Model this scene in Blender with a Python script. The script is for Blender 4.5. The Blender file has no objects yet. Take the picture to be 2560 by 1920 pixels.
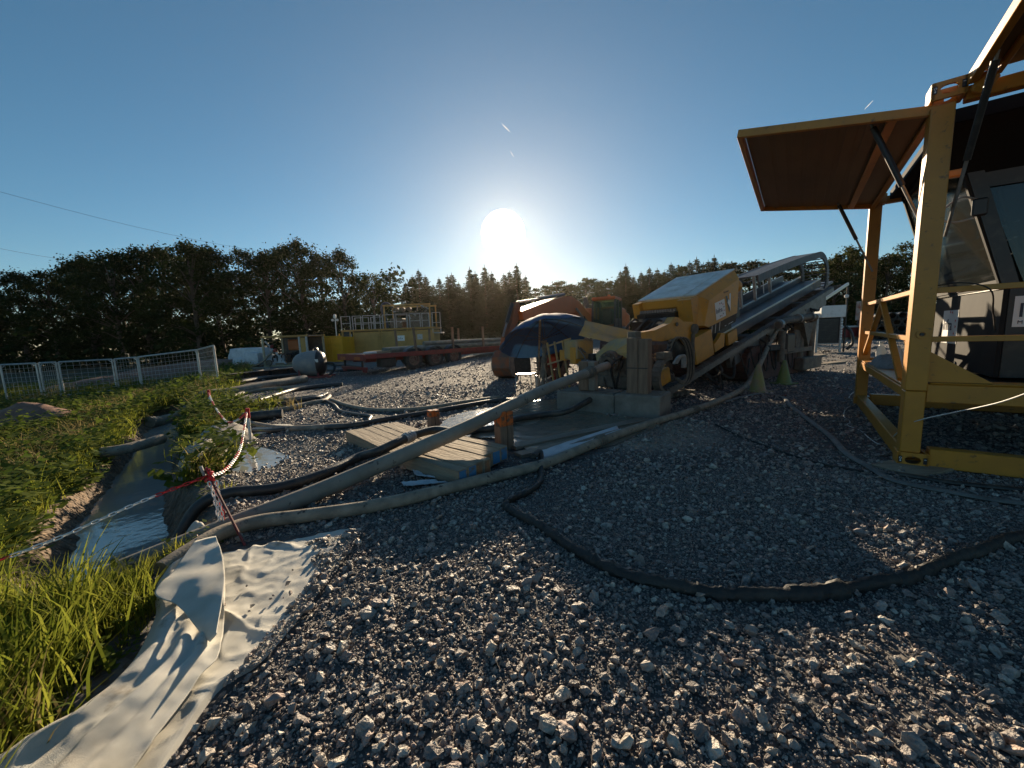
import bpy, bmesh, math, random
import numpy as np
from mathutils import Vector, Matrix, noise

scene = bpy.context.scene
col = scene.collection
R_ = math.radians

# ---------------------------------------------------------------- camera
cam_d = bpy.data.cameras.new('camera')
cam_d.sensor_width = 36.0
cam_d.lens = 13.52
cam_d.clip_start = 0.05
cam_d.clip_end = 6000
cam = bpy.data.objects.new('camera', cam_d)
col.objects.link(cam)
scene.camera = cam
PITCH, ROLL = R_(7.4), R_(2.2)
_f = Vector((0, math.cos(PITCH), -math.sin(PITCH)))
_u0 = Vector((0, math.sin(PITCH), math.cos(PITCH)))
_r0 = Vector((1, 0, 0))
_r = _r0 * math.cos(ROLL) - _u0 * math.sin(ROLL)
_u = _u0 * math.cos(ROLL) + _r0 * math.sin(ROLL)
cam.matrix_world = Matrix(((_r.x, _u.x, -_f.x, 0), (_r.y, _u.y, -_f.y, 0), (_r.z, _u.z, -_f.z, 1.15), (0, 0, 0, 1)))

# ---------------------------------------------------------------- sky and sun
SUN_EL, SUN_AZ = R_(14.08), R_(-0.43)          # azimuth from +Y towards +X
SUN = Vector((math.sin(SUN_AZ) * math.cos(SUN_EL), math.cos(SUN_AZ) * math.cos(SUN_EL), math.sin(SUN_EL)))
world = bpy.data.worlds.new('World')
scene.world = world
world.use_nodes = True
nt = world.node_tree
nt.nodes.clear()
out = nt.nodes.new('ShaderNodeOutputWorld')
sky = nt.nodes.new('ShaderNodeTexSky')
sky.sky_type = 'NISHITA'
sky.sun_disc = False
sky.sun_elevation = SUN_EL
sky.sun_rotation = SUN_AZ
sky.altitude = 300
sky.air_density = 1.0
sky.dust_density = 0.05
sky.ozone_density = 3.5
bg = nt.nodes.new('ShaderNodeBackground')
bg.inputs['Strength'].default_value = 0.052
hs = nt.nodes.new('ShaderNodeHueSaturation'); hs.inputs['Saturation'].default_value = 1.08; hs.inputs['Hue'].default_value = 0.485
nt.links.new(sky.outputs[0], hs.inputs['Color']); nt.links.new(hs.outputs[0], bg.inputs['Color'])
# the sun's own bright disc and the aureole of the hazy air round it
tc = nt.nodes.new('ShaderNodeTexCoord')
dot = nt.nodes.new('ShaderNodeVectorMath'); dot.operation = 'DOT_PRODUCT'
dot.inputs[1].default_value = SUN
nt.links.new(tc.outputs['Generated'], dot.inputs[0])
ang = nt.nodes.new('ShaderNodeMath'); ang.operation = 'ARCCOSINE'; ang.use_clamp = False
cl = nt.nodes.new('ShaderNodeClamp'); cl.inputs['Min'].default_value = -1; cl.inputs['Max'].default_value = 1
nt.links.new(dot.outputs['Value'], cl.inputs['Value'])
nt.links.new(cl.outputs[0], ang.inputs[0])
def glow(sigma, strength, colour):
    m = nt.nodes.new('ShaderNodeMath'); m.operation = 'MULTIPLY'; m.inputs[1].default_value = -1.0 / R_(sigma)
    nt.links.new(ang.outputs[0], m.inputs[0])
    e = nt.nodes.new('ShaderNodeMath'); e.operation = 'POWER'; e.inputs[0].default_value = math.e
    nt.links.new(m.outputs[0], e.inputs[1])
    s = nt.nodes.new('ShaderNodeMath'); s.operation = 'MULTIPLY'; s.inputs[1].default_value = strength
    nt.links.new(e.outputs[0], s.inputs[0])
    b = nt.nodes.new('ShaderNodeBackground'); b.inputs['Color'].default_value = (*colour, 1)
    nt.links.new(s.outputs[0], b.inputs['Strength'])
    return b
def add(a, b):
    s = nt.nodes.new('ShaderNodeAddShader')
    nt.links.new(a.outputs[0], s.inputs[0]); nt.links.new(b.outputs[0], s.inputs[1])
    return s
mr = nt.nodes.new('ShaderNodeMapRange')
mr.interpolation_type = 'SMOOTHSTEP'
mr.inputs['From Min'].default_value = R_(3.1); mr.inputs['From Max'].default_value = R_(2.5)
mr.inputs['To Min'].default_value = 0; mr.inputs['To Max'].default_value = 12
nt.links.new(ang.outputs[0], mr.inputs['Value'])
disc = nt.nodes.new('ShaderNodeBackground'); disc.inputs['Color'].default_value = (1, 0.95, 0.85, 1)
nt.links.new(mr.outputs[0], disc.inputs['Strength'])
g = add(add(bg, glow(3.2, 0.2, (1, 0.82, 0.5))), add(glow(14, 0.14, (1, 0.88, 0.66)), disc))
nt.links.new(g.outputs[0], out.inputs['Surface'])

sun_d = bpy.data.lights.new('sun', 'SUN')
sun_d.energy = 5.0
sun_d.angle = R_(0.5)
sun_d.color = (1.0, 0.80, 0.55)
sun = bpy.data.objects.new('sun', sun_d)
col.objects.link(sun)
_e, _a = R_(13.1), R_(2.0)
sun.rotation_euler = (-Vector((math.sin(_a) * math.cos(_e), math.cos(_a) * math.cos(_e), math.sin(_e)))).to_track_quat('-Z', 'Y').to_euler()

scene.view_settings.view_transform = 'Standard'
scene.view_settings.look = 'None'
scene.view_settings.gamma = 1.0
scene.view_settings.exposure = 0.9
scene.cycles.use_denoising = True
scene.cycles.volume_bounces = 0
scene.cycles.max_bounces = 5
scene.cycles.transparent_max_bounces = 8
scene.cycles.caustics_reflective = False
scene.cycles.caustics_refractive = False
scene.cycles.sample_clamp_indirect = 4.0

# ---------------------------------------------------------------- helpers
def sst(t):
    t = np.clip(t, 0, 1)
    return t * t * (3 - 2 * t)

class MB:
    """collects shapes and links them as ONE mesh object"""
    def __init__(s): s.v = []; s.f = []
    def add(s, vs, fs):
        o = len(s.v); s.v.extend([tuple(map(float, p)) for p in vs]); s.f.extend([tuple(i + o for i in f) for f in fs]); return s
    def box(s, c, d, rz=0.0, ry=0.0, rx=0.0, bev=0.0):
        """box centred at c with size d, optionally bevelled"""
        x, y, z = d[0] / 2, d[1] / 2, d[2] / 2
        if bev > 0:
            b = min(bev, x * .9, y * .9, z * .9)
            vs = []
            for sx in (-1, 1):
                for sy in (-1, 1):
                    for sz in (-1, 1):
                        vs += [(sx * x, sy * (y - b), sz * (z - b)), (sx * (x - b), sy * y, sz * (z - b)), (sx * (x - b), sy * (y - b), sz * z)]
            bm = bmesh.new()
            bv = [bm.verts.new(p) for p in vs]
            r = bmesh.ops.convex_hull(bm, input=bv)
            bm.verts.ensure_lookup_table(); bm.verts.index_update()
            vs = [p.co[:] for p in bm.verts]; fs = [[q.index for q in f.verts] for f in bm.faces]
            bm.free()
        else:
            vs = [(-x, -y, -z), (x, -y, -z), (x, y, -z), (-x, y, -z), (-x, -y, z), (x, -y, z), (x, y, z), (-x, y, z)]
            fs = [(0, 3, 2, 1), (4, 5, 6, 7), (0, 1, 5, 4), (1, 2, 6, 5), (2, 3, 7, 6), (3, 0, 4, 7)]
        m = Matrix.Translation(Vector(c)) @ Matrix.Rotation(rz, 4, 'Z') @ Matrix.Rotation(ry, 4, 'Y') @ Matrix.Rotation(rx, 4, 'X')
        return s.add([m @ Vector(p) for p in vs], fs)
    def bar(s, a, b, w, h=None, up=(0, 0, 1)):
        """square-section bar from a to b; w across, h along 'up'"""
        h = h or w
        a = Vector(a); b = Vector(b); d = (b - a).normalized(); U = Vector(up)
        sd = d.cross(U)
        if sd.length < 1e-4: sd = d.cross(Vector((0, 1, 0)))
        sd.normalize(); U = sd.cross(d).normalized()
        vs = []
        for p in (a, b):
            for i, j in ((-1, -1), (1, -1), (1, 1), (-1, 1)): vs.append(p + sd * (i * w / 2) + U * (j * h / 2))
        return s.add(vs, [(0, 1, 2, 3), (7, 6, 5, 4), (0, 4, 5, 1), (1, 5, 6, 2), (2, 6, 7, 3), (3, 7, 4, 0)])
    def tube(s, pts, r, n=8, cap=True, flat=1.0, wob=None):
        pts = [Vector(p) for p in pts]; m = len(pts)
        rs = r if isinstance(r, (list, tuple)) else [r] * m
        t0 = (pts[1] - pts[0]).normalized()
        N = t0.cross(Vector((0, 0, 1)))
        if N.length < 1e-3: N = t0.cross(Vector((0, 1, 0)))
        N.normalize(); vs = []
        for i, p in enumerate(pts):
            t = (pts[min(i + 1, m - 1)] - pts[max(i - 1, 0)]).normalized()
            N = (N - t * N.dot(t)).normalized(); B = N.cross(t)
            for k in range(n):
                a = 2 * math.pi * k / n
                q = 1 + (wob(i, k) if wob else 0)
                vs.append(p + (N * math.cos(a) + B * math.sin(a) * flat) * rs[i] * q)
        fs = [(i * n + k, i * n + (k + 1) % n, (i + 1) * n + (k + 1) % n, (i + 1) * n + k) for i in range(m - 1) for k in range(n)]
        if cap: fs += [tuple(range(n))[::-1], tuple(range((m - 1) * n, m * n))]
        return s.add(vs, fs)
    def cyl(s, a, b, r, n=12, r2=None): return s.tube([a, b], [r, r if r2 is None else r2], n)
    def ring(s, c, axis, r, r_in, th, n=20):
        """flat ring (washer / flange / tyre)"""
        c = Vector(c); ax = Vector(axis).normalized()
        X = ax.cross(Vector((0, 0, 1)))
        if X.length < 1e-3: X = Vector((1, 0, 0))
        X.normalize(); Yv = ax.cross(X); vs = []
        for k in range(n):
            a = 2 * math.pi * k / n; d = X * math.cos(a) + Yv * math.sin(a)
            for rr, z in ((r_in, -1), (r, -1), (r, 1), (r_in, 1)): vs.append(c + d * rr + ax * (z * th / 2))
        fs = []
        for k in range(n):
            o, q = k * 4, ((k + 1) % n) * 4
            for j in range(4): fs.append((o + j, o + (j + 1) % 4, q + (j + 1) % 4, q + j))
        return s.add(vs, fs)
    def prism(s, poly, off):
        """closed polygon (3D points) swept by vector off"""
        n = len(poly); off = Vector(off)
        vs = [Vector(p) for p in poly] + [Vector(p) + off for p in poly]
        return s.add(vs, [tuple(range(n))[::-1], tuple(range(n, 2 * n))] + [(i, (i + 1) % n, n + (i + 1) % n, n + i) for i in range(n)])
    def lathe(s, c, prof, n=16, axis='Z'):
        vs = []
        for r, z in prof:
            for k in range(n):
                a = 2 * math.pi * k / n; p = (r * math.cos(a), r * math.sin(a), z)
                if axis == 'Y': p = (p[0], p[2], p[1])
                if axis == 'X': p = (p[2], p[0], p[1])
                vs.append(Vector(c) + Vector(p))
        m = len(prof)
        return s.add(vs, [(i * n + k, i * n + (k + 1) % n, (i + 1) * n + (k + 1) % n, (i + 1) * n + k) for i in range(m - 1) for k in range(n)])
    def quad(s, a, b, c, d): return s.add([a, b, c, d], [(0, 1, 2, 3)])
    def grid(s, rows):
        n = len(rows[0]); m = len(rows)
        return s.add([p for r in rows for p in r], [(i * n + j, i * n + j + 1, (i + 1) * n + j + 1, (i + 1) * n + j) for i in range(m - 1) for j in range(n - 1)])
    def mesh(s, name, mat, smooth=False):
        me = bpy.data.meshes.new(name); me.from_pydata(s.v, [], s.f); me.update()
        bm = bmesh.new(); bm.from_mesh(me); bmesh.ops.recalc_face_normals(bm, faces=bm.faces); bm.to_mesh(me); bm.free()
        if smooth:
            me.polygons.foreach_set('use_smooth', [True] * len(me.polygons))
            try: me.set_sharp_from_angle(angle=R_(smooth if smooth > 1 else 40))
            except Exception: pass
        if mat is not None: me.materials.append(mat)
        return me
    def build(s, name, mat, parent=None, smooth=False):
        o = bpy.data.objects.new(name, s.mesh(name, mat, smooth)); col.objects.link(o); o.parent = parent
        return o

def tag(o, label, cat, group=None, kind=None):
    o['label'] = label; o['category'] = cat
    if group: o['group'] = group
    if kind: o['kind'] = kind
    return o
def struct(o, kind='structure'):
    o['kind'] = kind; return o
def empty(name, loc, rz=0.0):
    o = bpy.data.objects.new(name, None); o.location = loc; o.rotation_euler = (0, 0, rz); o.empty_display_size = .1
    col.objects.link(o); return o
def inst(src, parent=None, loc=None):
    o = src.copy(); col.objects.link(o); o.parent = parent
    if loc is not None: o.location = loc
    return o
def copy_tree(o, parent=None):
    c = inst(o, parent)
    for ch in list(o.children): copy_tree(ch, c)
    return c
def smooth_path(pts, k=6):
    P = [Vector(p) for p in pts]; P = [P[0] * 2 - P[1]] + P + [P[-1] * 2 - P[-2]]; out = []
    for i in range(1, len(P) - 2):
        a, b, c, d = P[i - 1:i + 3]
        for j in range(k):
            t = j / k
            out.append(.5 * ((2 * b) + (c - a) * t + (2 * a - 5 * b + 4 * c - d) * t * t + (3 * b - a - 3 * c + d) * t ** 3))
    out.append(P[-2]); return out
def text(body, size, mat, parent, loc, rot, name='lettering', extrude=.001, shear=0.0, sx=1.0):
    c = bpy.data.curves.new('t', 'FONT'); c.body = body; c.size = size; c.extrude = extrude; c.shear = shear; c.space_character = 1.0
    t = bpy.data.objects.new('t', c); col.objects.link(t)
    dg = bpy.context.evaluated_depsgraph_get(); me = bpy.data.meshes.new_from_object(t.evaluated_get(dg))
    bpy.data.objects.remove(t); bpy.data.curves.remove(c); me.materials.clear(); me.materials.append(mat)
    o = bpy.data.objects.new(name, me); col.objects.link(o); o.parent = parent; o.location = loc; o.rotation_euler = rot; o.scale = (sx, 1, 1)
    return o

# ---------------------------------------------------------------- materials
def M(name, c, rough=.6, metal=0.0, c2=None, scale=6.0, lo=.45, hi=.65, bump=0.0, bscale=40.0, c3=None, s3=25.0, lo3=.6, hi3=.72, transl=0.0, spec=.5, stretch=None, rvar=0.0, detail=6.0):
    m = bpy.data.materials.new(name); m.use_nodes = True; n = m.node_tree.nodes; l = m.node_tree.links
    p = n['Principled BSDF']; p.inputs['Roughness'].default_value = rough; p.inputs['Metallic'].default_value = metal
    p.inputs['Specular IOR Level'].default_value = spec
    tcn = n.new('ShaderNodeTexCoord'); vec = tcn.outputs['Object']
    if stretch:
        mp = n.new('ShaderNodeMapping'); mp.inputs['Scale'].default_value = stretch; l.new(vec, mp.inputs['Vector']); vec = mp.outputs[0]
    cur = n.new('ShaderNodeRGB'); cur.outputs[0].default_value = (*c, 1); cur = cur.outputs[0]
    def layer(cur, cc, sc, lo, hi):
        t = n.new('ShaderNodeTexNoise'); t.inputs['Scale'].default_value = sc; t.inputs['Detail'].default_value = detail; t.inputs['Roughness'].default_value = .65
        l.new(vec, t.inputs['Vector'])
        r = n.new('ShaderNodeMapRange'); r.inputs['From Min'].default_value = lo; r.inputs['From Max'].default_value = hi; l.new(t.outputs['Fac'], r.inputs['Value'])
        x = n.new('ShaderNodeMix'); x.data_type = 'RGBA'; l.new(r.outputs[0], x.inputs['Factor']); l.new(cur, x.inputs['A']); x.inputs['B'].default_value = (*cc, 1)
        return x.outputs['Result'], r.outputs[0]
    if c2: 
        cur, fac = layer(cur, c2, scale, lo, hi)
        if rvar:
            q = n.new('ShaderNodeMapRange'); q.inputs['To Min'].default_value = rough; q.inputs['To Max'].default_value = min(1, rough + rvar); l.new(fac, q.inputs['Value']); l.new(q.outputs[0], p.inputs['Roughness'])
    if c3: cur, _ = layer(cur, c3, s3, lo3, hi3)
    l.new(cur, p.inputs['Base Color'])
    if bump:
        t = n.new('ShaderNodeTexNoise'); t.inputs['Scale'].default_value = bscale; t.inputs['Detail'].default_value = 5; l.new(vec, t.inputs['Vector'])
        b = n.new('ShaderNodeBump'); b.inputs['Strength'].default_value = bump; b.inputs['Distance'].default_value = .02; l.new(t.outputs['Fac'], b.inputs['Height']); l.new(b.outputs[0], p.inputs['Normal'])
    if transl:
        tr = n.new('ShaderNodeBsdfTranslucent'); l.new(cur, tr.inputs['Color']); mx = n.new('ShaderNodeMixShader'); mx.inputs[0].default_value = transl
        l.new(p.outputs[0], mx.inputs[1]); l.new(tr.outputs[0], mx.inputs[2]); l.new(mx.outputs[0], n['Material Output'].inputs['Surface'])
    return m
def leafmat(name, ca, cb, transl=.4, rough=.7):
    """foliage whose colour differs from plant to plant and clump to clump"""
    m = bpy.data.materials.new(name); m.use_nodes = True; n = m.node_tree.nodes; l = m.node_tree.links; p = n['Principled BSDF']
    p.inputs['Roughness'].default_value = rough; p.inputs['Specular IOR Level'].default_value = .12
    g = n.new('ShaderNodeNewGeometry'); oi = n.new('ShaderNodeObjectInfo')
    a = n.new('ShaderNodeMath'); a.operation = 'ADD'; l.new(g.outputs['Random Per Island'], a.inputs[0]); l.new(oi.outputs['Random'], a.inputs[1])
    h = n.new('ShaderNodeMath'); h.operation = 'MULTIPLY'; h.inputs[1].default_value = .5; l.new(a.outputs[0], h.inputs[0])
    x = n.new('ShaderNodeMix'); x.data_type = 'RGBA'; l.new(h.outputs[0], x.inputs['Factor']); x.inputs['A'].default_value = (*ca, 1); x.inputs['B'].default_value = (*cb, 1)
    l.new(x.outputs['Result'], p.inputs['Base Color'])
    tr = n.new('ShaderNodeBsdfTranslucent'); l.new(x.outputs['Result'], tr.inputs['Color']); mx = n.new('ShaderNodeMixShader'); mx.inputs[0].default_value = transl
    l.new(p.outputs[0], mx.inputs[1]); l.new(tr.outputs[0], mx.inputs[2]); l.new(mx.outputs[0], n['Material Output'].inputs['Surface'])
    return m
MUD = (.20, .16, .115)
YEL = (.62, .285, .03)
m_yel = M('yellow paint', YEL, .42, c2=(.42, .20, .04), scale=3, lo=.45, hi=.8, c3=MUD, s3=14, lo3=.58, hi3=.8, bump=.05)
m_yelmud = M('muddied yellow paint', (.52, .33, .09), .6, c2=(.34, .27, .17), scale=4, lo=.35, hi=.6, bump=.1)
m_mudsteel = M('mud caked steel', (.20, .165, .125), .75, c2=(.10, .085, .07), scale=9, lo=.4, hi=.65, bump=.35, bscale=60)
m_steel = M('worn steel', (.30, .30, .30), .4, .7, c2=(.12, .10, .08), scale=7, lo=.45, hi=.7, bump=.05)
m_black = M('black paint', (.018, .019, .021), .4, c2=(.07, .065, .055), scale=9, lo=.5, hi=.8)
m_rubber = M('black rubber', (.022, .022, .022), .7, c2=(.09, .08, .065), scale=10, lo=.45, hi=.75, bump=.1)
m_hose = M('muddy hose', (.20, .17, .13), .7, c2=(.33, .275, .205), scale=9, lo=.4, hi=.62, bump=.15, bscale=90, c3=(.05, .045, .04), s3=16, lo3=.6, hi3=.66)
m_hosedk = M('dark wet hose', (.035, .034, .032), .45, c2=(.12, .105, .08), scale=7, lo=.5, hi=.75, bump=.1)
m_wood = M('weathered timber', (.36, .285, .195), .85, c2=(.20, .15, .105), scale=2.2, lo=.35, hi=.7, bump=.5, bscale=7, stretch=(1, 9, 9), c3=(.33, .27, .19), s3=4)
m_sleeper = M('brown sleeper', (.27, .175, .115), .8, c2=(.15, .095, .065), scale=2.5, lo=.35, hi=.7, bump=.4, bscale=6, stretch=(9, 9, 1))
m_conc = M('grimy concrete', (.27, .245, .21), .85, c2=(.16, .14, .115), scale=3.5, lo=.35, hi=.65, bump=.25, bscale=30)
m_red = M('red paint', (.30, .035, .03), .5, c2=(.14, .045, .035), scale=5, lo=.4, hi=.75)
m_orange = M('orange paint', (.46, .11, .018), .45, c2=(.33, .10, .03), scale=5, lo=.5, hi=.8)
m_white = M('white paint', (.75, .74, .70), .5, c2=(.5, .47, .42), scale=6, lo=.5, hi=.8)
m_sticker = M('sticker white', (.78, .77, .74), .45)
m_ink = M('sticker ink', (.02, .025, .05), .5)
m_inkred = M('sticker red', (.55, .02, .025), .5)
m_grey = M('grey galvanised steel', (.42, .42, .42), .45, .4, c2=(.25, .24, .22), scale=8, lo=.45, hi=.7)
m_glass = bpy.data.materials.new('tinted glass'); m_glass.use_nodes = True
_n = m_glass.node_tree.nodes; _p = _n['Principled BSDF']; _p.inputs['Base Color'].default_value = (.55, .66, .58, 1); _p.inputs['Roughness'].default_value = .06; _p.inputs['Transmission Weight'].default_value = .92; _p.inputs['IOR'].default_value = 1.1

# ---------------------------------------------------------------- ground
DITCH = np.array([(-2.43, 2.15, -0.46), (-2.78, 2.53, -0.46), (-3.11, 2.88, -0.46), (-3.79, 3.55, -0.46), (-4.26, 4.1, -0.46), (-4.83, 4.83, -0.46), (-5.24, 5.28, -0.46), (-5.91, 6.13, -0.46), (-6.63, 6.99, -0.46), (-7.83, 8.44, -0.46), (-8.9, 9.93, -0.46)])
def poly_dist(x, y, P):
    d = np.full(np.shape(x), 1e9)
    for i in range(len(P) - 1):
        ax, ay = P[i][0], P[i][1]; bx, by = P[i + 1][0] - ax, P[i + 1][1] - ay; L = bx * bx + by * by
        t = np.clip(((x - ax) * bx + (y - ay) * by) / L, 0, 1)
        d = np.minimum(d, np.hypot(x - ax - t * bx, y - ay - t * by))
    return d
def lump(x, y, s, seed=0.0):
    return (np.sin(x * 1.7 * s + seed) * np.cos(y * 1.3 * s - seed) + .6 * np.sin(x * 3.1 * s + y * 2.3 * s + seed * 2) + .4 * np.cos(x * 5.7 * s - y * 4.9 * s + seed * 3)) / 2
def field_of(x, y):                              # metres left of the ditch line: the grass field
    return -(x - (-2.6 - (y - 2.4) * .62))
def height(x, y):
    x = np.asarray(x, float); y = np.asarray(y, float)
    f = field_of(x, y)
    z = -.35 * sst((-x - 1) / 5) - .45 * sst(f / 6)
    z = z + .018 * lump(x, y, 1.0, 1.3) * sst(np.hypot(x, y) / 2) + .05 * lump(x, y, .35, .4) * sst((-x - .5) / 2)
    d = poly_dist(x, y, DITCH)
    z = z - .30 * (1 - sst((d - .20 - .05 * lump(x, y, 3, 2)) / .27)) + .05 * np.exp(-((d - .62) / .2) ** 2)
    z = z - .045 * np.exp(-(((x + 2.9) / .75) ** 2 + ((y - 4.1) / .5) ** 2))          # puddle hollow
    return z
def hz(x, y): return float(height(x, y))

def axis_vals(core0, core1, step, far0, far1, grow=1.13):
    v = list(np.arange(core0, core1 + 1e-6, step)); s = step; a = core1
    while a < far1: s *= grow; a += s; v.append(a)
    s = step; a = core0; pre = []
    while a > far0: s *= grow; a -= s; pre.append(a)
    return np.array(pre[::-1] + v)
gx = axis_vals(-6.5, 4.5, .055, -420, 420); gy = axis_vals(.2, 9.5, .06, -60, 600)
GX, GY = np.meshgrid(gx, gy)
GZ = height(GX, GY)
nv = GX.size; nx = len(gx); ny = len(gy)
idx = np.arange(nv).reshape(ny, nx)
faces = np.stack([idx[:-1, :-1], idx[:-1, 1:], idx[1:, 1:], idx[1:, :-1]], -1).reshape(-1, 4)
me = bpy.data.meshes.new('ground')
me.vertices.add(nv); me.vertices.foreach_set('co', np.stack([GX, GY, GZ], -1).ravel())
me.loops.add(faces.size); me.loops.foreach_set('vertex_index', faces.ravel())
me.polygons.add(len(faces)); me.polygons.foreach_set('loop_start', np.arange(0, faces.size, 4)); me.polygons.foreach_set('loop_total', np.full(len(faces), 4))
me.update(); me.validate()
me.polygons.foreach_set('use_smooth', np.ones(len(faces), bool))
WET = np.array([(-0.12, 5.17, 0), (0.57, 5.69, 0), (1.1, 4.96, 0), (1.5, 4.18, 0)])
_d = poly_dist(GX, GY, DITCH); _f = field_of(GX, GY)
zone = np.zeros((nv, 4), np.float32); zone[:, 3] = 1
zone[:, 0] = (sst((_f - .15) / .35)).ravel()                                            # turf soil
zone[:, 1] = np.maximum(1 - sst((poly_dist(GX, GY, WET) - .45) / .5), .9 * np.exp(-(((GX + 2.9) / .9) ** 2 + ((GY - 4.1) / .6) ** 2))).ravel()   # slurry mud
zone[:, 2] = (1 - sst((_d - .35) / .35)).ravel()                                        # ditch clay
ca = me.color_attributes.new('zone', 'FLOAT_COLOR', 'POINT'); ca.data.foreach_set('color', zone.ravel())
fa = me.attributes.new('gap_tone', 'FLOAT', 'POINT'); fa.data.foreach_set('value', sst((GY - 5.5) / 6).ravel().astype(np.float32))  # darkens the near ground so gaps between stones look shaded
gm = bpy.data.materials.new('yard ground'); gm.use_nodes = True
n = gm.node_tree.nodes; l = gm.node_tree.links; p = n['Principled BSDF']
tcn = n.new('ShaderNodeTexCoord'); at = n.new('ShaderNodeAttribute'); at.attribute_name = 'zone'
sp_ = n.new('ShaderNodeSeparateColor'); l.new(at.outputs['Color'], sp_.inputs[0])
def noise_(sc, det=6, rough=.6):
    t = n.new('ShaderNodeTexNoise'); t.inputs['Scale'].default_value = sc; t.inputs['Detail'].default_value = det; t.inputs['Roughness'].default_value = rough; l.new(tcn.outputs['Object'], t.inputs['Vector']); return t
def mixc(fac, a, b):
    x = n.new('ShaderNodeMix'); x.data_type = 'RGBA'
    if fac is not None: l.new(fac, x.inputs['Factor'])
    for s, q in (('A', a), ('B', b)):
        if isinstance(q, tuple): x.inputs[s].default_value = (*q, 1)
        else: l.new(q, x.inputs[s])
    return x.outputs['Result']
def rng(v, a, b, c=0, d=1):
    r = n.new('ShaderNodeMapRange'); r.inputs['From Min'].default_value = a; r.inputs['From Max'].default_value = b; r.inputs['To Min'].default_value = c; r.inputs['To Max'].default_value = d; l.new(v, r.inputs['Value']); return r.outputs[0]
vo = n.new('ShaderNodeTexVoronoi'); vo.inputs['Scale'].default_value = 26; l.new(tcn.outputs['Object'], vo.inputs['Vector'])
vb = n.new('ShaderNodeTexVoronoi'); vb.inputs['Scale'].default_value = 9; l.new(tcn.outputs['Object'], vb.inputs['Vector'])
stone = mixc(rng(vo.outputs['Color'], .2, .8), (.09, .085, .087), (.23, .21, .20))
big = noise_(.35, 4); grav = mixc(rng(big.outputs['Fac'], .4, .65), stone, mixc(rng(noise_(7).outputs['Fac'], .4, .6), (.10, .088, .08), (.17, .15, .13)))
fat = n.new('ShaderNodeAttribute'); fat.attribute_name = 'gap_tone'; grav = mixc(fat.outputs['Fac'], mixc(rng(noise_(9).outputs['Fac'], .4, .62), (.07, .065, .064), (.13, .118, .108)), grav)
turf = mixc(rng(noise_(5).outputs['Fac'], .4, .65), (.035, .04, .012), (.11, .085, .045))
clay = mixc(rng(noise_(8).outputs['Fac'], .4, .62), (.10, .07, .045), (.22, .15, .095))
mud = mixc(rng(noise_(4).outputs['Fac'], .4, .6), (.20, .165, .12), (.29, .245, .18))
c = mixc(sp_.outputs[0], grav, turf); c = mixc(sp_.outputs[1], c, mud); c = mixc(sp_.outputs[2], c, clay)
l.new(c, p.inputs['Base Color'])
l.new(rng(sp_.outputs[1], 0, 1, .9, .35), p.inputs['Roughness'])
bs = n.new('ShaderNodeBump'); bs.inputs['Strength'].default_value = .9; bs.inputs['Distance'].default_value = .03
hh = n.new('ShaderNodeMath'); hh.operation = 'ADD'; l.new(rng(vo.outputs['Distance'], 0, .6, 1, 0), hh.inputs[0]); l.new(rng(vb.outputs['Distance'], 0, .7, 1, 0), hh.inputs[1])
hm = n.new('ShaderNodeMath'); hm.operation = 'MULTIPLY'; l.new(hh.outputs[0], hm.inputs[0]); l.new(rng(sp_.outputs[1], 0, 1, 1, .15), hm.inputs[1])
h2 = n.new('ShaderNodeMath'); h2.operation = 'ADD'; l.new(hm.outputs[0], h2.inputs[0]); l.new(noise_(3.0, 8).outputs['Fac'], h2.inputs[1])
l.new(h2.outputs[0], bs.inputs['Height']); l.new(bs.outputs[0], p.inputs['Normal'])
me.materials.append(gm)
ground = struct(bpy.data.objects.new('ground', me)); col.objects.link(ground)

# ---------------------------------------------------------------- water
def water_mat(name, tint, rough, bump, scale):
    m = bpy.data.materials.new(name); m.use_nodes = True; n = m.node_tree.nodes; l = m.node_tree.links; p = n['Principled BSDF']
    p.inputs['Base Color'].default_value = (*tint, 1); p.inputs['Roughness'].default_value = rough; p.inputs['Specular IOR Level'].default_value = .9; p.inputs['IOR'].default_value = 1.4
    t = n.new('ShaderNodeTexNoise'); t.inputs['Scale'].default_value = scale; t.inputs['Detail'].default_value = 4; tcn = n.new('ShaderNodeTexCoord'); l.new(tcn.outputs['Object'], t.inputs['Vector'])
    b = n.new('ShaderNodeBump'); b.inputs['Strength'].default_value = bump; b.inputs['Distance'].default_value = .02; l.new(t.outputs['Fac'], b.inputs['Height']); l.new(b.outputs[0], p.inputs['Normal'])
    return m
m_water = water_mat('ditch water', (.30, .31, .30), .06, .16, 8)
m_slurry = water_mat('slurry', (.19, .165, .125), .2, .6, 6)
rows = []
dp = smooth_path([(q[0], q[1], 0) for q in DITCH], 6)
for i, q in enumerate(dp):
    t = (dp[min(i + 1, len(dp) - 1)] - dp[max(i - 1, 0)]).normalized(); nrm = Vector((-t.y, t.x, 0))
    zz = hz(q.x, q.y) + .075
    rows.append([(q.x + nrm.x * k, q.y + nrm.y * k, zz) for k in (-.36, -.18, 0, .18, .36)])
zz = [r[2][2] for r in rows]
for k in range(6): zz = [sum(zz[max(0, i - 2):i + 3]) / len(zz[max(0, i - 2):i + 3]) for i in range(len(zz))]
rows = [[(x, y, zz[i]) for x, y, _ in r] for i, r in enumerate(rows)]
struct(MB().grid(rows).build('ditch_water', m_water, smooth=True))
WROWS = [(r_[2][0], r_[2][1], r_[2][2]) for r_ in rows]
def WATER_Z(x, y): return min(WROWS, key=lambda q: (q[0] - x) ** 2 + (q[1] - y) ** 2)[2]
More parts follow.
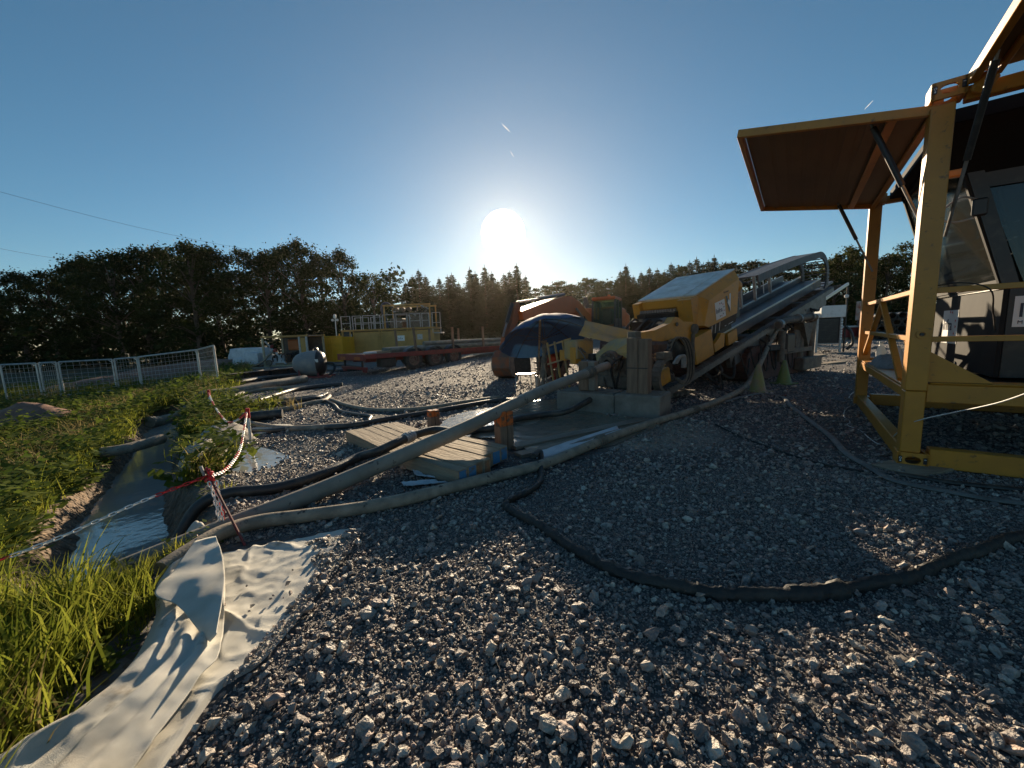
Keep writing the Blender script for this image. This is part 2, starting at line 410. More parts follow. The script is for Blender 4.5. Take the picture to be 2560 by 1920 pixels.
def puddle(name, pts, mat, lift):
    c = np.mean(np.array(pts)[:, :2], 0); zc = np.mean([hz(*q[:2]) for q in pts]) + lift
    P = smooth_path([(q[0], q[1], zc) for q in pts] + [(pts[0][0], pts[0][1], zc)], 5)[:-1]
    m = MB(); m.add([(c[0], c[1], zc)] + [tuple(q) for q in P], [(0, i + 1, (i + 1) % len(P) + 1) for i in range(len(P))])
    return struct(m.build(name, mat))
puddle('puddle_water', [(-2.56, 3.36, -0.08), (-3.17, 3.97, -0.14), (-3.37, 4.45, -0.16), (-3.12, 4.57, -0.14), (-2.39, 4.09, -0.07), (-2.14, 4.11, -0.05), (-2.2, 3.74, -0.05), (-2.27, 3.48, -0.06)], m_water, -.005)
puddle('slurry_puddle', [(-1.06, 4.8, 0), (-0.75, 5.66, 0), (-0.13, 6.09, 0), (0.71, 6.61, 0), (1.07, 5.77, 0), (1.34, 4.92, 0), (1.52, 4.39, 0), (1.02, 3.76, 0), (0.53, 3.62, 0), (0.17, 3.67, 0), (-0.16, 4.13, 0), (-0.53, 4.28, 0)], m_slurry, .012)

# ---------------------------------------------------------------- loose stones
rnd = random.Random(7); nr = np.random.default_rng(11)
def stone_mat():
    m = bpy.data.materials.new('crushed stone'); m.use_nodes = True; n = m.node_tree.nodes; l = m.node_tree.links; p = n['Principled BSDF']
    oi = n.new('ShaderNodeObjectInfo'); r = n.new('ShaderNodeValToRGB'); l.new(oi.outputs['Random'], r.inputs[0])
    cr = r.color_ramp; cr.interpolation = 'CONSTANT'
    for i, (pos, c) in enumerate([(0, (.215, .185, .17)), (.22, (.315, .275, .25)), (.42, (.40, .355, .315)), (.60, (.34, .26, .23)), (.74, (.50, .43, .355)), (.86, (.44, .32, .255)), (.94, (.62, .555, .47))]):
        e = cr.elements[i] if i < 2 else cr.elements.new(pos); e.position = pos; e.color = (*c, 1)
    t = n.new('ShaderNodeTexNoise'); t.inputs['Scale'].default_value = 3.0; t.inputs['Detail'].default_value = 6; tcn = n.new('ShaderNodeTexCoord'); l.new(tcn.outputs['Object'], t.inputs['Vector'])
    x = n.new('ShaderNodeMix'); x.data_type = 'RGBA'; x.blend_type = 'MULTIPLY'; x.inputs['Factor'].default_value = .75; l.new(r.outputs[0], x.inputs['A'])
    q = n.new('ShaderNodeMapRange'); q.inputs['From Min'].default_value = .3; q.inputs['From Max'].default_value = .7; q.inputs['To Min'].default_value = .45; q.inputs['To Max'].default_value = 1.25; l.new(t.outputs['Fac'], q.inputs['Value'])
    l.new(q.outputs[0], x.inputs['B']); l.new(x.outputs['Result'], p.inputs['Base Color'])
    p.inputs['Roughness'].default_value = .55; p.inputs['Specular IOR Level'].default_value = .6
    b = n.new('ShaderNodeBump'); b.inputs['Strength'].default_value = .5; b.inputs['Distance'].default_value = .15; l.new(t.outputs['Fac'], b.inputs['Height']); l.new(b.outputs[0], p.inputs['Normal'])
    return m
m_stone = stone_mat()
def stone_mesh(seed, pts=13):
    r = random.Random(seed); bm = bmesh.new()
    ax = (r.uniform(.8, 1.25), r.uniform(.65, 1.0), r.uniform(.45, .75))
    for i in range(pts):
        v = Vector((r.gauss(0, 1), r.gauss(0, 1), r.gauss(0, 1))).normalized() * r.uniform(.82, 1.05)
        bm.verts.new((v.x * ax[0] * .5, v.y * ax[1] * .5, v.z * ax[2] * .5))
    res = bmesh.ops.convex_hull(bm, input=bm.verts)
    bmesh.ops.delete(bm, geom=[g for g in res['geom_interior'] if isinstance(g, bmesh.types.BMVert)], context='VERTS')
    me = bpy.data.meshes.new('stone'); bm.to_mesh(me); bm.free(); me.materials.append(m_stone); return me
stone_meshes = [stone_mesh(100 + i, 11 + i % 5) for i in range(10)]
def hidden_collection(name, meshes):
    c = bpy.data.collections.new(name)
    for i, m in enumerate(meshes):
        o = bpy.data.objects.new('%s_shape' % name, m); c.objects.link(o)
    return c
def scatter(name, pts, rot, scl, vid, coll):
    """one object: shapes of a collection instanced on explicit points"""
    me = bpy.data.meshes.new(name); N = len(pts)
    me.vertices.add(N); me.vertices.foreach_set('co', np.asarray(pts, np.float32).ravel())
    a = me.attributes.new('rot', 'FLOAT_VECTOR', 'POINT'); a.data.foreach_set('vector', np.asarray(rot, np.float32).ravel())
    a = me.attributes.new('scl', 'FLOAT_VECTOR', 'POINT'); a.data.foreach_set('vector', np.asarray(scl, np.float32).ravel())
    a = me.attributes.new('vid', 'INT', 'POINT'); a.data.foreach_set('value', np.asarray(vid, np.int32))
    o = bpy.data.objects.new(name, me); col.objects.link(o)
    g = bpy.data.node_groups.new(name, 'GeometryNodeTree')
    g.interface.new_socket('Geometry', in_out='INPUT', socket_type='NodeSocketGeometry'); g.interface.new_socket('Geometry', in_out='OUTPUT', socket_type='NodeSocketGeometry')
    N_ = g.nodes; gi = N_.new('NodeGroupInput'); go = N_.new('NodeGroupOutput'); ip = N_.new('GeometryNodeInstanceOnPoints'); ci = N_.new('GeometryNodeCollectionInfo')
    ci.inputs['Collection'].default_value = coll; ci.inputs['Separate Children'].default_value = True; ci.inputs['Reset Children'].default_value = True
    g.links.new(gi.outputs[0], ip.inputs['Points']); g.links.new(ci.outputs[0], ip.inputs['Instance']); ip.inputs['Pick Instance'].default_value = True
    for nm, tp, sk in (('rot', 'FLOAT_VECTOR', 'Rotation'), ('scl', 'FLOAT_VECTOR', 'Scale'), ('vid', 'INT', 'Instance Index')):
        na = N_.new('GeometryNodeInputNamedAttribute'); na.data_type = tp; na.inputs['Name'].default_value = nm
        g.links.new(na.outputs['Attribute'], ip.inputs[sk])
    g.links.new(ip.outputs[0], go.inputs[0])
    md = o.modifiers.new('scatter', 'NODES'); md.node_group = g
    return o
def in_poly(x, y, P):
    r = np.zeros(np.shape(x), bool); j = len(P) - 1
    for i in range(len(P)):
        xi, yi, xj, yj = P[i][0], P[i][1], P[j][0], P[j][1]
        with np.errstate(divide='ignore', invalid='ignore'):
            r ^= ((yi > y) != (yj > y)) & (x < (xj - xi) * (y - yi) / (yj - yi + 1e-12) + xi)
        j = i
    return r
SHEET_ZONE = [(-1.51, 0.72, -0.01), (-1.52, 0.97, -0.01), (-1.43, 1.03, -0.01), (-1.42, 1.2, -0.01), (-1.59, 1.52, -0.01), (-1.82, 1.7, -0.03), (-1.93, 1.89, -0.03), (-1.79, 2.02, -0.02), (-1.53, 2.15, -0.01), (-1.18, 2.21, 0), (-1, 2.25, 0), (-1.04, 2.12, 0), (-1.21, 2.06, 0), (-1.07, 1.93, 0), (-1.11, 1.79, 0), (-1.02, 1.68, 0), (-1.07, 1.56, 0), (-1.01, 1.46, 0), (-1.07, 1.39, 0), (-1.04, 1.29, 0), (-1.09, 1.25, 0), (-1.06, 1.16, 0), (-1.05, 1.04, 0), (-1.04, 0.92, 0), (-0.98, 0.7, 0)]
SLURRY_ZONE = [(-1.06, 4.8, 0), (-0.75, 5.66, 0), (-0.13, 6.09, 0), (0.71, 6.61, 0), (1.07, 5.77, 0), (1.34, 4.92, 0), (1.87, 4.8, 0), (0.99, 3.64, 0), (0.48, 3.29, 0), (0.15, 3.2, 0), (-0.15, 3.78, 0), (-0.52, 4.18, 0)]
SHEET_EDGE = [(-1.93, 1.89, -0.03), (-1.79, 2.02, -0.02), (-1.53, 2.15, -0.01), (-1.18, 2.21, 0), (-0.92, 2.27, 0), (-0.91, 1.94, 0), (-0.91, 1.68, 0), (-0.91, 1.45, 0), (-0.93, 1.24, 0), (-1, 1.13, 0), (-1.02, 1.03, 0), (-1.01, 0.91, 0), (-0.96, 0.7, 0), (-1.07, 0.7, 0), (-1.38, 1.16, -0.01)]
pts = []
for y0, y1, dens in ((.35, 1.6, 3300), (1.6, 3.2, 2700), (3.2, 5.5, 1350), (5.5, 9.0, 420), (9, 14, 130), (14, 22, 28)):
    x0, x1 = -1.55 * y1 - .6, 1.55 * y1 + .6
    N = int((x1 - x0) * (y1 - y0) * dens)
    x = nr.uniform(x0, x1, N); y = nr.uniform(y0, y1, N)
    k = np.abs(x) < 1.5 * y + .5
    pts.append(np.stack([x[k], y[k]], -1))
n_main = sum(len(q) for q in pts)
xf = nr.uniform(-4.5, 4.5, 230000); yf = .4 + 2.5 * nr.random(230000); kf = np.abs(xf) < 1.5 * yf + .3        # fines between the stones
pts.append(np.stack([xf[kf], yf[kf]], -1))
pts = np.concatenate(pts); fine = np.arange(len(pts)) >= n_main; X, Y_ = pts[:, 0], pts[:, 1]
dd = poly_dist(X, Y_, DITCH); ff = field_of(X, Y_)
keep = (ff < .1 + .25 * lump(X, Y_, 2, 1)) & (dd > .55) & ~in_poly(X, Y_, SHEET_ZONE) & ~in_poly(X, Y_, SLURRY_ZONE)
keep &= ~((X < -.95) & (Y_ < 1.9) & (ff > -1.2)) | (X > -1.0)
patch = .5 + .5 * lump(X, Y_, 1.1, 5)
keep &= nr.random(len(X)) < np.where(Y_ > 2.2, .40 + .60 * sst(patch * 1.4), .68 + .32 * sst(patch * 1.6))
X, Y_, fine = X[keep], Y_[keep], fine[keep]; N = len(X)
S = np.where(fine, nr.uniform(.005, .0125, N), 1) * np.where(fine, 1, np.clip(nr.lognormal(math.log(.0150), .52, N), .008, .062) * np.where(Y_ > 14, 2.8, np.where(Y_ > 5.5, 1.7, np.where(Y_ > 3.2, 1.25, 1.05))))
ZZ = height(X, Y_) + S * nr.uniform(.05, .30, N) + .022 * in_poly(X, Y_, SHEET_EDGE)
rot = np.stack([nr.normal(0, .45, N), nr.normal(0, .45, N), nr.uniform(0, 6.28, N)], -1)
scl = np.repeat(S[:, None], 3, 1)
stones_c = hidden_collection('stone', stone_meshes)
grav_o = scatter('gravel', np.stack([X, Y_, ZZ], -1), rot, scl, nr.integers(0, 10, N), stones_c)
tag(grav_o, 'grey crushed stone gravel spread over the yard', 'gravel', kind='stuff')
# the largest loose stones, one by one
n_big = 0
while n_big < 272:
    y = .45 + 2.0 * rnd.random() ** 1.5; x = rnd.uniform(-1.5 * y - .3, 1.5 * y + .3)
    a = np.array([x]); b = np.array([y])
    if in_poly(a, b, SHEET_ZONE)[0] or field_of(x, y) > -.35 or (x < -.9 and y < 2.0): continue
    s = rnd.choice([.032, .036, .042, .05, .066]) * rnd.uniform(.85, 1.15)
    o = bpy.data.objects.new('stone', stone_meshes[n_big % 10]); col.objects.link(o); o.parent = ground
    o.location = (x, y, hz(x, y) + s * .25); o.rotation_euler = (rnd.gauss(0, .5), rnd.gauss(0, .5), rnd.uniform(0, 6.28)); o.scale = (s, s, s)
    n_big += 1

# ---------------------------------------------------------------- grass and weeds
m_grass = leafmat('grass', (.11, .15, .016), (.32, .31, .05), .6)
m_dry = leafmat('dry grass', (.20, .16, .06), (.34, .27, .12), .45)
m_weed = leafmat('weed leaves', (.05, .095, .016), (.18, .21, .035), .5)
def blade_clump(seed, n, hmin, hmax, spread, wid, mat):
    r = random.Random(seed); m = MB()
    for i in range(n):
        a = r.uniform(0, 6.28); x, y = r.gauss(0, spread), r.gauss(0, spread); h = r.uniform(hmin, hmax); bend = r.uniform(.15, .75) * h; w = wid * r.uniform(.7, 1.3)
        dx, dy = math.cos(a), math.sin(a); px, py = -dy * w, dx * w
        p = [(x + dx * bend * t * t, y + dy * bend * t * t, h * (t - .22 * t * t * bend / h)) for t in (0, .4, .75, 1)]
        m.add([(p[0][0] - px, p[0][1] - py, -.02), (p[0][0] + px, p[0][1] + py, -.02), (p[1][0] + px * .9, p[1][1] + py * .9, p[1][2]), (p[1][0] - px * .9, p[1][1] - py * .9, p[1][2]),
               (p[2][0] + px * .6, p[2][1] + py * .6, p[2][2]), (p[2][0] - px * .6, p[2][1] - py * .6, p[2][2]), p[3]], [(0, 1, 2, 3), (3, 2, 4, 5), (5, 4, 6)])
    return m.mesh('blades', mat)
def weed_clump(seed, n, h, mat, leaf=.035):
    r = random.Random(seed); m = MB()
    for i in range(n):
        a = r.uniform(0, 6.28); lean = r.uniform(.05, .5); hh = h * r.uniform(.6, 1.1)
        bx, by = r.gauss(0, .06), r.gauss(0, .06)
        for k in range(7):
            t = (k + 1) / 7; c = Vector((bx + math.cos(a) * lean * hh * t, by + math.sin(a) * lean * hh * t, hh * t)); b = r.uniform(0, 6.28); L = leaf * r.uniform(.8, 1.7) * (1.2 - .5 * t)
            d = Vector((math.cos(b), math.sin(b), r.uniform(-.3, .5))).normalized(); s = d.cross(Vector((0, 0, 1))).normalized() * L * .38
            m.add([c, c + d * L * .55 + s, c + d * L * 1.25, c + d * L * .55 - s], [(0, 1, 2, 3)])
    return m.mesh('weed', mat)
gcl = [blade_clump(1, 26, .07, .17, .035, .0028, m_grass), blade_clump(2, 22, .06, .13, .045, .003, m_grass), blade_clump(3, 18, .09, .22, .04, .0026, m_dry),
       weed_clump(4, 7, .16, m_weed), weed_clump(5, 6, .22, m_weed, .045), weed_clump(6, 8, .10, m_weed, .028), blade_clump(7, 30, .16, .34, .04, .0034, m_grass)]
HEAP = (-12.23, 9.47, -0.78)
grass_c = hidden_collection('grass', gcl)
gp = []
for r0, r1, dens in ((1.0, 3.0, 900), (3.0, 6.0, 330), (6, 11, 120), (11, 20, 34), (20, 34, 12)):
    A = nr.uniform(R_(25), R_(75), int(dens * (R_(50)) * (r1 * r1 - r0 * r0) / 2)); rr = np.sqrt(nr.uniform(r0 * r0, r1 * r1, len(A)))
    gp.append(np.stack([-np.sin(A) * rr, np.cos(A) * rr, np.full(len(A), r0)], -1))
gp = np.concatenate(gp)
# tufts growing on the strip between the ditch and the hoses, and by the sheet
for (cx, cy, sx, n_) in [(*q[:2], s, k) for q, s, k in zip([(-6.46, 8.09, -0.35), (-5.87, 7.16, -0.35), (-6.19, 8.12, -0.35), (-5.24, 6.17, -0.33), (-3.05, 3.32, -0.13), (-2.87, 2.98, -0.11), (-3.07, 3.54, -0.13), (-2.58, 2.74, -0.08), (-4.27, 4.84, -0.26), (-3.54, 4.52, -0.18), (-1.82, 1.7, -0.03), (-1.76, 1.57, -0.02), (-1.83, 1.78, -0.03)], (.42, .38, .45, .2, .15, .15, .12, .16, .15, .1, .16, .2, .1), (150, 150, 120, 60, 60, 70, 30, 60, 25, 14, 90, 90, 30))]:
    gp = np.concatenate([gp, np.stack([nr.normal(cx, sx, n_), nr.normal(cy, sx, n_), np.full(n_, -1.0)], -1)])
X, Y_ = gp[:, 0], gp[:, 1]; dd = poly_dist(X, Y_, DITCH); ff = field_of(X, Y_); tuft = gp[:, 2] < 0
bare = lump(X, Y_, 1.6, 3)
keep = (tuft & (dd > .52)) | ((ff > .20) & (dd > .56 + .15 * lump(X, Y_, 2.5, 1)) & ((bare < .75) | (ff > 2.0)))
keep |= (ff > -.25) & (Y_ < 2.3) & (X < -1.2) & (dd > .62)
keep &= ~in_poly(X, Y_, SHEET_ZONE) & (np.hypot((X - HEAP[0]) / 1.1, (Y_ - HEAP[1]) / .8) > 1)
X, Y_, tuft, R0_ = X[keep], Y_[keep], tuft[keep], gp[keep, 2]; N = len(X)
pv = lump(X, Y_, .9, 2); vid = np.where(nr.random(N) < .46, nr.integers(3, 6, N), nr.integers(0, 2, N)); vid = np.where((pv > .3) & (nr.random(N) < .5), 2, vid)
vid = np.where((Y_ < 1.75) & (nr.random(N) < .16), 6, vid)
S = nr.uniform(.75, 1.35, N) * np.where(R0_ >= 11, 2.1, np.where(R0_ >= 6, 1.6, np.where(R0_ >= 3, 1.25, 1.0))) * np.where(tuft & (Y_ > 3.5), 1.7, np.where(tuft, .62, 1))
S = np.where((Y_ < 2.0) & (vid >= 3) & (vid < 6), S * .62, S)
rot = np.stack([nr.normal(0, .12, N), nr.normal(0, .12, N), nr.uniform(0, 6.28, N)], -1)
go_ = scatter('grass', np.stack([X, Y_, height(X, Y_) - .01], -1), rot, np.repeat(S[:, None], 3, 1), vid, grass_c)
tag(go_, 'green grass and weeds on the field and banks beside the ditch', 'grass', kind='stuff')

# ---------------------------------------------------------------- trees
m_bark = M('bark', (.075, .055, .04), .9, c2=(.13, .10, .075), scale=2, bump=.4, bscale=6)
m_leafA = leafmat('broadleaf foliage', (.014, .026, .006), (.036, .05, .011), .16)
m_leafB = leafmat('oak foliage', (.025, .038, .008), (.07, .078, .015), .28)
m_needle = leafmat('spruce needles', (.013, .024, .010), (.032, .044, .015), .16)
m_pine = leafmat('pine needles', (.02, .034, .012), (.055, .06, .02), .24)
def leaf_quad(m, r, c, L):
    d = Vector((r.gauss(0, 1), r.gauss(0, 1), r.gauss(0, .7))).normalized(); s = d.cross(Vector((r.gauss(0, 1), r.gauss(0, 1), r.gauss(0, 1)))).normalized() * L * r.uniform(.28, .45)
    m.add([c - d * L * .5, c + s, c + d * L * .5, c - s * r.uniform(.6, 1)], [(0, 1, 2, 3)])
def broadleaf(seed, H=14.0, W=4.2, base=.22, clusters=78, per=120, leaf=.27):
    r = random.Random(seed); t = MB(); lean = Vector((r.uniform(-.5, .5), r.uniform(-.5, .5), 0))
    tp = [Vector((0, 0, -.3)), Vector((0, 0, H * .15)) + lean * .2, Vector((0, 0, H * .4)) + lean * .7, Vector((0, 0, H * .7)) + lean, Vector((0, 0, H * .93)) + lean * 1.1]
    t.tube(tp, [H * .022, H * .018, H * .013, H * .007, H * .002], 7)
    c = MB(); cen = []
    for i in range(clusters):
        zt = base + (1 - base) * r.random() ** .85; prof = math.sin(math.pi * min(1, (zt - base) / (1 - base) * .86 + .14)) ** .6
        a = r.uniform(0, 6.28); q = math.sqrt(r.uniform(.15, 1)) * W * prof * r.uniform(.75, 1.12)
        cen.append(Vector((math.cos(a) * q, math.sin(a) * q, H * zt * .97)) + lean)
    for i, p in enumerate(cen):
        if i % 3 == 0:
            b = Vector((0, 0, p.z * .72)) + lean * .7; t.tube([b, (b + p) / 2 + Vector((0, 0, .25)), p], [H * .006, H * .004, H * .0012], 5, cap=False)
        R1 = r.uniform(.5, 1.1) * W * .21
        for k in range(per):
            v = Vector((r.gauss(0, 1), r.gauss(0, 1), r.gauss(0, .75))); leaf_quad(c, r, p + v * R1 * .55, leaf * r.uniform(.6, 1.3))
    return t, c
def spruce(seed, H=15.0, W=3.0, base=.08):
    r = random.Random(seed); t = MB(); t.tube([(0, 0, -.3), (0, 0, H * .5), (0, 0, H)], [H * .014, H * .009, .02], 6); c = MB(); z = H * base; 
    while z < H * .985:
        f = 1 - (z / H - base) / (1 - base); L0 = W * f ** .85 * r.uniform(.8, 1.1) + .12; nb = max(5, int(12 * f + 5)); ph = r.uniform(0, 6.28)
        for k in range(nb):
            if r.random() < .12: continue
            a = ph + 6.283 * k / nb + r.uniform(-.25, .25); L = L0 * r.uniform(.65, 1.15); dr = r.uniform(.12, .4); d = Vector((math.cos(a), math.sin(a), -dr)); up = Vector((0, 0, .18 * L)); s0 = Vector((-d.y, d.x, 0))
            nn = max(3, int(L / .28))
            for j in range(nn):
                q = (j + .6) / nn; p = Vector((0, 0, z)) + d * L * q + up * q * q
                for sgn in (-1, 1):
                    w = (.34 + .3 * (1 - q)) * r.uniform(.6, 1.2); e = p + (s0 * sgn * .85 + d * .5).normalized() * w * min(1, L * .8) + Vector((0, 0, r.uniform(-.22, .02)))
                    m = (e - p).cross(Vector((0, 0, 1))).normalized() * .16
                    c.add([p, (p + e) / 2 + m, e, (p + e) / 2 - m + Vector((0, 0, -.22))], [(0, 1, 2, 3)])
        z += H * .026 * r.uniform(.8, 1.3) * (.6 + .6 * f)
    for k in range(5): c.add([(0, 0, H * .97), (.05 * math.cos(k), .05 * math.sin(k), H * .985), (0, 0, H * 1.02), (-.03, .02, H * .98)], [(0, 1, 2, 3)])
    return t, c
def pine(seed, H=13.0, W=2.6):
    r = random.Random(seed); t = MB(); lean = Vector((r.uniform(-.6, .6), r.uniform(-.4, .4), 0))
    t.tube([Vector((0, 0, -.3)), Vector((0, 0, H * .5)) + lean * .5, Vector((0, 0, H * .96)) + lean], [H * .013, H * .010, .04], 6); c = MB()
    for i in range(46):
        zt = .34 + .65 * r.random(); a = r.uniform(0, 6.28); q = W * (1.05 - zt) ** .5 * r.uniform(.25, 1.25); p = Vector((math.cos(a) * q, math.sin(a) * q, H * zt)) + lean * zt
        t.tube([Vector((0, 0, H * zt - .35 * q)) + lean * zt, p], [.05, .015], 4, cap=False); R1 = r.uniform(.35, .8)
        for k in range(48): v = Vector((r.gauss(0, 1), r.gauss(0, 1), r.gauss(0, .5))); leaf_quad(c, r, p + v * R1 * .6, r.uniform(.2, .42))
    return t, c
kinds = {}
def reg(k, tc_, mat): 
    t, c = tc_; kinds.setdefault(k, []).append((t.mesh('trunk', m_bark), c.mesh('crown', mat)))
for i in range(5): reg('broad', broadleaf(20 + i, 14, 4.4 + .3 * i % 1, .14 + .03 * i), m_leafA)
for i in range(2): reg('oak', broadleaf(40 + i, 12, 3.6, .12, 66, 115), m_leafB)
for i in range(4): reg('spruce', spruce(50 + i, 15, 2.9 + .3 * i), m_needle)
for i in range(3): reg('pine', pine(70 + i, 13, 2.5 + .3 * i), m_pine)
HS = {'broad': 14.0, 'oak': 12.0, 'spruce': 15.0, 'pine': 13.0}
NAME = {'broad': 'broadleaf_tree', 'oak': 'oak_tree', 'spruce': 'spruce_tree', 'pine': 'pine_tree'}
TREES = []
def tree(kind, x, y, top, label, group, wid=1.0, seed=[0]):
    seed[0] += 1; r = random.Random(seed[0] * 13); z0 = hz(x, y); s = (top - z0) / HS[kind]
    e = empty(NAME[kind], (x, y, z0 - .1), r.uniform(0, 6.28)); e.scale = (s * wid, s * wid, s)
    tm, cm = kinds[kind][r.randrange(len(kinds[kind]))]
    for nm, m in (('trunk', tm), ('crown', cm)):
        o = bpy.data.objects.new(nm, m); col.objects.link(o); o.parent = e
    tag(e, label, 'tree', group); TREES.append(e); return e
LB = 'dark broadleaf tree in the tall wood along the left of the yard'; GB = 'broadleaf trees of the left wood'
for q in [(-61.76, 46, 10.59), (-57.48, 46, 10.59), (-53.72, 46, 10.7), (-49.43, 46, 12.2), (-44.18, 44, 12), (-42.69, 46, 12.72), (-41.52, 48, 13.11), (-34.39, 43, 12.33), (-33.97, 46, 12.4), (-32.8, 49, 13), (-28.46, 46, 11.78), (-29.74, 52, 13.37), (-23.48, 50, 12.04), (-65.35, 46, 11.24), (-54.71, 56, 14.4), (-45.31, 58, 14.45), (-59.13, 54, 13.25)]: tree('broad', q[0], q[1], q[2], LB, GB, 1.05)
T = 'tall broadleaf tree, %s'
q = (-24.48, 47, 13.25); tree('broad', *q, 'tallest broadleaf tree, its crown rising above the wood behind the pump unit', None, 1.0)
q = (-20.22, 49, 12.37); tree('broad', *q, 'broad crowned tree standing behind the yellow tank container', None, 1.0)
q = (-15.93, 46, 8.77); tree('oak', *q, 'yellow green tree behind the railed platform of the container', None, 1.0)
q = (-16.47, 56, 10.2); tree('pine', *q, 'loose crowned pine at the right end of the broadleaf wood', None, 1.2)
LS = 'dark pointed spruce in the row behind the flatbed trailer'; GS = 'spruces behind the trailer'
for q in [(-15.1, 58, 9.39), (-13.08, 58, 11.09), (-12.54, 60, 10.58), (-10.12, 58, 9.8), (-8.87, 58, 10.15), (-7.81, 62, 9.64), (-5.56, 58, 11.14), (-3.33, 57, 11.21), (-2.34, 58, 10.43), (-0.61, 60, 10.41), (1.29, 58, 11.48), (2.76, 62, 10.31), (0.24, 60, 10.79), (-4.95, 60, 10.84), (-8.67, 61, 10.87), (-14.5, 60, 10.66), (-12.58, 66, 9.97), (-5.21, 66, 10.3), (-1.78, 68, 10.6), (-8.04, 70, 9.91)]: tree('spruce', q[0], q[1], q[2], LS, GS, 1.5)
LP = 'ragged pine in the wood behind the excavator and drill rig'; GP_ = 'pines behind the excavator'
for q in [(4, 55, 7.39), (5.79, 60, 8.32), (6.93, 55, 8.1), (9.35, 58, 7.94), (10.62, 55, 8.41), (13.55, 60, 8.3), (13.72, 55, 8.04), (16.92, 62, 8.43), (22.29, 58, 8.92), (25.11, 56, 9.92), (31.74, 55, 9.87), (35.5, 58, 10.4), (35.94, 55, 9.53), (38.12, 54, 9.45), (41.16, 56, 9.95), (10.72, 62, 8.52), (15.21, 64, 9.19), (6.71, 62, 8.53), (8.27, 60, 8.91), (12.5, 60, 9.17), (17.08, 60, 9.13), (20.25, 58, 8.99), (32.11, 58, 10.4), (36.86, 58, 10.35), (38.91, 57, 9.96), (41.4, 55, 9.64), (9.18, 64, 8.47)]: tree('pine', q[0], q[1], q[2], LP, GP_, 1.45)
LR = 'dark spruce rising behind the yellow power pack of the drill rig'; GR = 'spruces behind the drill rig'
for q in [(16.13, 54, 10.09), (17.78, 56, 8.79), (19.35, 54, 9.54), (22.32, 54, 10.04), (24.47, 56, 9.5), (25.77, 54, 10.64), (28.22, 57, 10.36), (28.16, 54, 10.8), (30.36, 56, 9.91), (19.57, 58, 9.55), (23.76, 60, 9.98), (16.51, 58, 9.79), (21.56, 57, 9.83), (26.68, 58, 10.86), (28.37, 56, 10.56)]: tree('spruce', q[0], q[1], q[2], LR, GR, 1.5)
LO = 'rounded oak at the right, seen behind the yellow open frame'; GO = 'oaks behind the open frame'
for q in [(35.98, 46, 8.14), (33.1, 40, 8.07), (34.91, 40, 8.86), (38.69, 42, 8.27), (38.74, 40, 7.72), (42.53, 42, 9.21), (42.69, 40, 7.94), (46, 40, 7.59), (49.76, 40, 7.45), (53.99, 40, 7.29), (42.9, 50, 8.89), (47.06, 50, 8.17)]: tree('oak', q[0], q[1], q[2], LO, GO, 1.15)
# each tree of a row is named by its place in that row, counted from the left
ORD = ['leftmost', 'second', 'third', 'fourth', 'fifth', 'sixth', 'seventh', 'eighth', 'ninth', 'tenth', 'eleventh', 'twelfth', 'thirteenth', 'fourteenth', 'fifteenth', 'sixteenth', 'seventeenth', 'eighteenth', 'nineteenth'] + ['twentieth'] + ['twenty-' + q for q in ('first', 'second', 'third', 'fourth', 'fifth', 'sixth', 'seventh', 'eighth', 'ninth')] + ['thirtieth', 'thirty-first', 'thirty-second']
ROW = {GB: 'dark broadleaf tree%s of the tall wood left of the yard', GS: 'dark pointed spruce%s in the row behind the flatbed trailer', GP_: 'ragged pine%s in the wood behind excavator and drill rig', GR: 'dark spruce%s rising behind the yellow housing of the drill rig', GO: 'rounded oak%s behind the yellow open frame'}
for g_, t_ in ROW.items():
    L_ = sorted([e for e in TREES if e.get('group') == g_], key=lambda e: e.location.x / e.location.y)
    for i, e in enumerate(L_): e['label'] = t_ % (', %s from the left,' % ORD[i] if i else ', leftmost,')
# dark mass of further trees and undergrowth closing the wood
m = MB(); r = random.Random(3)
def mass(x0, x1, y0, y1, z1, N, leaf=.5):
    for i in range(N // 45):
        x = r.uniform(x0, x1); y = r.uniform(y0, y1); zt = z1 * (.75 + .25 * math.sin(x * .35 + y)); c_ = Vector((x, y, hz(x, y) + zt * r.random() ** 1.1)); R1 = r.uniform(.7, 1.3)
        for k in range(45): leaf_quad(m, r, c_ + Vector((r.gauss(0, 1), r.gauss(0, 1), r.gauss(0, .7))) * R1 * .6, leaf * r.uniform(.5, 1.3))
mass(-95, -30, 42, 62, 11, 24000, .65); mass(-30, -14, 50, 66, 10, 9000, .6); mass(-60, -12, 38, 46, 2.5, 2500)
mass(-16, 12, 62, 80, 8.0, 13000, .45); mass(8, 62, 56, 74, 8.6, 26000, .45); mass(12, 60, 48, 56, 3, 2500, .5); mass(28, 80, 36, 50, 6, 7000, .6)
tag(m.build('far_wood', m_leafA), 'dark mass of further trees and undergrowth closing the wood round the yard', 'woodland', kind='stuff')

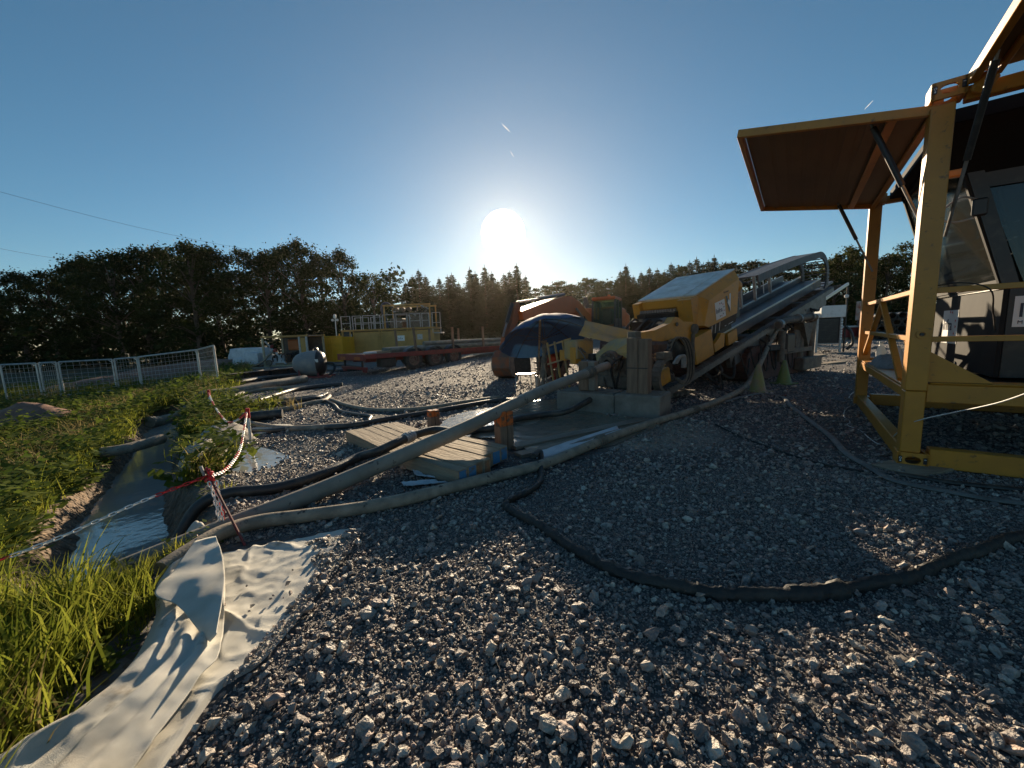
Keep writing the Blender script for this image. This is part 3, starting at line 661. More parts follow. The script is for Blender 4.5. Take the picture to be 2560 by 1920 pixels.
# ================================================================ left side
m_soil = M('red soil', (.20, .105, .075), .95, c2=(.27, .16, .115), scale=3, lo=.4, hi=.65, bump=.9, bscale=9, c3=(.10, .06, .045), s3=12)
def mound(name, c, lx, ly, h, rz, seed, label, cat='soil heap'):
    n, rows = 28, []
    for i in range(n + 1):
        row = []
        for j in range(n + 1):
            a, b = i / n * 2 - 1, j / n * 2 - 1; q = max(0, 1 - math.sqrt(a * a + b * b)) ** .9
            x, y = a * lx, b * ly; w = 1 + .25 * noise.noise(Vector((x * 1.1 + seed, y * 1.1, 0))); z = h * q * w + .05 * h * noise.noise(Vector((x * 5, y * 5, seed))) * min(1, q * 5)
            X = c[0] + x * math.cos(rz) - y * math.sin(rz); Y = c[1] + x * math.sin(rz) + y * math.cos(rz); row.append((X, Y, hz(X, Y) - .06 + z))
        rows.append(row)
    return tag(MB().grid(rows).build(name, m_soil, smooth=80), label, cat)
mound('soil_heap', (HEAP[0] - .2, HEAP[1] + .1, 0), 1.7, 1.0, .75, .35, 3, 'small heap of red soil on the grass in front of the mesh fence')
mound('soil_heap', (-20.5, 24.0, 0), 7.5, 2.3, 1.0, 1.1, 8, 'long bank of red soil behind the mesh fence')
# white sack by the small heap
m_bag = M('white woven plastic', (.62, .64, .66), .5, c2=(.42, .44, .47), scale=4, lo=.4, hi=.7, bump=.25, bscale=12)
def bag(name, c, d, label, seed, group=None, rz=0.0, cat='bag', parts=True):
    """soft sided bag: pinched box with sagging, wrinkled sides"""
    m = MB(); n = 9; r = random.Random(seed)
    for f in range(6):
        rows = []
        for i in range(n + 1):
            row = []
            for j in range(n + 1):
                a, b = i / n * 2 - 1, j / n * 2 - 1; p = [(a, b, 1), (b, a, -1), (1, a, b), (-1, b, a), (b, 1, a), (a, -1, b)][f]; v = Vector(p)
                s = 1 - .10 * (abs(v.x * v.y) + abs(v.y * v.z) + abs(v.x * v.z)) / 1.5 + .05 * noise.noise(v * 2.3 + Vector((seed, 0, 0)))
                q = Vector((v.x * d[0] / 2 * s, v.y * d[1] / 2 * s, (v.z * s + 1) * d[2] / 2)); row.append((q.x, q.y, max(0, q.z)))
            rows.append(row)
        m.grid(rows)
    me_ = m.mesh(name, m_bag, 70); o = bpy.data.objects.new(name, me_); col.objects.link(o); o.location = c; o.rotation_euler = (0, 0, rz)
    return tag(o, label, cat, group)
q = (-13.59, 10.26, -0.8); bag('white_sack', (q[0] + .15, q[1] - .35, hz(q[0], q[1]) + .02), (.75, .4, .14), 'flat pale sack lying at the foot of the small red soil heap', 2, cat='sack')
# mesh fence panels
m_galv = M('galvanised fence tube', (.55, .55, .53), .4, .5, c2=(.38, .37, .35), scale=6)
fp = [(-19.82, 14.94, -0.8), (-19.18, 15.65, -0.8), (-19.04, 16.21, -0.8), (-18.02, 17.51, -0.8), (-17.2, 17.82, -0.77), (-13.38, 16.53, -0.47)]
fp.append((-10.44, 13.65, -0.38))
lab = ['mesh fence panel at the far left, cut by the picture edge', 'narrow mesh fence panel second from the left edge', 'wide mesh fence panel in front of the left part of the soil bank', 'narrow mesh fence panel in the middle of the fence', 'long mesh fence panel in front of the right part of the soil bank', 'mesh fence panel turned end on at the right end of the fence']
for i in range(6):
    a, b = Vector((fp[i][0], fp[i][1], hz(fp[i][0], fp[i][1]))), Vector((fp[i + 1][0], fp[i + 1][1], hz(fp[i + 1][0], fp[i + 1][1]))); Hf = 1.5
    d = (b - a).normalized(); a = a + d * .04; b = b - d * .04
    e = empty('fence_panel', a); A = Vector((0, 0, 0)); B = b - a; U = Vector((0, 0, Hf))
    for nm, p0, p1 in (('post', A - Vector((0, 0, .05)), A + U), ('post', B - Vector((0, 0, .05)), B + U), ('top_rail', A + U, B + U), ('bottom_rail', A + U * .06, B + U * .06)):
        MB().tube([p0, p1], .032, 8).build(nm, m_galv, e, True)
    g = MB(); L = B.length; nvw = max(8, int(L / .26))
    for k in range(1, nvw): p_ = B * (k / nvw); g.tube([p_ + U * .06, p_ + U], .0045, 4, cap=False)
    for k in range(1, 8): g.tube([A + U * (.06 + .94 * k / 8), B + U * (.06 + .94 * k / 8)], .005, 4, cap=False)
    g.build('wire_mesh', m_galv, e)
    for s_, P in ((1, A), (-1, B)):
        MB().tube([P + U * .90, P + d * s_ * .13 + U], .018, 5).build('corner_brace', m_galv, e)
    ft = MB(); ft.box(A + Vector((0, 0, .05)), (.28, .62, .13), rz=math.atan2(d.y, d.x), bev=.03); ft.build('foot_block', m_conc, e)
    tag(e, lab[i], 'fence panel', 'mesh fence panels')
MB_ = MB; p1 = Vector(fp[0]); 
# long pipe lying across the ditch and field edge
def hose(name, pts, r, mat, label, cat='hose', k=6, n=10, group=None, flat=1.0, wob=None, couple=None, cm=None):
    P = smooth_path(pts, k)
    if couple:
        o0 = P[0].copy(); e = empty(name, o0); MB().tube([p - o0 for p in P], r, n, flat=flat, wob=wob).build('tube', mat, e, 60)
        for t in couple:
            i = int(t * (len(P) - 2)); a, b = P[i], P[i + 1]; d = (b - a).normalized(); c = MB(); R1 = r if not isinstance(r, list) else r[i]
            c.tube([a - d * R1 * 1.6 - o0, a - d * R1 * 1.5 - o0, a + d * R1 * 1.5 - o0, a + d * R1 * 1.6 - o0], [R1 * 1.05, R1 * 1.25, R1 * 1.25, R1 * 1.05], 12)
            for z in (-.8, 0.0, .8): c.tube([a + d * R1 * (z - .15) - o0, a + d * R1 * (z + .15) - o0], R1 * 1.38, 12)
            c.build('coupling', cm or m_mudsteel, e, True)
        return tag(e, label, cat, group)
    o0 = P[0].copy(); o = MB().tube([p - o0 for p in P], r, n, flat=flat, wob=wob).build(name, mat, None, 60); o.location = o0
    return tag(o, label, cat, group)
hose('crossing_pipe', [(-5.71, 5.18, -0.26), (-5.54, 5.28, -0.26), (-5.49, 5.53, -0.26), (-5.48, 5.86, -0.26)], .075, m_hose, 'short muddy pipe laid across the ditch above the water', 'pipe', 3)
q = [(x, y, hz(x, y) + .13) for x, y, _ in [(-8.35, 8.65, -0.46), (-8.53, 9.23, -0.44), (-8.54, 9.84, -0.41), (-8.51, 10.49, -0.38), (-8.3, 11.08, -0.35), (-8.1, 11.9, -0.35), (-7.9, 12.88, -0.35), (-7.72, 14.32, -0.35)]]
hose('long_pipe', q, .14, m_hose, 'long thick muddy pipe running from the ditch towards the grey tank', 'pipe')
rr_ = random.Random(5)
YH = [([(-10.21, 13.26, -0.38), (-10.09, 14.24, -0.35), (-10.03, 15.65, -0.35), (-9.33, 16.61, -0.35), (-8.65, 17.7, -0.35)], .10, m_hosedk, 'dark hose lying along the foot of the long steel beam'),
      ([(-11.67, 14.48, -0.43), (-11.69, 15.98, -0.37), (-11.88, 18.08, -0.35), (-12.6, 21.16, -0.35), (-11.94, 22.33, -0.35)], .09, m_hose, 'muddy hose running behind the steel beam to the pump unit'),
      ([(-7.15, 9.51, -0.35), (-6.47, 9.36, -0.35), (-6.18, 9.83, -0.35), (-5.76, 10.14, -0.35), (-5.28, 10.3, -0.33), (-4.12, 8.75, -0.24), (-3.31, 7.47, -0.16), (-2.56, 6.59, -0.08), (-1.94, 6.15, -0.03), (-1.41, 6.15, -0.01), (-0.77, 6.49, 0), (-0.23, 6.82, 0)], .035, m_hose, 'thin pale hose winding across the yard towards the parasol'),
      ([(-6.34, 8.55, -0.35), (-5.69, 8.51, -0.35), (-5.4, 8.72, -0.34), (-5.11, 9.17, -0.32), (-4.93, 9.72, -0.31), (-5.2, 10.66, -0.33)], .055, m_hosedk, 'black hose ending in a grey nozzle near the grass tuft'),
      ([(-5.5, 7.63, -0.34), (-5.35, 7.99, -0.33), (-4.75, 7.97, -0.3), (-4.57, 8.37, -0.28), (-4.37, 8.81, -0.26), (-4.64, 9.67, -0.29)], .05, m_hose, 'muddy hose curling back in a loop beside the black hose'),
      ([(-4.93, 9.72, -0.31), (-3.73, 7.88, -0.2), (-3.07, 6.73, -0.13), (-2.54, 6.12, -0.08), (-2.18, 5.75, -0.05), (-2.08, 5.41, -0.04)], .028, m_hosedk, 'black cable kinking towards the back timber mat'),
      ([(-4.04, 5.76, -0.23), (-3.45, 5.5, -0.17), (-3.03, 5.48, -0.13), (-2.46, 5.12, -0.07), (-2.08, 5.13, -0.04), (-1.94, 5.28, -0.03), (-1.73, 5.45, -0.02), (-1.41, 5.65, -0.01), (-0.93, 5.94, 0), (-0.37, 6.4, 0), (0.02, 6.49, 0)], .04, m_hosedk, 'dark hose passing behind the back timber mat'),
      ([(-4.44, 7.14, -0.27), (-4.6, 6.84, -0.28), (-4.88, 6.88, -0.31), (-3.87, 5.95, -0.21), (-3.12, 5.39, -0.14), (-2.33, 5.11, -0.06)], .045, m_hose, 'grey hose snaking over the gravel left of the back mat'),
      ([(-13.59, 17.73, -0.42), (-15.41, 21.16, -0.4), (-15.09, 22.2, -0.35), (-14.12, 22.37, -0.35), (-12.99, 19.79, -0.35), (-12.9, 17.97, -0.37), (-12.24, 16.2, -0.39)], .07, m_hose, 'coiled hose at the right end of the mesh fence'),
      ([(-9.74, 19.98, -0.35), (-8.2, 18.64, -0.35), (-7.4, 19.52, -0.35), (-9.11, 21.99, -0.35), (-10.85, 23.47, -0.35), (-12.79, 26.33, -0.35)], .08, m_hosedk, 'dark hoses heaped behind the grey tank'),
      ([(-6.49, 9.75, -0.35), (-6.56, 10.66, -0.35), (-6.63, 11.72, -0.35), (-6.27, 12.44, -0.35), (-5.6, 12.64, -0.34)], .07, m_hosedk, 'dark pipe lying beside the thin pale hose'),
      ([(-7.85, 10.64, -0.35), (-8.04, 11.7, -0.35), (-7.52, 12.25, -0.35), (-6.8, 12.59, -0.35)], .06, m_hose, 'muddy pipe lying left of the dark pipe')]
for P, r_, mt, lb in YH:
    P = [(x, y, hz(x, y) + r_ * .8) for x, y, _ in P]; hose('yard_hose', P, r_, mt, lb, couple=[.93] if 'nozzle' in lb else None, cm=m_grey)
# chunk of cut pipe and dark block by second post
q = (-4.41, 6.73, -0.27); MBp = MB(); d = Vector((.9, .35, 0)).normalized()
e = tag(MBp.tube([(0, 0, .09), tuple(d * .2 + Vector((0, 0, .09))), tuple(d * .62 + Vector((0, 0, .09)))], .09, 14).build('pipe_offcut', m_hosedk, None, True), 'short black pipe offcut beside the second chain post', 'pipe'); e.location = (q[0] - .4, q[1], hz(q[0], q[1]))
# long dark steel beam
a, b = (-10.82, 14.57, -0.37), (-9.17, 18.32, -0.35); a = Vector((a[0], a[1], hz(a[0], a[1]))); b = Vector((b[0], b[1], hz(b[0], b[1]) )); e = empty('steel_beam', a); B = b - a
mb = MB(); mb.bar((0, 0, .06), B + Vector((0, 0, .06)), .32, .03); mb.bar((0, 0, .22), B + Vector((0, 0, .22)), .03, .30); mb.bar((0, 0, .38), B + Vector((0, 0, .38)), .32, .03)
mb.build('beam_section', M('dark rusty steel', (.035, .028, .025), .7, c2=(.10, .06, .045), scale=4), e)
for k in (.2, .4, .6, .8): MB().bar(B * k + Vector((0, 0, .08)), B * k + Vector((0, 0, .36)), .28, .02).build('web_stiffener', m_black, e)
tag(e, 'long dark steel beam lying on the ground left of the grey tank', 'steel beam')

# ---------------------------------------------------------------- chain barrier
m_cred = M('red plastic', (.52, .02, .02), .4); m_cwht = M('white plastic', (.72, .72, .72), .4)
def link_mesh(mat, L=.042, Wd=.022, r=.0036):
    pts = []; rr = Wd / 2 - r; hl = L / 2 - Wd / 2
    for k in range(5): a = math.pi * k / 4 - math.pi / 2; pts.append(Vector((hl + rr * math.cos(a), rr * math.sin(a), 0)))
    for k in range(5): a = math.pi * k / 4 + math.pi / 2; pts.append(Vector((-hl + rr * math.cos(a), rr * math.sin(a), 0)))
    m = MB(); n = 5; vs = []; N = len(pts)
    for i, p in enumerate(pts):
        t = (pts[(i + 1) % N] - pts[i - 1]).normalized(); nn = Vector((0, 0, 1)).cross(t)
        for k in range(n): a = 6.2832 * k / n; vs.append(p + (nn * math.cos(a) + Vector((0, 0, 1)) * math.sin(a)) * r)
    m.add(vs, [(i * n + k, i * n + (k + 1) % n, ((i + 1) % N) * n + (k + 1) % n, ((i + 1) % N) * n + k) for i in range(N) for k in range(n)])
    return m.mesh('link', mat, True)
lk = {'r': link_mesh(m_cred), 'w': link_mesh(m_cwht)}
def chain(pts, pattern, label, run=10, scale=1.0, start=0, limit=None):
    P = smooth_path(pts, 16); L = [0]
    for i in range(1, len(P)): L.append(L[-1] + (P[i] - P[i - 1]).length)
    o0 = P[0].copy(); e = empty('chain', o0); pitch = .0325 * scale; n = int(L[-1] / pitch)
    for k in range(n):
        s = (k + .5) * pitch; i = max(1, next(j for j in range(1, len(P)) if L[j] >= s)); f = (s - L[i - 1]) / (L[i] - L[i - 1]); p = P[i - 1].lerp(P[i], f); t = (P[i] - P[i - 1]).normalized()
        kind = pattern[((k + start) // run) % len(pattern)]
        o = bpy.data.objects.new('link', lk[kind]); col.objects.link(o); o.parent = e; o.location = p - o0
        q = t.to_track_quat('X', 'Z').to_matrix().to_4x4() @ Matrix.Rotation(math.pi / 4 + (math.pi / 2) * (k % 2), 4, 'X'); o.rotation_euler = q.to_euler(); o.scale = (scale,) * 3
    return tag(e, label, 'chain')
KN = Vector((-1.88, 2.28, 0.36))
chain([KN, (-1.97, 2.14, 0.34), (-2.05, 2, 0.32), (-2.13, 1.88, 0.29), (-2.21, 1.76, 0.26), (-2.29, 1.66, 0.24), (-2.37, 1.56, 0.23)], 'rwwrrrrrrrrrrrrr', 'red and white plastic chain sagging from the near post to the left picture edge', 8)
T2 = Vector((-3.44, 4.9, 0.28))
chain([KN, (-1.98, 2.5, 0.3), (-2.2, 2.9, 0.24), (-2.49, 3.4, 0.21), (-2.87, 4, 0.22), T2], 'wrwr', 'red and white chain rising from the near post to the second post', 8, 1.15)
T3 = Vector((-6.05, 7.6, 0.23))
chain([T2, (-3.87, 5.3, 0.1), (-4.39, 5.8, -0.02), (-4.96, 6.4, 0.01), (-5.52, 7, 0.12), T3], 'rwrw', 'red and white chain sagging over the grass tuft between second and third post', 9, 1.5)
for j, (dx, pat, ln, sg) in enumerate(((-.016, 'w', .40, .0), (.012, 'r', .45, .015), (.036, 'w', .38, -.01), (-.004, 'w', .33, .02))):
    top = KN + Vector((.02 + dx, -.01 * j, -.03)); chain([top, top + Vector((.012 + sg, .0, -ln * .5)), top + Vector((.02 + sg * .4, .0, -ln))], pat, ['white chain strand hanging at the left of the bundle on the near post', 'long red chain strand hanging from the near post down to the hose', 'white chain strand hanging at the right of the bundle on the near post', 'short white chain strand bunched between the hanging strands'][j], 40)
m_rod = M('rusty red rod', (.20, .03, .03), .6, c2=(.09, .04, .03), scale=30)
b = Vector((-1.5, 2.04, -0.01)); b.z = hz(b.x, b.y); e = empty('leaning_rod', b); MB().tube([(0, 0, -.08), tuple(KN - b + (KN - b).normalized() * .05)], .0075, 8).build('rod', m_rod, e, True)
kn = MB(); r = random.Random(4)
for k in range(7): kn.ring(KN - b + Vector((r.gauss(0, .012), r.gauss(0, .012), r.gauss(-.01, .02))), (r.gauss(0, 1), r.gauss(0, 1), r.gauss(0, 1)), .026, .015, .011, 10)
kn.build('chain_knot', m_cred, e); MB().tube([KN - b + Vector((-.03, 0, .0)), KN - b + Vector((-.045, 0, .06))], .009, 7).build('rod_tip', m_grey, e)
tag(e, 'thin red rod leaning over the hoses with the chain knotted at its top', 'rod')
for T, base_, lb, hh in ((T2, (-3.71, 5.28, -0.2), 'pale chain post with red top between puddle and grass tuft', 0), (T3, (-8.28, 10.39, -0.37), 'far chain post by the end of the mesh fence', 0)):
    z0 = hz(T.x, T.y); e = empty('chain_post', (T.x, T.y, z0)); h_ = max(.3, T.z - z0)
    MB().tube([(0, 0, -.05), (.01, 0, h_ * .82)], .017, 8).build('post', m_white, e, True); MB().tube([(.01, 0, h_ * .82), (.012, 0, h_ + .05)], .024, 8).build('post_cap', m_cred, e, True); tag(e, lb, 'post')
q = (-3.4, 4.34, -0.16); e = empty('red_stake', (q[0], q[1], hz(q[0], q[1]))); MB().box((0, 0, .07), (.035, .02, .18), rz=.4).build('stake', m_sleeper, e); MB().box((0, 0, .165), (.05, .03, .07), rz=.4, bev=.005).build('painted_top', m_red, e); tag(e, 'short wooden stake with red painted top by the puddle', 'stake')

# ---------------------------------------------------------------- geotextile
m_geo = M('white geotextile felt', (.66, .64, .57), .9, c2=(.47, .42, .33), scale=2.2, lo=.48, hi=.75, bump=.3, bscale=420, c3=(.27, .22, .155), s3=7, lo3=.6, hi3=.76, transl=.12)
m_geodirty = M('soiled geotextile', (.36, .335, .29), .9, c2=(.22, .20, .17), scale=3, lo=.4, hi=.65, bump=.4, bscale=70)
def curve_sample(C_, n):
    P = smooth_path(C_, 12); L = [0]
    for i in range(1, len(P)): L.append(L[-1] + (P[i] - P[i - 1]).length)
    res = []
    for k in range(n):
        s = L[-1] * k / (n - 1); i = 1
        while i < len(P) - 1 and L[i] < s: i += 1
        res.append(P[i - 1].lerp(P[i], (s - L[i - 1]) / max(1e-9, L[i] - L[i - 1])))
    return res
def ridge(x, w): return math.exp(-(x / w) ** 2)
def cloth(name, left, right, hf, mat, parent=None, na=90, nb=70, lift=.012, thick=.003):
    A, B = curve_sample(left, na), curve_sample(right, na); rows = []
    for i in range(na):
        row = []
        for j in range(nb):
            t = j / (nb - 1); p = A[i].lerp(B[i], t); dx, dy, z = hf(i / (na - 1), t, p); row.append((p.x + dx, p.y + dy, hz(p.x + dx, p.y + dy) + lift + z))
        rows.append(row)
    o = MB().grid(rows).build(name, mat, parent, 75)
    md = o.modifiers.new('thickness', 'SOLIDIFY'); md.thickness = thick; md.offset = 1
    return o
geo = empty('geotextile_sheet', (-1.4, 1.6, 0)); inv = Vector((1.4, -1.6, 0))
def fix(o): 
    o.location = inv; return o
def low_h(i, t, p):
    v = Vector((p.x * 9, p.y * 9, 1)); w = noise.noise(v) * .5 + .5
    cr1 = (1 - abs(noise.noise(Vector((p.x * 3.1, p.y * 3.1 + .6 * p.x, 21))))) ** 7; cr2 = (1 - abs(noise.noise(Vector((p.x * 6.5 + 3, p.y * 5.5, 31))))) ** 8; u1 = noise.noise(Vector((p.x * 2.6, p.y * 2.6, 4))); u2 = noise.noise(Vector((p.x * 4.2 + 7, p.y * 4.2, 8))); z = .006 * w + .02 * ridge(math.sin((p.x * .85 + p.y * .75) * 8 + 5.5 * u1), .2) * max(0, .25 + 1.3 * u2) + .013 * cr1 * max(.15, .5 + u2) + .006 * cr2 + .004 * noise.noise(Vector((p.x * 22, p.y * 22, 3)))
    edge = min(1, (1 - t) * 7); return 0, 0, z * edge - .016 * (1 - min(1, (1 - t) * 12))
fix(cloth('lower_sheet', [(-1.79, 1.91, -0.03), (-1.52, 1.66, -0.01), (-1.32, 1.42, -0.01), (-1.21, 1.22, 0), (-1.18, 1.09, 0), (-1.17, 0.99, 0), (-1.15, 0.82, 0)], [(-0.94, 2.25, 0), (-0.95, 1.97, 0), (-0.93, 1.69, 0), (-0.93, 1.46, 0), (-0.95, 1.25, 0), (-1.02, 1.14, 0), (-0.97, 0.82, 0)], low_h, m_geo, geo, 110, 90))
def strip_h(i, t, p):
    v = Vector((p.x * 6, p.y * 6, 5)); n1 = noise.noise(v)
    z = .030 + .018 * n1 + .045 * math.exp(-((t - .96) / .09) ** 2) * (1 - sst((i - .42) / .08)) 
    z += .035 * ridge(t - .55 - .25 * (i - .5), .10) * sst((i - .45) / .2) + .03 * ridge(t - .80 - .1 * (i - .7), .07) * sst((i - .5) / .1) + .022 * ridge(t - .25 + .2 * (i - .6), .09) * sst((i - .35) / .2)
    z += .022 * ridge(math.sin(t * 9 + i * 14 + 2 * n1), .35) * (1 - sst((i - .3) / .2))
    z += .007 * (1 - abs(noise.noise(Vector((p.x * 4.5, p.y * 2.2, 14))))) ** 7 + .004 * (1 - abs(noise.noise(Vector((p.x * 9, p.y * 6, 24))))) ** 8 + .003 * noise.noise(Vector((p.x * 25, p.y * 25, 2)))
    return 0, 0, z * min(1, t * 6 + .15)
fix(cloth('folded_flap', [(-1.75, 1.96, -0.02), (-1.76, 1.76, -0.02), (-1.66, 1.62, -0.02), (-1.56, 1.51, -0.01), (-1.45, 1.32, -0.01), (-1.42, 1.2, -0.01), (-1.44, 1.05, -0.01), (-1.52, 0.97, -0.01), (-1.6, 0.85, -0.02)], [(-1.63, 1.95, -0.02), (-1.48, 1.79, -0.01), (-1.33, 1.61, -0.01), (-1.21, 1.44, 0), (-1.09, 1.25, 0), (-1.08, 1.16, 0), (-1.06, 1.05, 0), (-1.04, 0.93, 0), (-1.02, 0.8, 0)], strip_h, m_geo, geo, 150, 60, .02))
fix(cloth('turned_back_fold', [(-1.73, 1.94, -0.02), (-1.64, 1.69, -0.02), (-1.59, 1.55, -0.02), (-1.44, 1.48, -0.01), (-1.25, 1.35, 0), (-1.15, 1.29, 0)], [(-1.62, 1.95, -0.02), (-1.47, 1.79, -0.01), (-1.3, 1.58, 0), (-1.19, 1.41, 0), (-1.11, 1.28, 0), (-1.09, 1.25, 0)], lambda i, t, p: (0, 0, .075 + .03 * t + .014 * noise.noise(Vector((p.x * 9, p.y * 9, 3))) - .03 * sst((i - .75) / .25) * (1 - t)), m_geo, geo, 60, 40, .03))
# a few stones and clods carried onto the sheet
r = random.Random(77)
for k in range(26):
    t_ = r.random(); x = -1.35 + .62 * t_ + r.gauss(0, .10); y = 1.35 + .85 * t_ + r.gauss(0, .12); s = r.uniform(.012, .034)
    o = bpy.data.objects.new('stone', stone_meshes[k % 10]); col.objects.link(o); o.parent = ground; o.location = (x, y, hz(x, y) + .03 + s * .2); o.rotation_euler = (r.gauss(0, .5), r.gauss(0, .5), r.uniform(0, 6)); o.scale = (s, s, s)
tag(geo, 'dirty white geotextile sheet, folded back on itself along the gravel edge', 'geotextile sheet')
def hump(f): return lambda i, t, p: (0, 0, f * math.sin(math.pi * i) ** .6 * math.sin(math.pi * t) ** .6 * (1 + .35 * noise.noise(Vector((p.x * 4, p.y * 4, 9)))) + .012 * noise.noise(Vector((p.x * 15, p.y * 15, 2))))
tag(cloth('bank_liner', [(-3.83, 4.23, -0.21), (-4.27, 4.84, -0.26), (-4.4, 5.31, -0.27), (-4.07, 5.23, -0.24)], [(-3.27, 3.68, -0.15), (-3.08, 3.66, -0.13), (-3.03, 3.84, -0.13), (-3.2, 4.29, -0.15)], hump(.15), m_geodirty, None, 40, 40), 'soiled grey liner humped over the bank between ditch and puddle', 'liner')
tag(cloth('bank_liner', [(-4.95, 5.91, -0.31), (-5.01, 6.27, -0.31), (-4.75, 6.35, -0.3), (-4.09, 5.84, -0.24)], [(-4.13, 4.98, -0.24), (-3.82, 4.9, -0.21), (-3.61, 4.94, -0.19), (-3.49, 5.1, -0.17)], hump(.17), m_geodirty, None, 40, 40), 'soiled grey liner bulging behind the puddle near the second post', 'liner')
tag(cloth('loose_sheet', [(-4.22, 6.09, -0.25), (-4.02, 6.18, -0.23), (-3.75, 6.13, -0.2), (-3.34, 5.8, -0.16)], [(-3.9, 5.55, -0.22), (-3.66, 5.5, -0.19), (-3.49, 5.57, -0.17), (-3.28, 5.56, -0.15)], hump(.03), m_geo, None, 24, 24), 'scrap of white sheet on the gravel right of the second post', 'sheet')
tag(cloth('torn_sheet', [(-2.24, 2.3, -0.05), (-2.32, 2.5, -0.06), (-2.21, 2.5, -0.05), (-2.02, 2.34, -0.04)], [(-2.15, 2.13, -0.05), (-2.08, 2.19, -0.04), (-2.02, 2.26, -0.04), (-1.93, 2.26, -0.03)], hump(.07), m_geo, None, 24, 24), 'crumpled white sheet scrap behind the thick pipe near the chain bundle', 'sheet')
tag(cloth('red_cloth', [(-1.73, 1.84, -0.02), (-1.74, 1.9, -0.02), (-1.73, 1.94, -0.02)], [(-1.68, 1.8, -0.02), (-1.68, 1.85, -0.02), (-1.68, 1.89, -0.02)], hump(.03), m_red, None, 16, 16), 'scrap of red cloth tucked between hose and folded sheet', 'cloth')
# power lines over the left wood
m_wire = M('power line', (.03, .03, .035), .6)
for a, b, lb in (((-82.51, 50, 27.55), (-55.09, 100, 22.78), 'highest overhead power line crossing the sky at the left'), ((-84.57, 50, 19.95), (-90.15, 100, 21.27), 'middle overhead power line dipping behind the left wood'), ((-86.27, 50, 13.7), (-108.9, 100, 20.5), 'lowest overhead power line just above the left wood')):
    a, b = Vector(a), Vector(b); P = [a.lerp(b, t / 12) - Vector((0, 0, 1.6 * math.sin(math.pi * t / 12))) for t in range(13)]
    o = MB().tube([p - a for p in P], .022, 5).build('power_line', m_wire); o.location = a; tag(o, lb, 'power line')
# vapour trails high in the sky
m_trail = bpy.data.materials.new('vapour trail'); m_trail.use_nodes = True
_n = m_trail.node_tree.nodes; _l = m_trail.node_tree.links; tr = _n.new('ShaderNodeBsdfTranslucent'); tr.inputs['Color'].default_value = (.9, .9, .9, 1); tp_ = _n.new('ShaderNodeBsdfTransparent'); mx = _n.new('ShaderNodeMixShader'); mx.inputs[0].default_value = .55
_l.new(tp_.outputs[0], mx.inputs[1]); _l.new(tr.outputs[0], mx.inputs[2]); _l.new(mx.outputs[0], _n['Material Output'].inputs['Surface'])
for a, b, lb, r_ in (((-1.09, 2500, 1259.3), (44.57, 2500, 1213.59), 'short white vapour trail high above the sun', 2.4), ((43.12, 2500, 1103.81), (64.32, 2500, 1068.78), 'tiny white vapour trail just above the sun', 1.5), ((2183.83, 2500, 1259.09), (2232.74, 2500, 1308.72), 'faint vapour trail above the raised yellow flap', 1.4)):
    a, b = Vector(a), Vector(b); o = MB().tube([(0, 0, 0), tuple((b - a) * .5), tuple(b - a)], [r_ * .3, r_, r_ * .4], 6).build('vapour_trail', m_trail); o.location = a; tag(o, lb, 'vapour trail')


# ================================================================ timber mats, hoses, plinth
m_blue = M('blue paint on timber', (.05, .19, .36), .75, c2=(.16, .13, .10), scale=14, lo=.5, hi=.68, bump=.3)
m_endor = M('orange stained timber end', (.40, .17, .07), .85, c2=(.2, .13, .08), scale=12, lo=.4, hi=.6, bump=.3)
def mat_of_planks(origin, ang, planks, label, th=.125):
    """planks: (offset across, width, start, length, end paint)"""
    e = empty('timber_mat', (origin[0], origin[1], hz(origin[0], origin[1]) + .004), ang); r = random.Random(int(origin[0] * 100))
    for off, w, s, L, paint in planks:
        dz = r.uniform(-.004, .004); o = MB().box((s + L / 2, off + w / 2, th / 2 + .006 + dz), (L, w - .003, th), bev=.0025, rx=r.uniform(-.004, .004)).build('plank', m_wood, e)
        MB().tube([(s + L - .07, off + w / 2, th * .5 + dz), (s + L - .0699, off + w / 2, th * .5 + dz)], .001, 4).v
        if paint: 
            MB().box((s + L + .0015, off + w / 2, th / 2 + .006 + dz), (.004, w - .03, th - .02), bev=.001).build('painted_end', paint, o)
    w0 = planks[0][0]; s0 = planks[0][2]; L0 = planks[0][3]
    for x in (s0 + .09, s0 + L0 - .09):
        MB().ring((x, w0 + .008, th * .55), (0, 1, 0), .026, .014, .012, 12).build('bolt', m_black, e)
    return tag(e, label, 'timber mat')
angA = math.atan2(-.93, .82)
mat_of_planks((-1.97, 4.40), angA, [(0, .105, 0, 1.22, None), (.105, .10, .0, 1.21, None), (.205, .11, .01, 1.2, None), (.315, .10, -.02, 1.2, None), (.415, .11, .0, 1.2, None), (.525, .1, .03, 1.1, None)], 'back timber mat of six planks lying left of the thick pipe')
angB = math.atan2(-.56, .64)
mat_of_planks((-1.08, 3.34), angB, [(0, .10, 0, .86, m_blue), (.10, .10, .01, .85, m_blue), (.20, .085, 0, .84, m_endor), (.285, .085, .0, .845, m_endor), (.385, .10, -.05, .80, m_endor), (.485, .115, -.03, .775, m_blue), (.60, .10, .0, .74, m_blue)], 'front timber mat with blue and orange painted plank ends')
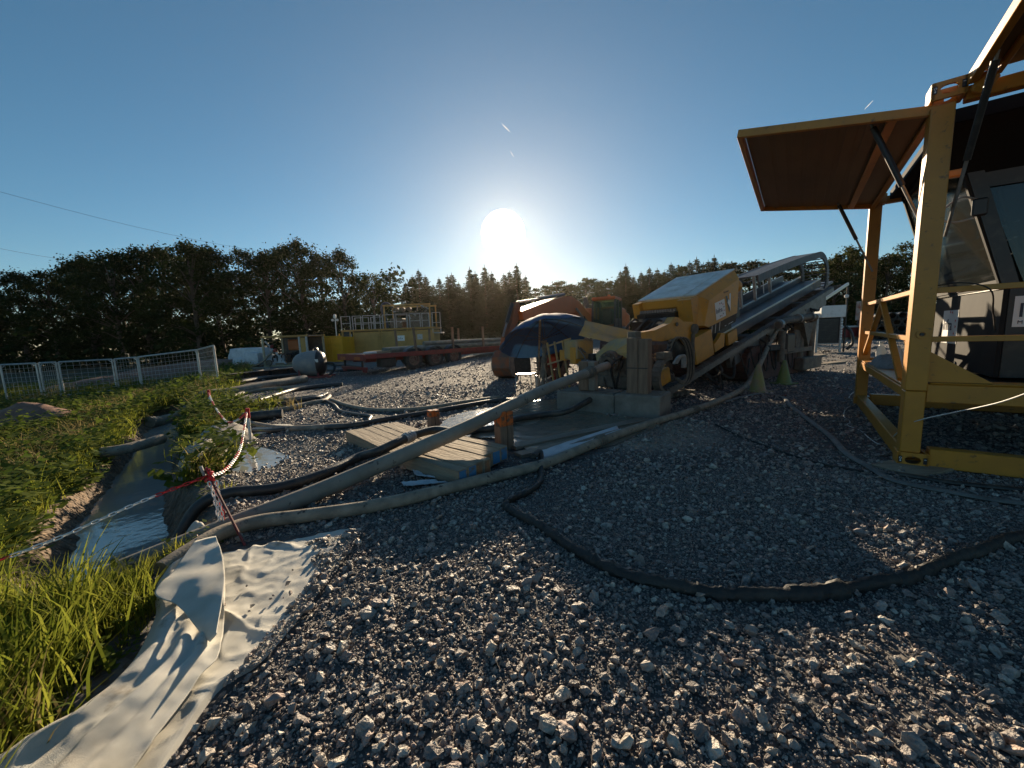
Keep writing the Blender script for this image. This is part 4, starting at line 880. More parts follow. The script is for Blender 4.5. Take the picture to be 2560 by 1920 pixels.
# orange topped posts
m_orchip = M('chipped orange paint', (.60, .13, .02), .6, c2=(.13, .075, .045), scale=16, lo=.5, hi=.56, bump=.3)
def orange_post(c, w, h, label, d=.6):
    e = empty('painted_post', (c[0], c[1], hz(c[0], c[1])), d)
    MB().box((-w * .27, 0, h * .31 - .03), (w * .5, w * .8, h * .62 + .06), bev=.006).build('post_half', m_sleeper, e); MB().box((w * .27, 0, h * .31 - .03), (w * .5, w * .8, h * .62 + .06), bev=.006).build('post_half', m_sleeper, e)
    MB().box((-w * .27, 0, h * .81), (w * .5, w * .8, h * .38), bev=.006).build('painted_top', m_orchip, e); MB().box((w * .27, 0, h * .80), (w * .5, w * .8, h * .36), bev=.006).build('painted_top', m_orchip, e)
    return tag(e, label, 'post')
orange_post((-1.04, 4.92), .13, .22, 'short post with chipped orange top behind the thick pipe at the back mat')
orange_post((-.1, 3.84), .155, .40, 'taller post with chipped orange top at the front mat beside the slurry')

# main pipe and hoses
def zpath(P, lift): return [(x, y, hz(x, y) + lift) for x, y, _ in P]
m_pipe = M('slurry coated pipe', (.27, .24, .195), .65, c2=(.20, .17, .135), scale=5, lo=.4, hi=.7, bump=.08, c3=(.07, .06, .05), s3=11, lo3=.62, hi3=.67)
P = [(-0.53, 0.8, 0.61)]
PIPE0 = None
hose('drill_pipe', [(1.45, 5.8, 0.62), (0.54, 4.73, 0.5), (-0.04, 3.96, 0.4), (-0.46, 3.42, 0.31), (-0.83, 3.17, 0.21), (-1.15, 2.94, 0.13), (-1.4, 2.7, 0.08), (-1.61, 2.47, 0.05), (-1.8, 2.3, 0.02), (-1.95, 2.12, 0), (-2.1, 1.99, -0.03), (-2.23, 1.89, -0.06)], .063, m_pipe, 'long thick mud covered pipe running from the drill rig down to the lower left', 'pipe', 8, 14, couple=[.04])
hose('delivery_hose', [(5.81, 8.3, 1.17), (5.39, 8, 0.79), (4.79, 7.4, 0.36)] + zpath([(4.32, 7.01, 0), (3.46, 5.99, 0), (2.45, 5.09, 0), (1.58, 4.42, 0), (0.88, 3.78, 0), (0.5, 3.43, 0), (0.21, 3.17, 0), (-0.23, 2.87, 0), (-0.7, 2.57, 0), (-1.03, 2.43, 0), (-1.39, 2.35, -0.01), (-1.61, 2.27, -0.02), (-1.72, 2.11, -0.02), (-1.76, 1.92, -0.02), (-1.78, 1.79, -0.02)], .045), .044, m_hose, 'long grey hose from the rear of the drill rig along the edge of the gravel', 'hose', 7, 12, couple=[.30, .42])
hose('suction_hose', [(1.19, 5.48, 0.2), (0.73, 5.05, 0.1)] + zpath([(0.42, 5.08, 0), (0.02, 4.85, 0), (-0.2, 4.5, 0), (-0.46, 4.41, 0)], .05) + [(-0.59, 3.86, 0.17), (-0.83, 3.95, 0.18), (-1.02, 3.74, 0.18), (-1.13, 3.5, 0.17), (-1.27, 3.45, 0.12)] + zpath([(-1.49, 3.54, -0.01), (-1.62, 3.14, -0.02), (-1.86, 2.87, -0.03), (-2.14, 2.76, -0.05), (-2.31, 2.67, -0.06), (-2.4, 2.55, -0.07)], .045), .042, m_hosedk, 'dark hose with ribbed coupling lying behind the thick pipe', 'hose', 7, 12, couple=[.52], cm=m_grey)
# crumpled black layflat hose
m_flat = M('black layflat fabric', (.018, .018, .017), .6, c2=(.045, .041, .033), scale=7, lo=.45, hi=.7, bump=.4, bscale=35)
rr = random.Random(21)
Pl = [(0.16, 3.21, 0.1)] + zpath([(0.23, 3.37, 0), (0.21, 3.07, 0), (0.18, 2.83, 0), (0.08, 2.64, 0), (-0.04, 2.52, 0), (-0.07, 2.43, 0), (-0.01, 2.31, 0), (0.12, 2.15, 0), (0.21, 2, 0), (0.31, 1.85, 0), (0.4, 1.73, 0), (0.5, 1.63, 0), (0.63, 1.57, 0), (0.75, 1.52, 0), (0.85, 1.49, 0), (1.01, 1.49, 0), (1.17, 1.49, 0), (1.33, 1.5, 0), (1.56, 1.55, 0), (1.72, 1.57, 0), (1.84, 1.61, 0), (2.06, 1.69, 0), (2.25, 1.74, 0), (2.46, 1.82, 0), (2.7, 1.87, 0)], .022)
Pl[1] = (Pl[1][0], Pl[1][1], .085)
PP = smooth_path(Pl, 9); rad = [.028 * (1 + .35 * noise.noise(Vector((i * .31, 0, 0))) + .28 * noise.noise(Vector((i * .9, 5, 0)))) + (.010 if 150 < i < 165 else 0) for i in range(len(PP))]
mb = MB(); mb.tube([p - PP[0] for p in PP], rad, 12, flat=.72, wob=lambda i, k: .34 * noise.noise(Vector((i * .55, k * .9, 3))))
o = mb.build('layflat_hose', m_flat, None, 35); o.location = PP[0]; tag(o, 'crumpled black layflat hose looping across the foreground gravel', 'hose')
m_flatg = M('grey layflat hose', (.17, .165, .15), .7, c2=(.10, .095, .085), scale=6, bump=.2)
hose('layflat_hose', zpath([(3.16, 5.64, 0), (3.59, 5.95, 0), (4.11, 6.25, 0), (4.18, 5.86, 0), (3.82, 5.21, 0), (3.51, 4.48, 0), (3.16, 3.73, 0), (2.86, 3.19, 0), (2.75, 2.85, 0), (2.68, 2.63, 0), (2.73, 2.51, 0), (2.86, 2.39, 0), (2.97, 2.28, 0), (3.12, 2.18, 0)], .018), .03, m_flatg, 'flat grey hose running past the corner of the yellow open frame', 'hose', 7, 10, flat=.45)
hose('layflat_hose', zpath([(2.82, 2.73, 0), (2.91, 2.66, 0), (3.02, 2.56, 0), (3.18, 2.47, 0), (3.36, 2.36, 0)], .016), .026, m_hosedk, 'flat dark hose lying along the front of the yellow open frame', 'hose', 6, 10, flat=.6)
hose('power_cable', zpath([(2.35, 4.37, 0), (2.33, 3.85, 0), (2.38, 3.37, 0), (2.47, 3.05, 0), (2.62, 2.84, 0), (2.82, 2.7, 0)], .012), .009, m_rubber, 'thin black cable curving over the gravel to the yellow open frame', 'cable', 7, 7)
CP = zpath([(9.12, 10.09, 0), (8.14, 8.91, 0), (6.89, 7.63, 0), (6.11, 6.63, 0), (5.44, 6.06, 0), (5.01, 5.63, 0), (4.81, 5.29, 0), (4.39, 4.96, 0), (4.02, 4.57, 0), (3.86, 4.3, 0), (3.73, 4.19, 0), (3.66, 3.95, 0), (3.46, 3.62, 0), (3.38, 3.44, 0), (3.55, 3.52, 0)], .008)
hose('white_rope', CP + [(3.27, 3.2, 0.17), (3.16, 3, 0.31), (3.02, 2.75, 0.42), (2.93, 2.5, 0.52), (2.82, 2.2, 0.64), (2.7, 1.95, 0.76)], .0042, m_white, 'thin white cord lying in wiggles on the gravel and rising to the right', 'rope', 6, 6)
hose('red_cable', zpath([(4.93, 10.24, 0), (4.48, 8.71, 0), (3.87, 7.13, 0), (3.69, 6.25, 0), (3.94, 6.05, 0), (4.37, 6.04, 0)], .012), .012, M('rust brown cable', (.12, .055, .04), .6), 'brown cable drooping from the rack to the ground by the cones', 'cable', 6, 7)
# white plastic strips in the slurry
for P, lb, rz in (([(0.16, 3.52, 0), (1.21, 4.44, 0), (1.22, 4.22, 0), (0.23, 3.31, 0)], 'long white plastic strip beside the slurry along the grey hose', 0), ([(-0.9, 2.88, 0), (-0.65, 2.91, 0), (-0.52, 2.84, 0), (-0.83, 2.8, 0)], 'short white plastic strip poking out under the front mat', 0), ([(-0.88, 3.16, 0), (-0.73, 3.08, 0), (-0.64, 2.95, 0), (-0.81, 3.02, 0)], 'bent white plastic strip beside the front mat', 0)):
    zc = max(hz(x, y) for x, y, _ in P) + .03; o0 = Vector((P[0][0], P[0][1], 0)); m = MB(); n = 14
    A, B, C_, D = [Vector((x, y, 0)) for x, y, _ in P]; rows = []
    for i in range(n + 1):
        a, b = A.lerp(B, i / n), D.lerp(C_, i / n); rows.append([tuple(a.lerp(b, t) - o0 + Vector((0, 0, zc + .012 * math.sin(t * 9) + .008 * noise.noise(Vector((i * .7, t * 4, 0)))))) for t in (0, .2, .4, .6, .8, 1)])
    o = m.grid(rows).build('plastic_strip', m_bag, None, 60); o.location = o0; md = o.modifiers.new('t', 'SOLIDIFY'); md.thickness = .006; tag(o, lb, 'plastic strip')

# plinth of cast blocks in front of the rig
pl0, pl1 = Vector((.66, 5.72, 0)), Vector((1.87, 4.80, 0)); ax = (pl1 - pl0).normalized(); nrm = Vector((-ax.y, ax.x, 0)); pa = math.atan2(ax.y, ax.x); PL = (pl1 - pl0).length
e = empty('concrete_block', (pl0.x, pl0.y, -.01), pa); MB().box((PL * .30, .24, .135), (PL * .60 - .01, .48, .29), bev=.015).build('block_body', m_conc, e); MB().box((PL * .3, .24, .284), (PL * .56, .40, .02), bev=.006).build('top_crust', m_mudsteel, e); tag(e, 'long grimy concrete block under the front of the drill rig', 'concrete block')
e = empty('concrete_block', (pl0.x, pl0.y, -.01), pa); MB().box((PL * .80, .25, .145), (PL * .40 - .004, .52, .31), bev=.015).build('block_body', m_conc, e); MB().box((PL * .8, .24, .303), (PL * .34, .36, .02), bev=.006).build('top_crust', m_mudsteel, e); tag(e, 'shorter paler concrete block at the near corner under the timber uprights', 'concrete block')
for k, (lb, dx, w) in enumerate((('left of the two brown timber uprights on the concrete block', -.02, .15), ('right of the two brown timber uprights on the concrete block', .125, .13))):
    e = empty('timber_upright', (pl0.x + ax.x * (PL * .755 + dx) + nrm.x * .16, pl0.y + ax.y * (PL * .755 + dx) + nrm.y * .16, .30), pa)
    MB().box((0, 0, .37 - .01 * k), (w, .16, .74 - .02 * k), bev=.006).build('beam', m_sleeper, e)
    MB().box((0, -.083, .34), (w * .96, .006, .012)).build('strap_mark', m_black, e)
    tag(e, lb, 'timber upright')
e = empty('timber_upright', (pl0.x + ax.x * .38 + nrm.x * .2, pl0.y + ax.y * .38 + nrm.y * .2, .29), pa); MB().box((0, 0, .21), (.15, .13, .42), bev=.006).build('beam', m_sleeper, e); MB().box((.13, .0, .21), (.1, .12, .42), bev=.006).build('beam_half', m_conc, e); tag(e, 'short stout timber stub on the left end of the concrete block', 'timber upright')
# traffic cones
m_cone = M('lime green cone', (.16, .22, .06), .55, c2=(.17, .16, .10), scale=6, lo=.45, hi=.7); m_cone2 = M('faded muddy cone', (.26, .27, .10), .6, c2=(.28, .21, .15), scale=5, lo=.4, hi=.6)
for q, mt, lb, h_ in (((4.24, 6.56, 0), m_cone2, 'faded muddy lime cone leaning against the grey hose', .48), ((5.24, 7.34, 0), m_cone, 'clean lime green cone beside the crawler track', .45)):
    e = empty('traffic_cone', (q[0], q[1], hz(q[0], q[1])), .3); b = MB(); b.box((0, 0, .015), (.34, .34, .03), bev=.01); b.build('cone_base', mt, e)
    MB().lathe((0, 0, .03), [(.135, 0), (.12, .03), (.075, h_ * .5), (.03, h_ * .93), (.022, h_ * .95), (0.001, h_ * .95)], 20).build('cone_body', mt, e, True); tag(e, lb, 'traffic cone')

# mud covered boards leading from the front mat to the plinth
m_mboard = M('mud covered board', (.24, .205, .155), .6, c2=(.15, .125, .095), scale=2, lo=.35, hi=.7, bump=.4, bscale=6, stretch=(1, 8, 8), c3=(.30, .27, .22), s3=5)
for i, (a, b, w, lb) in enumerate((((0.03, 3.54, 0), (1.7, 4.52, 0), .13, 'muddy board nearest the grey hose in front of the concrete block'), ((-0.02, 3.8, 0), (1.68, 4.77, 0), .14, 'muddy board further from the grey hose, half sunk in slurry'))):
    a = Vector((a[0], a[1], 0)); b = Vector((b[0], b[1], 0)); d = b - a; z0 = max(hz(a.x, a.y), hz(b.x, b.y)) + .010 + .005 * (i % 2)
    o = MB().box((d.length / 2, 0, 0), (d.length, w, .036), bev=.003, rx=.02 * (i - 1)).build('muddy_board', m_mboard); o.location = (a.x, a.y, z0); o.rotation_euler = (0, 0, math.atan2(d.y, d.x)); tag(o, lb, 'board')

# ================================================================ the drill rig (local x along the rack, y away, z up)
RIG = empty('drill_rig', (2.45, 5.95, 0), math.atan2(.568, .823))
tag(RIG, 'large yellow drilling rig with inclined steel rack and cable chain', 'drill rig')
TH = R_(14.5)
def I(a, w, h): return (a * math.cos(TH) - h * math.sin(TH), w, .2 + a * math.sin(TH) + h * math.cos(TH))
def ibox(m, a0, a1, w0, w1, h0, h1):
    c = [I(a, w, h) for a in (a0, a1) for w in (w0, w1) for h in (h0, h1)]
    return m.add(c, [(0, 1, 3, 2), (4, 6, 7, 5), (0, 4, 5, 1), (2, 3, 7, 6), (0, 2, 6, 4), (1, 5, 7, 3)])
m_rack = M('worn grey rack steel', (.17, .17, .175), .45, .5, c2=(.09, .08, .07), scale=5, lo=.4, hi=.7, bump=.1)
m_trough = M('grey trough panel', (.12, .123, .13), .45, .2, c2=(.08, .075, .07), scale=3, lo=.4, hi=.7)
m_edge = M('bright worn edge', (.55, .53, .48), .35, .6)
# rack beams with teeth
for w0, nm in ((0.0, 'rack_beam'), (1.62, 'rack_beam')):
    m = MB(); ibox(m, -.55, 7.3, w0, w0 + .12, -.11, -.012); m.build(nm, m_rack, RIG)
    t = MB()
    for k in range(118): ibox(t, -.5 + k * .066, -.5 + k * .066 + .035, w0 + .005, w0 + .115, -.012, .012)
    t.build('rack_teeth', m_rack, RIG)
for k in range(6): m = MB(); ibox(m, .2 + k * 1.4, .34 + k * 1.4, .12, 1.62, -.13, -.03); m.build('cross_beam', m_rack, RIG)
# central trough with bright edges
m = MB(); ibox(m, 2.35, 7.6, .36, .80, .16, .175); ibox(m, 2.35, 7.6, .36, .375, .0, .16); ibox(m, 2.35, 7.6, .785, .80, .0, .28); m.build('pipe_trough', m_trough, RIG)
for w, h in ((.352, .178), (.80, .285)): m = MB(); ibox(m, 2.3, 7.6, w, w + .025, h, h + .03); m.build('trough_edge', m_edge, RIG)
m = MB(); ibox(m, 3.6, 7.8, .86, 1.30, .17, .19); ibox(m, 3.6, 7.8, 1.29, 1.305, .17, .36); m.build('catwalk_panel', m_trough, RIG)
m = MB(); ibox(m, 3.6, 7.8, 1.30, 1.325, .34, .365); m.build('trough_edge', m_edge, RIG)
for a in (4.3, 5.3, 6.3): 
    m = MB(); ibox(m, a, a + .05, 1.27, 1.33, .36, .62); m.build('stanchion', m_trough, RIG)
m = MB(); m.tube([I(4.2, 1.3, .62), I(7.6, 1.3, .62)], .015, 6); m.build('hand_rail', m_trough, RIG)
for a in (5.0, 6.2): MB().tube([I(a, 1.15, .2), I(a, 1.15, .75)], .012, 6).build('sensor_mast', m_white, RIG); 
# side frame under the rack
m = MB(); ibox(m, 2.2, 7.2, .14, .22, -.42, -.11); m.build('side_frame', m_rack, RIG)
# ---- power pack housing
H0, H1 = .2, 1.55
def P3(a, w, h): return I(a, w, h)
m = MB()
sec = [(1.45, .67), (1.66, 1.13), (3.05, 1.30), (2.80, .95), (2.72, .50), (1.62, .55)]
body = MB(); body.prism([P3(a, .32, h) for a, h in sec], Vector((0, 1.55 - .32, 0))); body.build('housing_body', m_yel, RIG)
# near side cheek with bevelled top edge
ch = MB(); out_ = [(1.55, .60), (1.80, .99), (2.93, 1.14), (2.74, .52), (1.68, .53)]; inn = [(1.46, .62), (1.67, 1.12), (3.03, 1.285), (2.79, .51), (1.60, .545)]
vs = [P3(a, .20, h) for a, h in out_] + [P3(a, .318, h) for a, h in inn]; n5 = 5
ch.add(vs, [tuple(range(n5))[::-1]] + [(i, (i + 1) % n5, n5 + (i + 1) % n5, n5 + i) for i in range(n5)]); ch.build('side_cheek', m_yel, RIG)
m_roof = M('dusty pale sunlit roof', (.72, .71, .66), .42, c2=(.42, .38, .30), scale=2.5, lo=.4, hi=.7, bump=.04)  # pale base raised further for sunlight glancing off the roof panels
def roof_panel(a0, a1, w0, w1, nm):
    f = lambda a: 1.13 + (a - 1.66) * (.17 / 1.39) + .006
    m = MB(); m.add([P3(a, w, f(a) + d) for d in (0, .022) for a, w in ((a0, w0), (a1, w0), (a1, w1), (a0, w1))], [(0, 3, 2, 1), (4, 5, 6, 7), (0, 1, 5, 4), (1, 2, 6, 5), (2, 3, 7, 6), (3, 0, 4, 7)]); m.build(nm, m_roof, RIG)
roof_panel(1.62, 3.06, .33, .555, 'roof_panel'); roof_panel(1.63, 2.38, .575, 1.555, 'roof_panel'); roof_panel(2.40, 3.06, .575, 1.555, 'roof_panel')
m = MB(); m.add([P3(1.452, .575, .93), P3(1.452, 1.40, .93), P3(1.64, 1.40, 1.12), P3(1.64, .575, 1.12)], [(0, 1, 2, 3)]); 
# front fascia: yellow visor over a dark engine bay
m = MB(); m.prism([P3(1.50, .33, 1.13), P3(1.50, .33, .98), P3(1.56, .33, .98), P3(1.66, .33, 1.13)], Vector((0, 1.05, 0))); m.build('visor', m_yel, RIG)
m = MB(); m.prism([P3(1.40, .30, 1.115), P3(1.40, .30, .60), P3(1.62, .30, .60), P3(1.64, .30, 1.115)], Vector((0, .27, 0))); m.build('front_corner', m_yel, RIG)
m = MB(); m.prism([P3(1.43, 1.40, 1.12), P3(1.43, 1.40, .82), P3(1.62, 1.40, .82), P3(1.64, 1.40, 1.12)], Vector((0, .155, 0))); m.build('front_corner', m_yel, RIG)
m = MB(); ibox(m, 1.30, 1.445, .58, 1.39, .45, .92); m.build('engine_bay', m_black, RIG)
m = MB()
for k in range(14): ibox(m, 1.37, 1.43, .62 + k * .055, .645 + k * .055, .93, .975)
m.build('grille_slats', m_grey, RIG)
r = random.Random(9)
for k in range(9):
    w = .6 + k * .085; P = [P3(1.28, w, .80 + r.uniform(-.08, .1)), P3(1.0 + r.uniform(-.1, .1), w - .05, .83 + r.uniform(-.1, .1)), P3(.75 + r.uniform(-.1, .1), w + .05, .66), P3(.5, w, .40 + r.uniform(-.1, .1))]
    MB().tube(smooth_path(P, 5), .022, 7).build('hydraulic_hose', m_rubber, RIG, True)
m = MB(); m.cyl(P3(1.30, .78, .78), P3(1.10, .78, .80), .07, 14); m.build('filter_bowl', m_grey, RIG, True)
m = MB(); ibox(m, 1.05, 1.3, .85, 1.35, .55, .85); m.build('valve_block', m_black, RIG)
# stickers and lettering on the cheek
def on_cheek(a, h, d=.0): x, y, z = P3(a, .20 - .004 - d, h); return (x, y, z)
rot_ck = (R_(90), -TH, 0)
m = MB(); sa, sb, ha, hb = 1.96, 2.31, .58, .90
m.add([on_cheek(sa, ha), on_cheek(sb, ha), on_cheek(sb, hb), on_cheek(sa, hb)], [(0, 1, 2, 3)]); st = m.build('sticker', m_sticker, RIG)
text('Infra', .125, m_ink, RIG, on_cheek(1.975, .695, .002), rot_ck)
def arc_marks(fc, cx, cz, R1, mat_a, mat_b, nm, parent):
    for k, a in enumerate((100, 72, 42, 12, -20, -52, -84, -112)):
        t = R_(a); m = MB(); c0 = fc(cx + R1 * math.cos(t), cz + R1 * math.sin(t)); 
        pts_ = [fc(cx + R1 * math.cos(t + q) * s, cz + R1 * math.sin(t + q) * s) for q, s in ((-.16, .9), (.16, .92), (.02, 1.18))]
        m.add(pts_, [(0, 1, 2)]); m.build(nm, mat_a if k % 2 else mat_b, parent)
arc_marks(lambda a, h: on_cheek(a, h, .002), 2.15, .735, .12, m_ink, m_inkred, 'logo_mark', RIG)
V = [((2.36, .93), (2.42, .935), (2.475, .66), (2.44, .60)), ((2.56, .95), (2.50, .945), (2.475, .72), (2.49, .62))]
for i, q in enumerate(V): m = MB(); m.add([on_cheek(a, h, .002) for a, h in q], [(0, 1, 2, 3)]); m.build('emblem', (m_ink, m_sticker)[i] if i else M('emblem dark green', (.03, .07, .07), .4), RIG)
m = MB(); m.add([on_cheek(a, h, .003) for a, h in ((2.41, .80), (2.45, .86), (2.52, .78), (2.475, .70))], [(0, 1, 2, 3)]); m.build('emblem', m_sticker, RIG)
text('Vermeer', .052, m_ink, RIG, on_cheek(2.30, .995, .002), rot_ck)
m_str = M('dark stripe', (.035, .03, .028), .45)
m = MB(); m.add([P3(1.70, .245, .34), P3(2.74, .245, .35), P3(2.74, .205, .515), P3(1.72, .205, .525)], [(0, 1, 2, 3)]); ibox(m, 1.7, 2.74, .25, 1.5, .34, .5); m.build('model_stripe', m_str, RIG)
for a in (1.82, 1.95, 2.10): m = MB(); m.add([P3(a, .243, .345), P3(a + .022, .243, .345), P3(a + .0, .201, .52), P3(a - .022, .201, .52)], [(0, 1, 2, 3)]); m.build('stripe_mark', m_sticker, RIG)
text('D 1320', .14, m_sticker, RIG, P3(2.30, .232, .375), (R_(90 - 14), -TH, 0), sx=.8)
# lower yellow carriage
m = MB(); ibox(m, 1.08, 1.66, .14, .34, .03, .50); m.build('carriage_box', m_yel, RIG)
m = MB(); m.prism([P3(1.72, .15, .05), P3(2.05, .15, .06), P3(2.12, .15, .30), P3(2.0, .15, .33), P3(1.9, .15, .26), P3(1.72, .15, .2)], Vector((0, .07, 0))); m.build('carriage_plate', m_yel, RIG)
m = MB(); ibox(m, 2.2, 2.55, .14, .2, .03, .26); m.build('carriage_plate', m_yel, RIG)
m = MB(); ibox(m, 1.1, 2.8, .36, 1.45, .0, .34); m.build('carriage_core', m_black, RIG)
m = MB(); ibox(m, 1.08, 2.6, 1.45, 1.6, .03, .45); m.build('carriage_box', m_yel, RIG)
# gearbox at rear top of the housing
m = MB(); m.lathe(P3(3.12, .42, .98), [(.0, -.05), (.12, -.05), (.15, 0), (.13, .12), (.06, .15), (0, .15)], 18, 'X'); m.build('motor', m_yel, RIG, True)
m = MB(); m.lathe(P3(3.05, .62, 1.18), [(0, -.1), (.08, -.1), (.09, 0), (.05, .16), (0, .16)], 16, 'X'); m.build('motor', m_grey, RIG, True)
m = MB(); ibox(m, 2.75, 3.15, .35, 1.4, .35, .95); m.build('rear_block', m_black, RIG)
for k in range(4): MB().tube(smooth_path([P3(3.1, .35 + .1 * k, .9), P3(3.4, .34 + .1 * k, .98 + .03 * k), P3(3.75, .4 + .05 * k, .88)], 5), .02, 6).build('hydraulic_hose', m_rubber, RIG, True)
# ---- cable chain: top run, bend and lower run
m_chain = M('grey cable chain', (.10, .10, .105), .5, .2, c2=(.06, .058, .055), scale=6)
top = [(3.75, .86), (5.0, .88), (6.2, .86), (7.0, .80)]; cx, cr = 7.02, .46
path = []
for k in range(44): path.append((3.72 + 3.3 * k / 43, .90 - .1 * (k / 43) ** 2))
for k in range(1, 22): t = math.pi * k / 22; path.append((7.02 + .52 * math.sin(t), .34 + .46 * math.cos(t)))
for k in range(40): path.append((7.0 - 2.9 * k / 39, -.12 + .06 * (k / 39)))
lks = []
pm = [Vector(P3(a, 0, h)) for a, h in path]
def chain_strip(m, off_w0, off_w1, th, gap):
    for i in range(len(pm) - 1):
        a, b = pm[i], pm[i + 1]; d = (b - a); nrm_ = Vector((-d.z, 0, d.x)).normalized() * th; e_ = d * gap
        q = [a + e_, b - e_, b - e_ + nrm_, a + e_ + nrm_]; m.prism([(p.x, off_w0, p.z) for p in q], Vector((0, off_w1 - off_w0, 0)))
m = MB(); chain_strip(m, .20, .235, .15, .03); m.build('chain_side', m_chain, RIG); m = MB(); chain_strip(m, .74, .775, .15, .03); m.build('chain_side', m_chain, RIG)
bars = []
for i in range(0, len(pm) - 1):
    a, b = pm[i], pm[i + 1]; d = (b - a); m = MB(); e_ = d * (.2 if 40 < i else .04); q = [a + e_, b - e_ - d * (.25 if 40 < i else 0)]
    nrm_ = Vector((-d.z, 0, d.x)).normalized(); th = .012
    Q = [q[0] + nrm_ * .13, q[1] + nrm_ * .13, q[1] + nrm_ * (.13 + th), q[0] + nrm_ * (.13 + th)]
    m.prism([(p.x, .237, p.z) for p in Q], Vector((0, .50, 0))); m.build('chain_link_bar', m_chain, RIG)
m = MB(); m.tube([P3(4.6, .45, -.02), P3(5.8, .45, .02)], .03, 6); m.build('inner_cable', m_rubber, RIG)
for a in (4.2, 4.9, 5.7): m = MB(); ibox(m, a, a + .05, .78, .84, .28, .86); m.build('chain_support', m_grey, RIG)
# rear rails and platform
for w in (.3, 1.2): MB().bar(P3(6.1, w, -.38), P3(9.5, w, -.36), .05, .07).build('rear_rail', m_edge if w < .5 else m_trough, RIG)
for k in range(7): MB().bar(P3(7.6 + .3 * k, .3, -.37), P3(7.6 + .3 * k, 1.2, -.36), .06, .03).build('rear_rung', m_trough, RIG)
m = MB(); ibox(m, 7.4, 9.0, .5, 1.0, -.2, -.14); m.build('rear_deck', m_trough, RIG)
# ---- crawler undercarriage
m_track = M('rusty crawler', (.11, .055, .045), .75, c2=(.06, .04, .035), scale=6, bump=.3)
def crawler(y0):
    cr_ = MB(); outl = []
    for k in range(9): t = math.pi / 2 + math.pi * k / 8; outl.append((2.95 + .33 * math.cos(t), .36 + .33 * math.sin(t)))
    for k in range(9): t = -math.pi / 2 + math.pi * k / 8; outl.append((5.6 + .33 * math.cos(t), .36 + .33 * math.sin(t)))
    cr_.prism([(x, y0, z) for x, z in outl], Vector((0, .42, 0))); t_ = cr_.build('crawler_track', m_track, RIG)
    L = [Vector((x, 0, z)) for x, z in outl]; L.append(L[0]); seg = []
    for i in range(len(L) - 1):
        a, b = L[i], L[i + 1]; n_ = max(1, int((b - a).length / .13))
        for k in range(n_):
            p = a.lerp(b, (k + .5) / n_); d = (b - a).normalized(); nr_ = Vector((d.z, 0, -d.x)); s = MB(); s.box((0, 0, 0), (.085, .46, .03)); 
            o = MB().box((0, .21, 0), (.095, .46, .032)).build('track_shoe', m_track, t_); o.location = (p.x + nr_.x * .015, y0, p.z + nr_.z * .015); o.rotation_euler = (0, -math.atan2(d.z, d.x), 0)
crawler(.05); crawler(1.35)
m = MB(); m.box((4.3, .95, .62), (2.6, .9, .36), bev=.03); m.build('chassis', m_black, RIG)
m = MB(); m.box((4.9, .0, .55), (1.5, .12, .10)); m.box((5.5, -.05, .22), (1.1, .2, .28), bev=.02); m.build('outrigger_frame', m_mudsteel, RIG)
# mud pump parts and pipework below the rack
for (a, w, z0, z1, rr_) in ((3.95, -.05, .35, 1.0, .07), (5.2, .05, .3, 1.2, .09), (5.75, .0, .2, 1.35, .07)): MB().tube([(a, w, z0), (a, w, z1)], rr_, 12).build('stand_pipe', m_mudsteel, RIG, True)
m = MB(); m.tube(smooth_path([(3.65, -.08, 1.13), (3.95, -.1, 1.2), (4.3, -.1, 1.22), (5.2, -.1, 1.28), (5.6, -.1, 1.28), (5.78, -.02, 1.2), (5.8, 0, .9), (5.75, .0, .2)], 5), .065, 12); m.build('manifold_pipe', m_mudsteel, RIG, True)
m = MB(); m.ring((4.6, -.1, 1.245), (1, 0, .05), .1, .06, .05); m.ring((5.3, -.1, 1.285), (1, 0, .0), .1, .06, .05); m.build('pipe_flange', m_steel, RIG)
m = MB(); m.lathe((3.75, -.08, 1.14), [(0, -.08), (.09, -.08), (.1, 0), (.06, .09), (0, .1)], 14, 'X'); m.build('elbow', m_steel, RIG, True)
m = MB(); m.box((4.4, .05, .72), (.42, .25, .42), bev=.03); m.build('pump_block', m_black, RIG); m = MB(); m.box((5.0, .1, .75), (.3, .2, .5), bev=.03); m.build('pump_block', m_mudsteel, RIG)
m = MB(); m.prism([(4.95, -.1, 1.15), (5.55, -.1, 1.15), (5.3, -.1, .6)], Vector((0, .2, 0))); m.build('hopper', m_mudsteel, RIG)
for k in range(6): MB().tube(smooth_path([(2.3 + .4 * k, .02, .62 + .1 * k), (2.35 + .4 * k, -.05, .35), (2.5 + .42 * k, -.04, .22), (2.7 + .4 * k, .02, .5 + .08 * k)], 5), .014, 6).build('drooping_cable', m_rubber, RIG, True)
m = MB(); m.box((3.6, -.02, .66), (.5, .12, .12), bev=.02); m.build('coil_bundle', m_rubber, RIG)
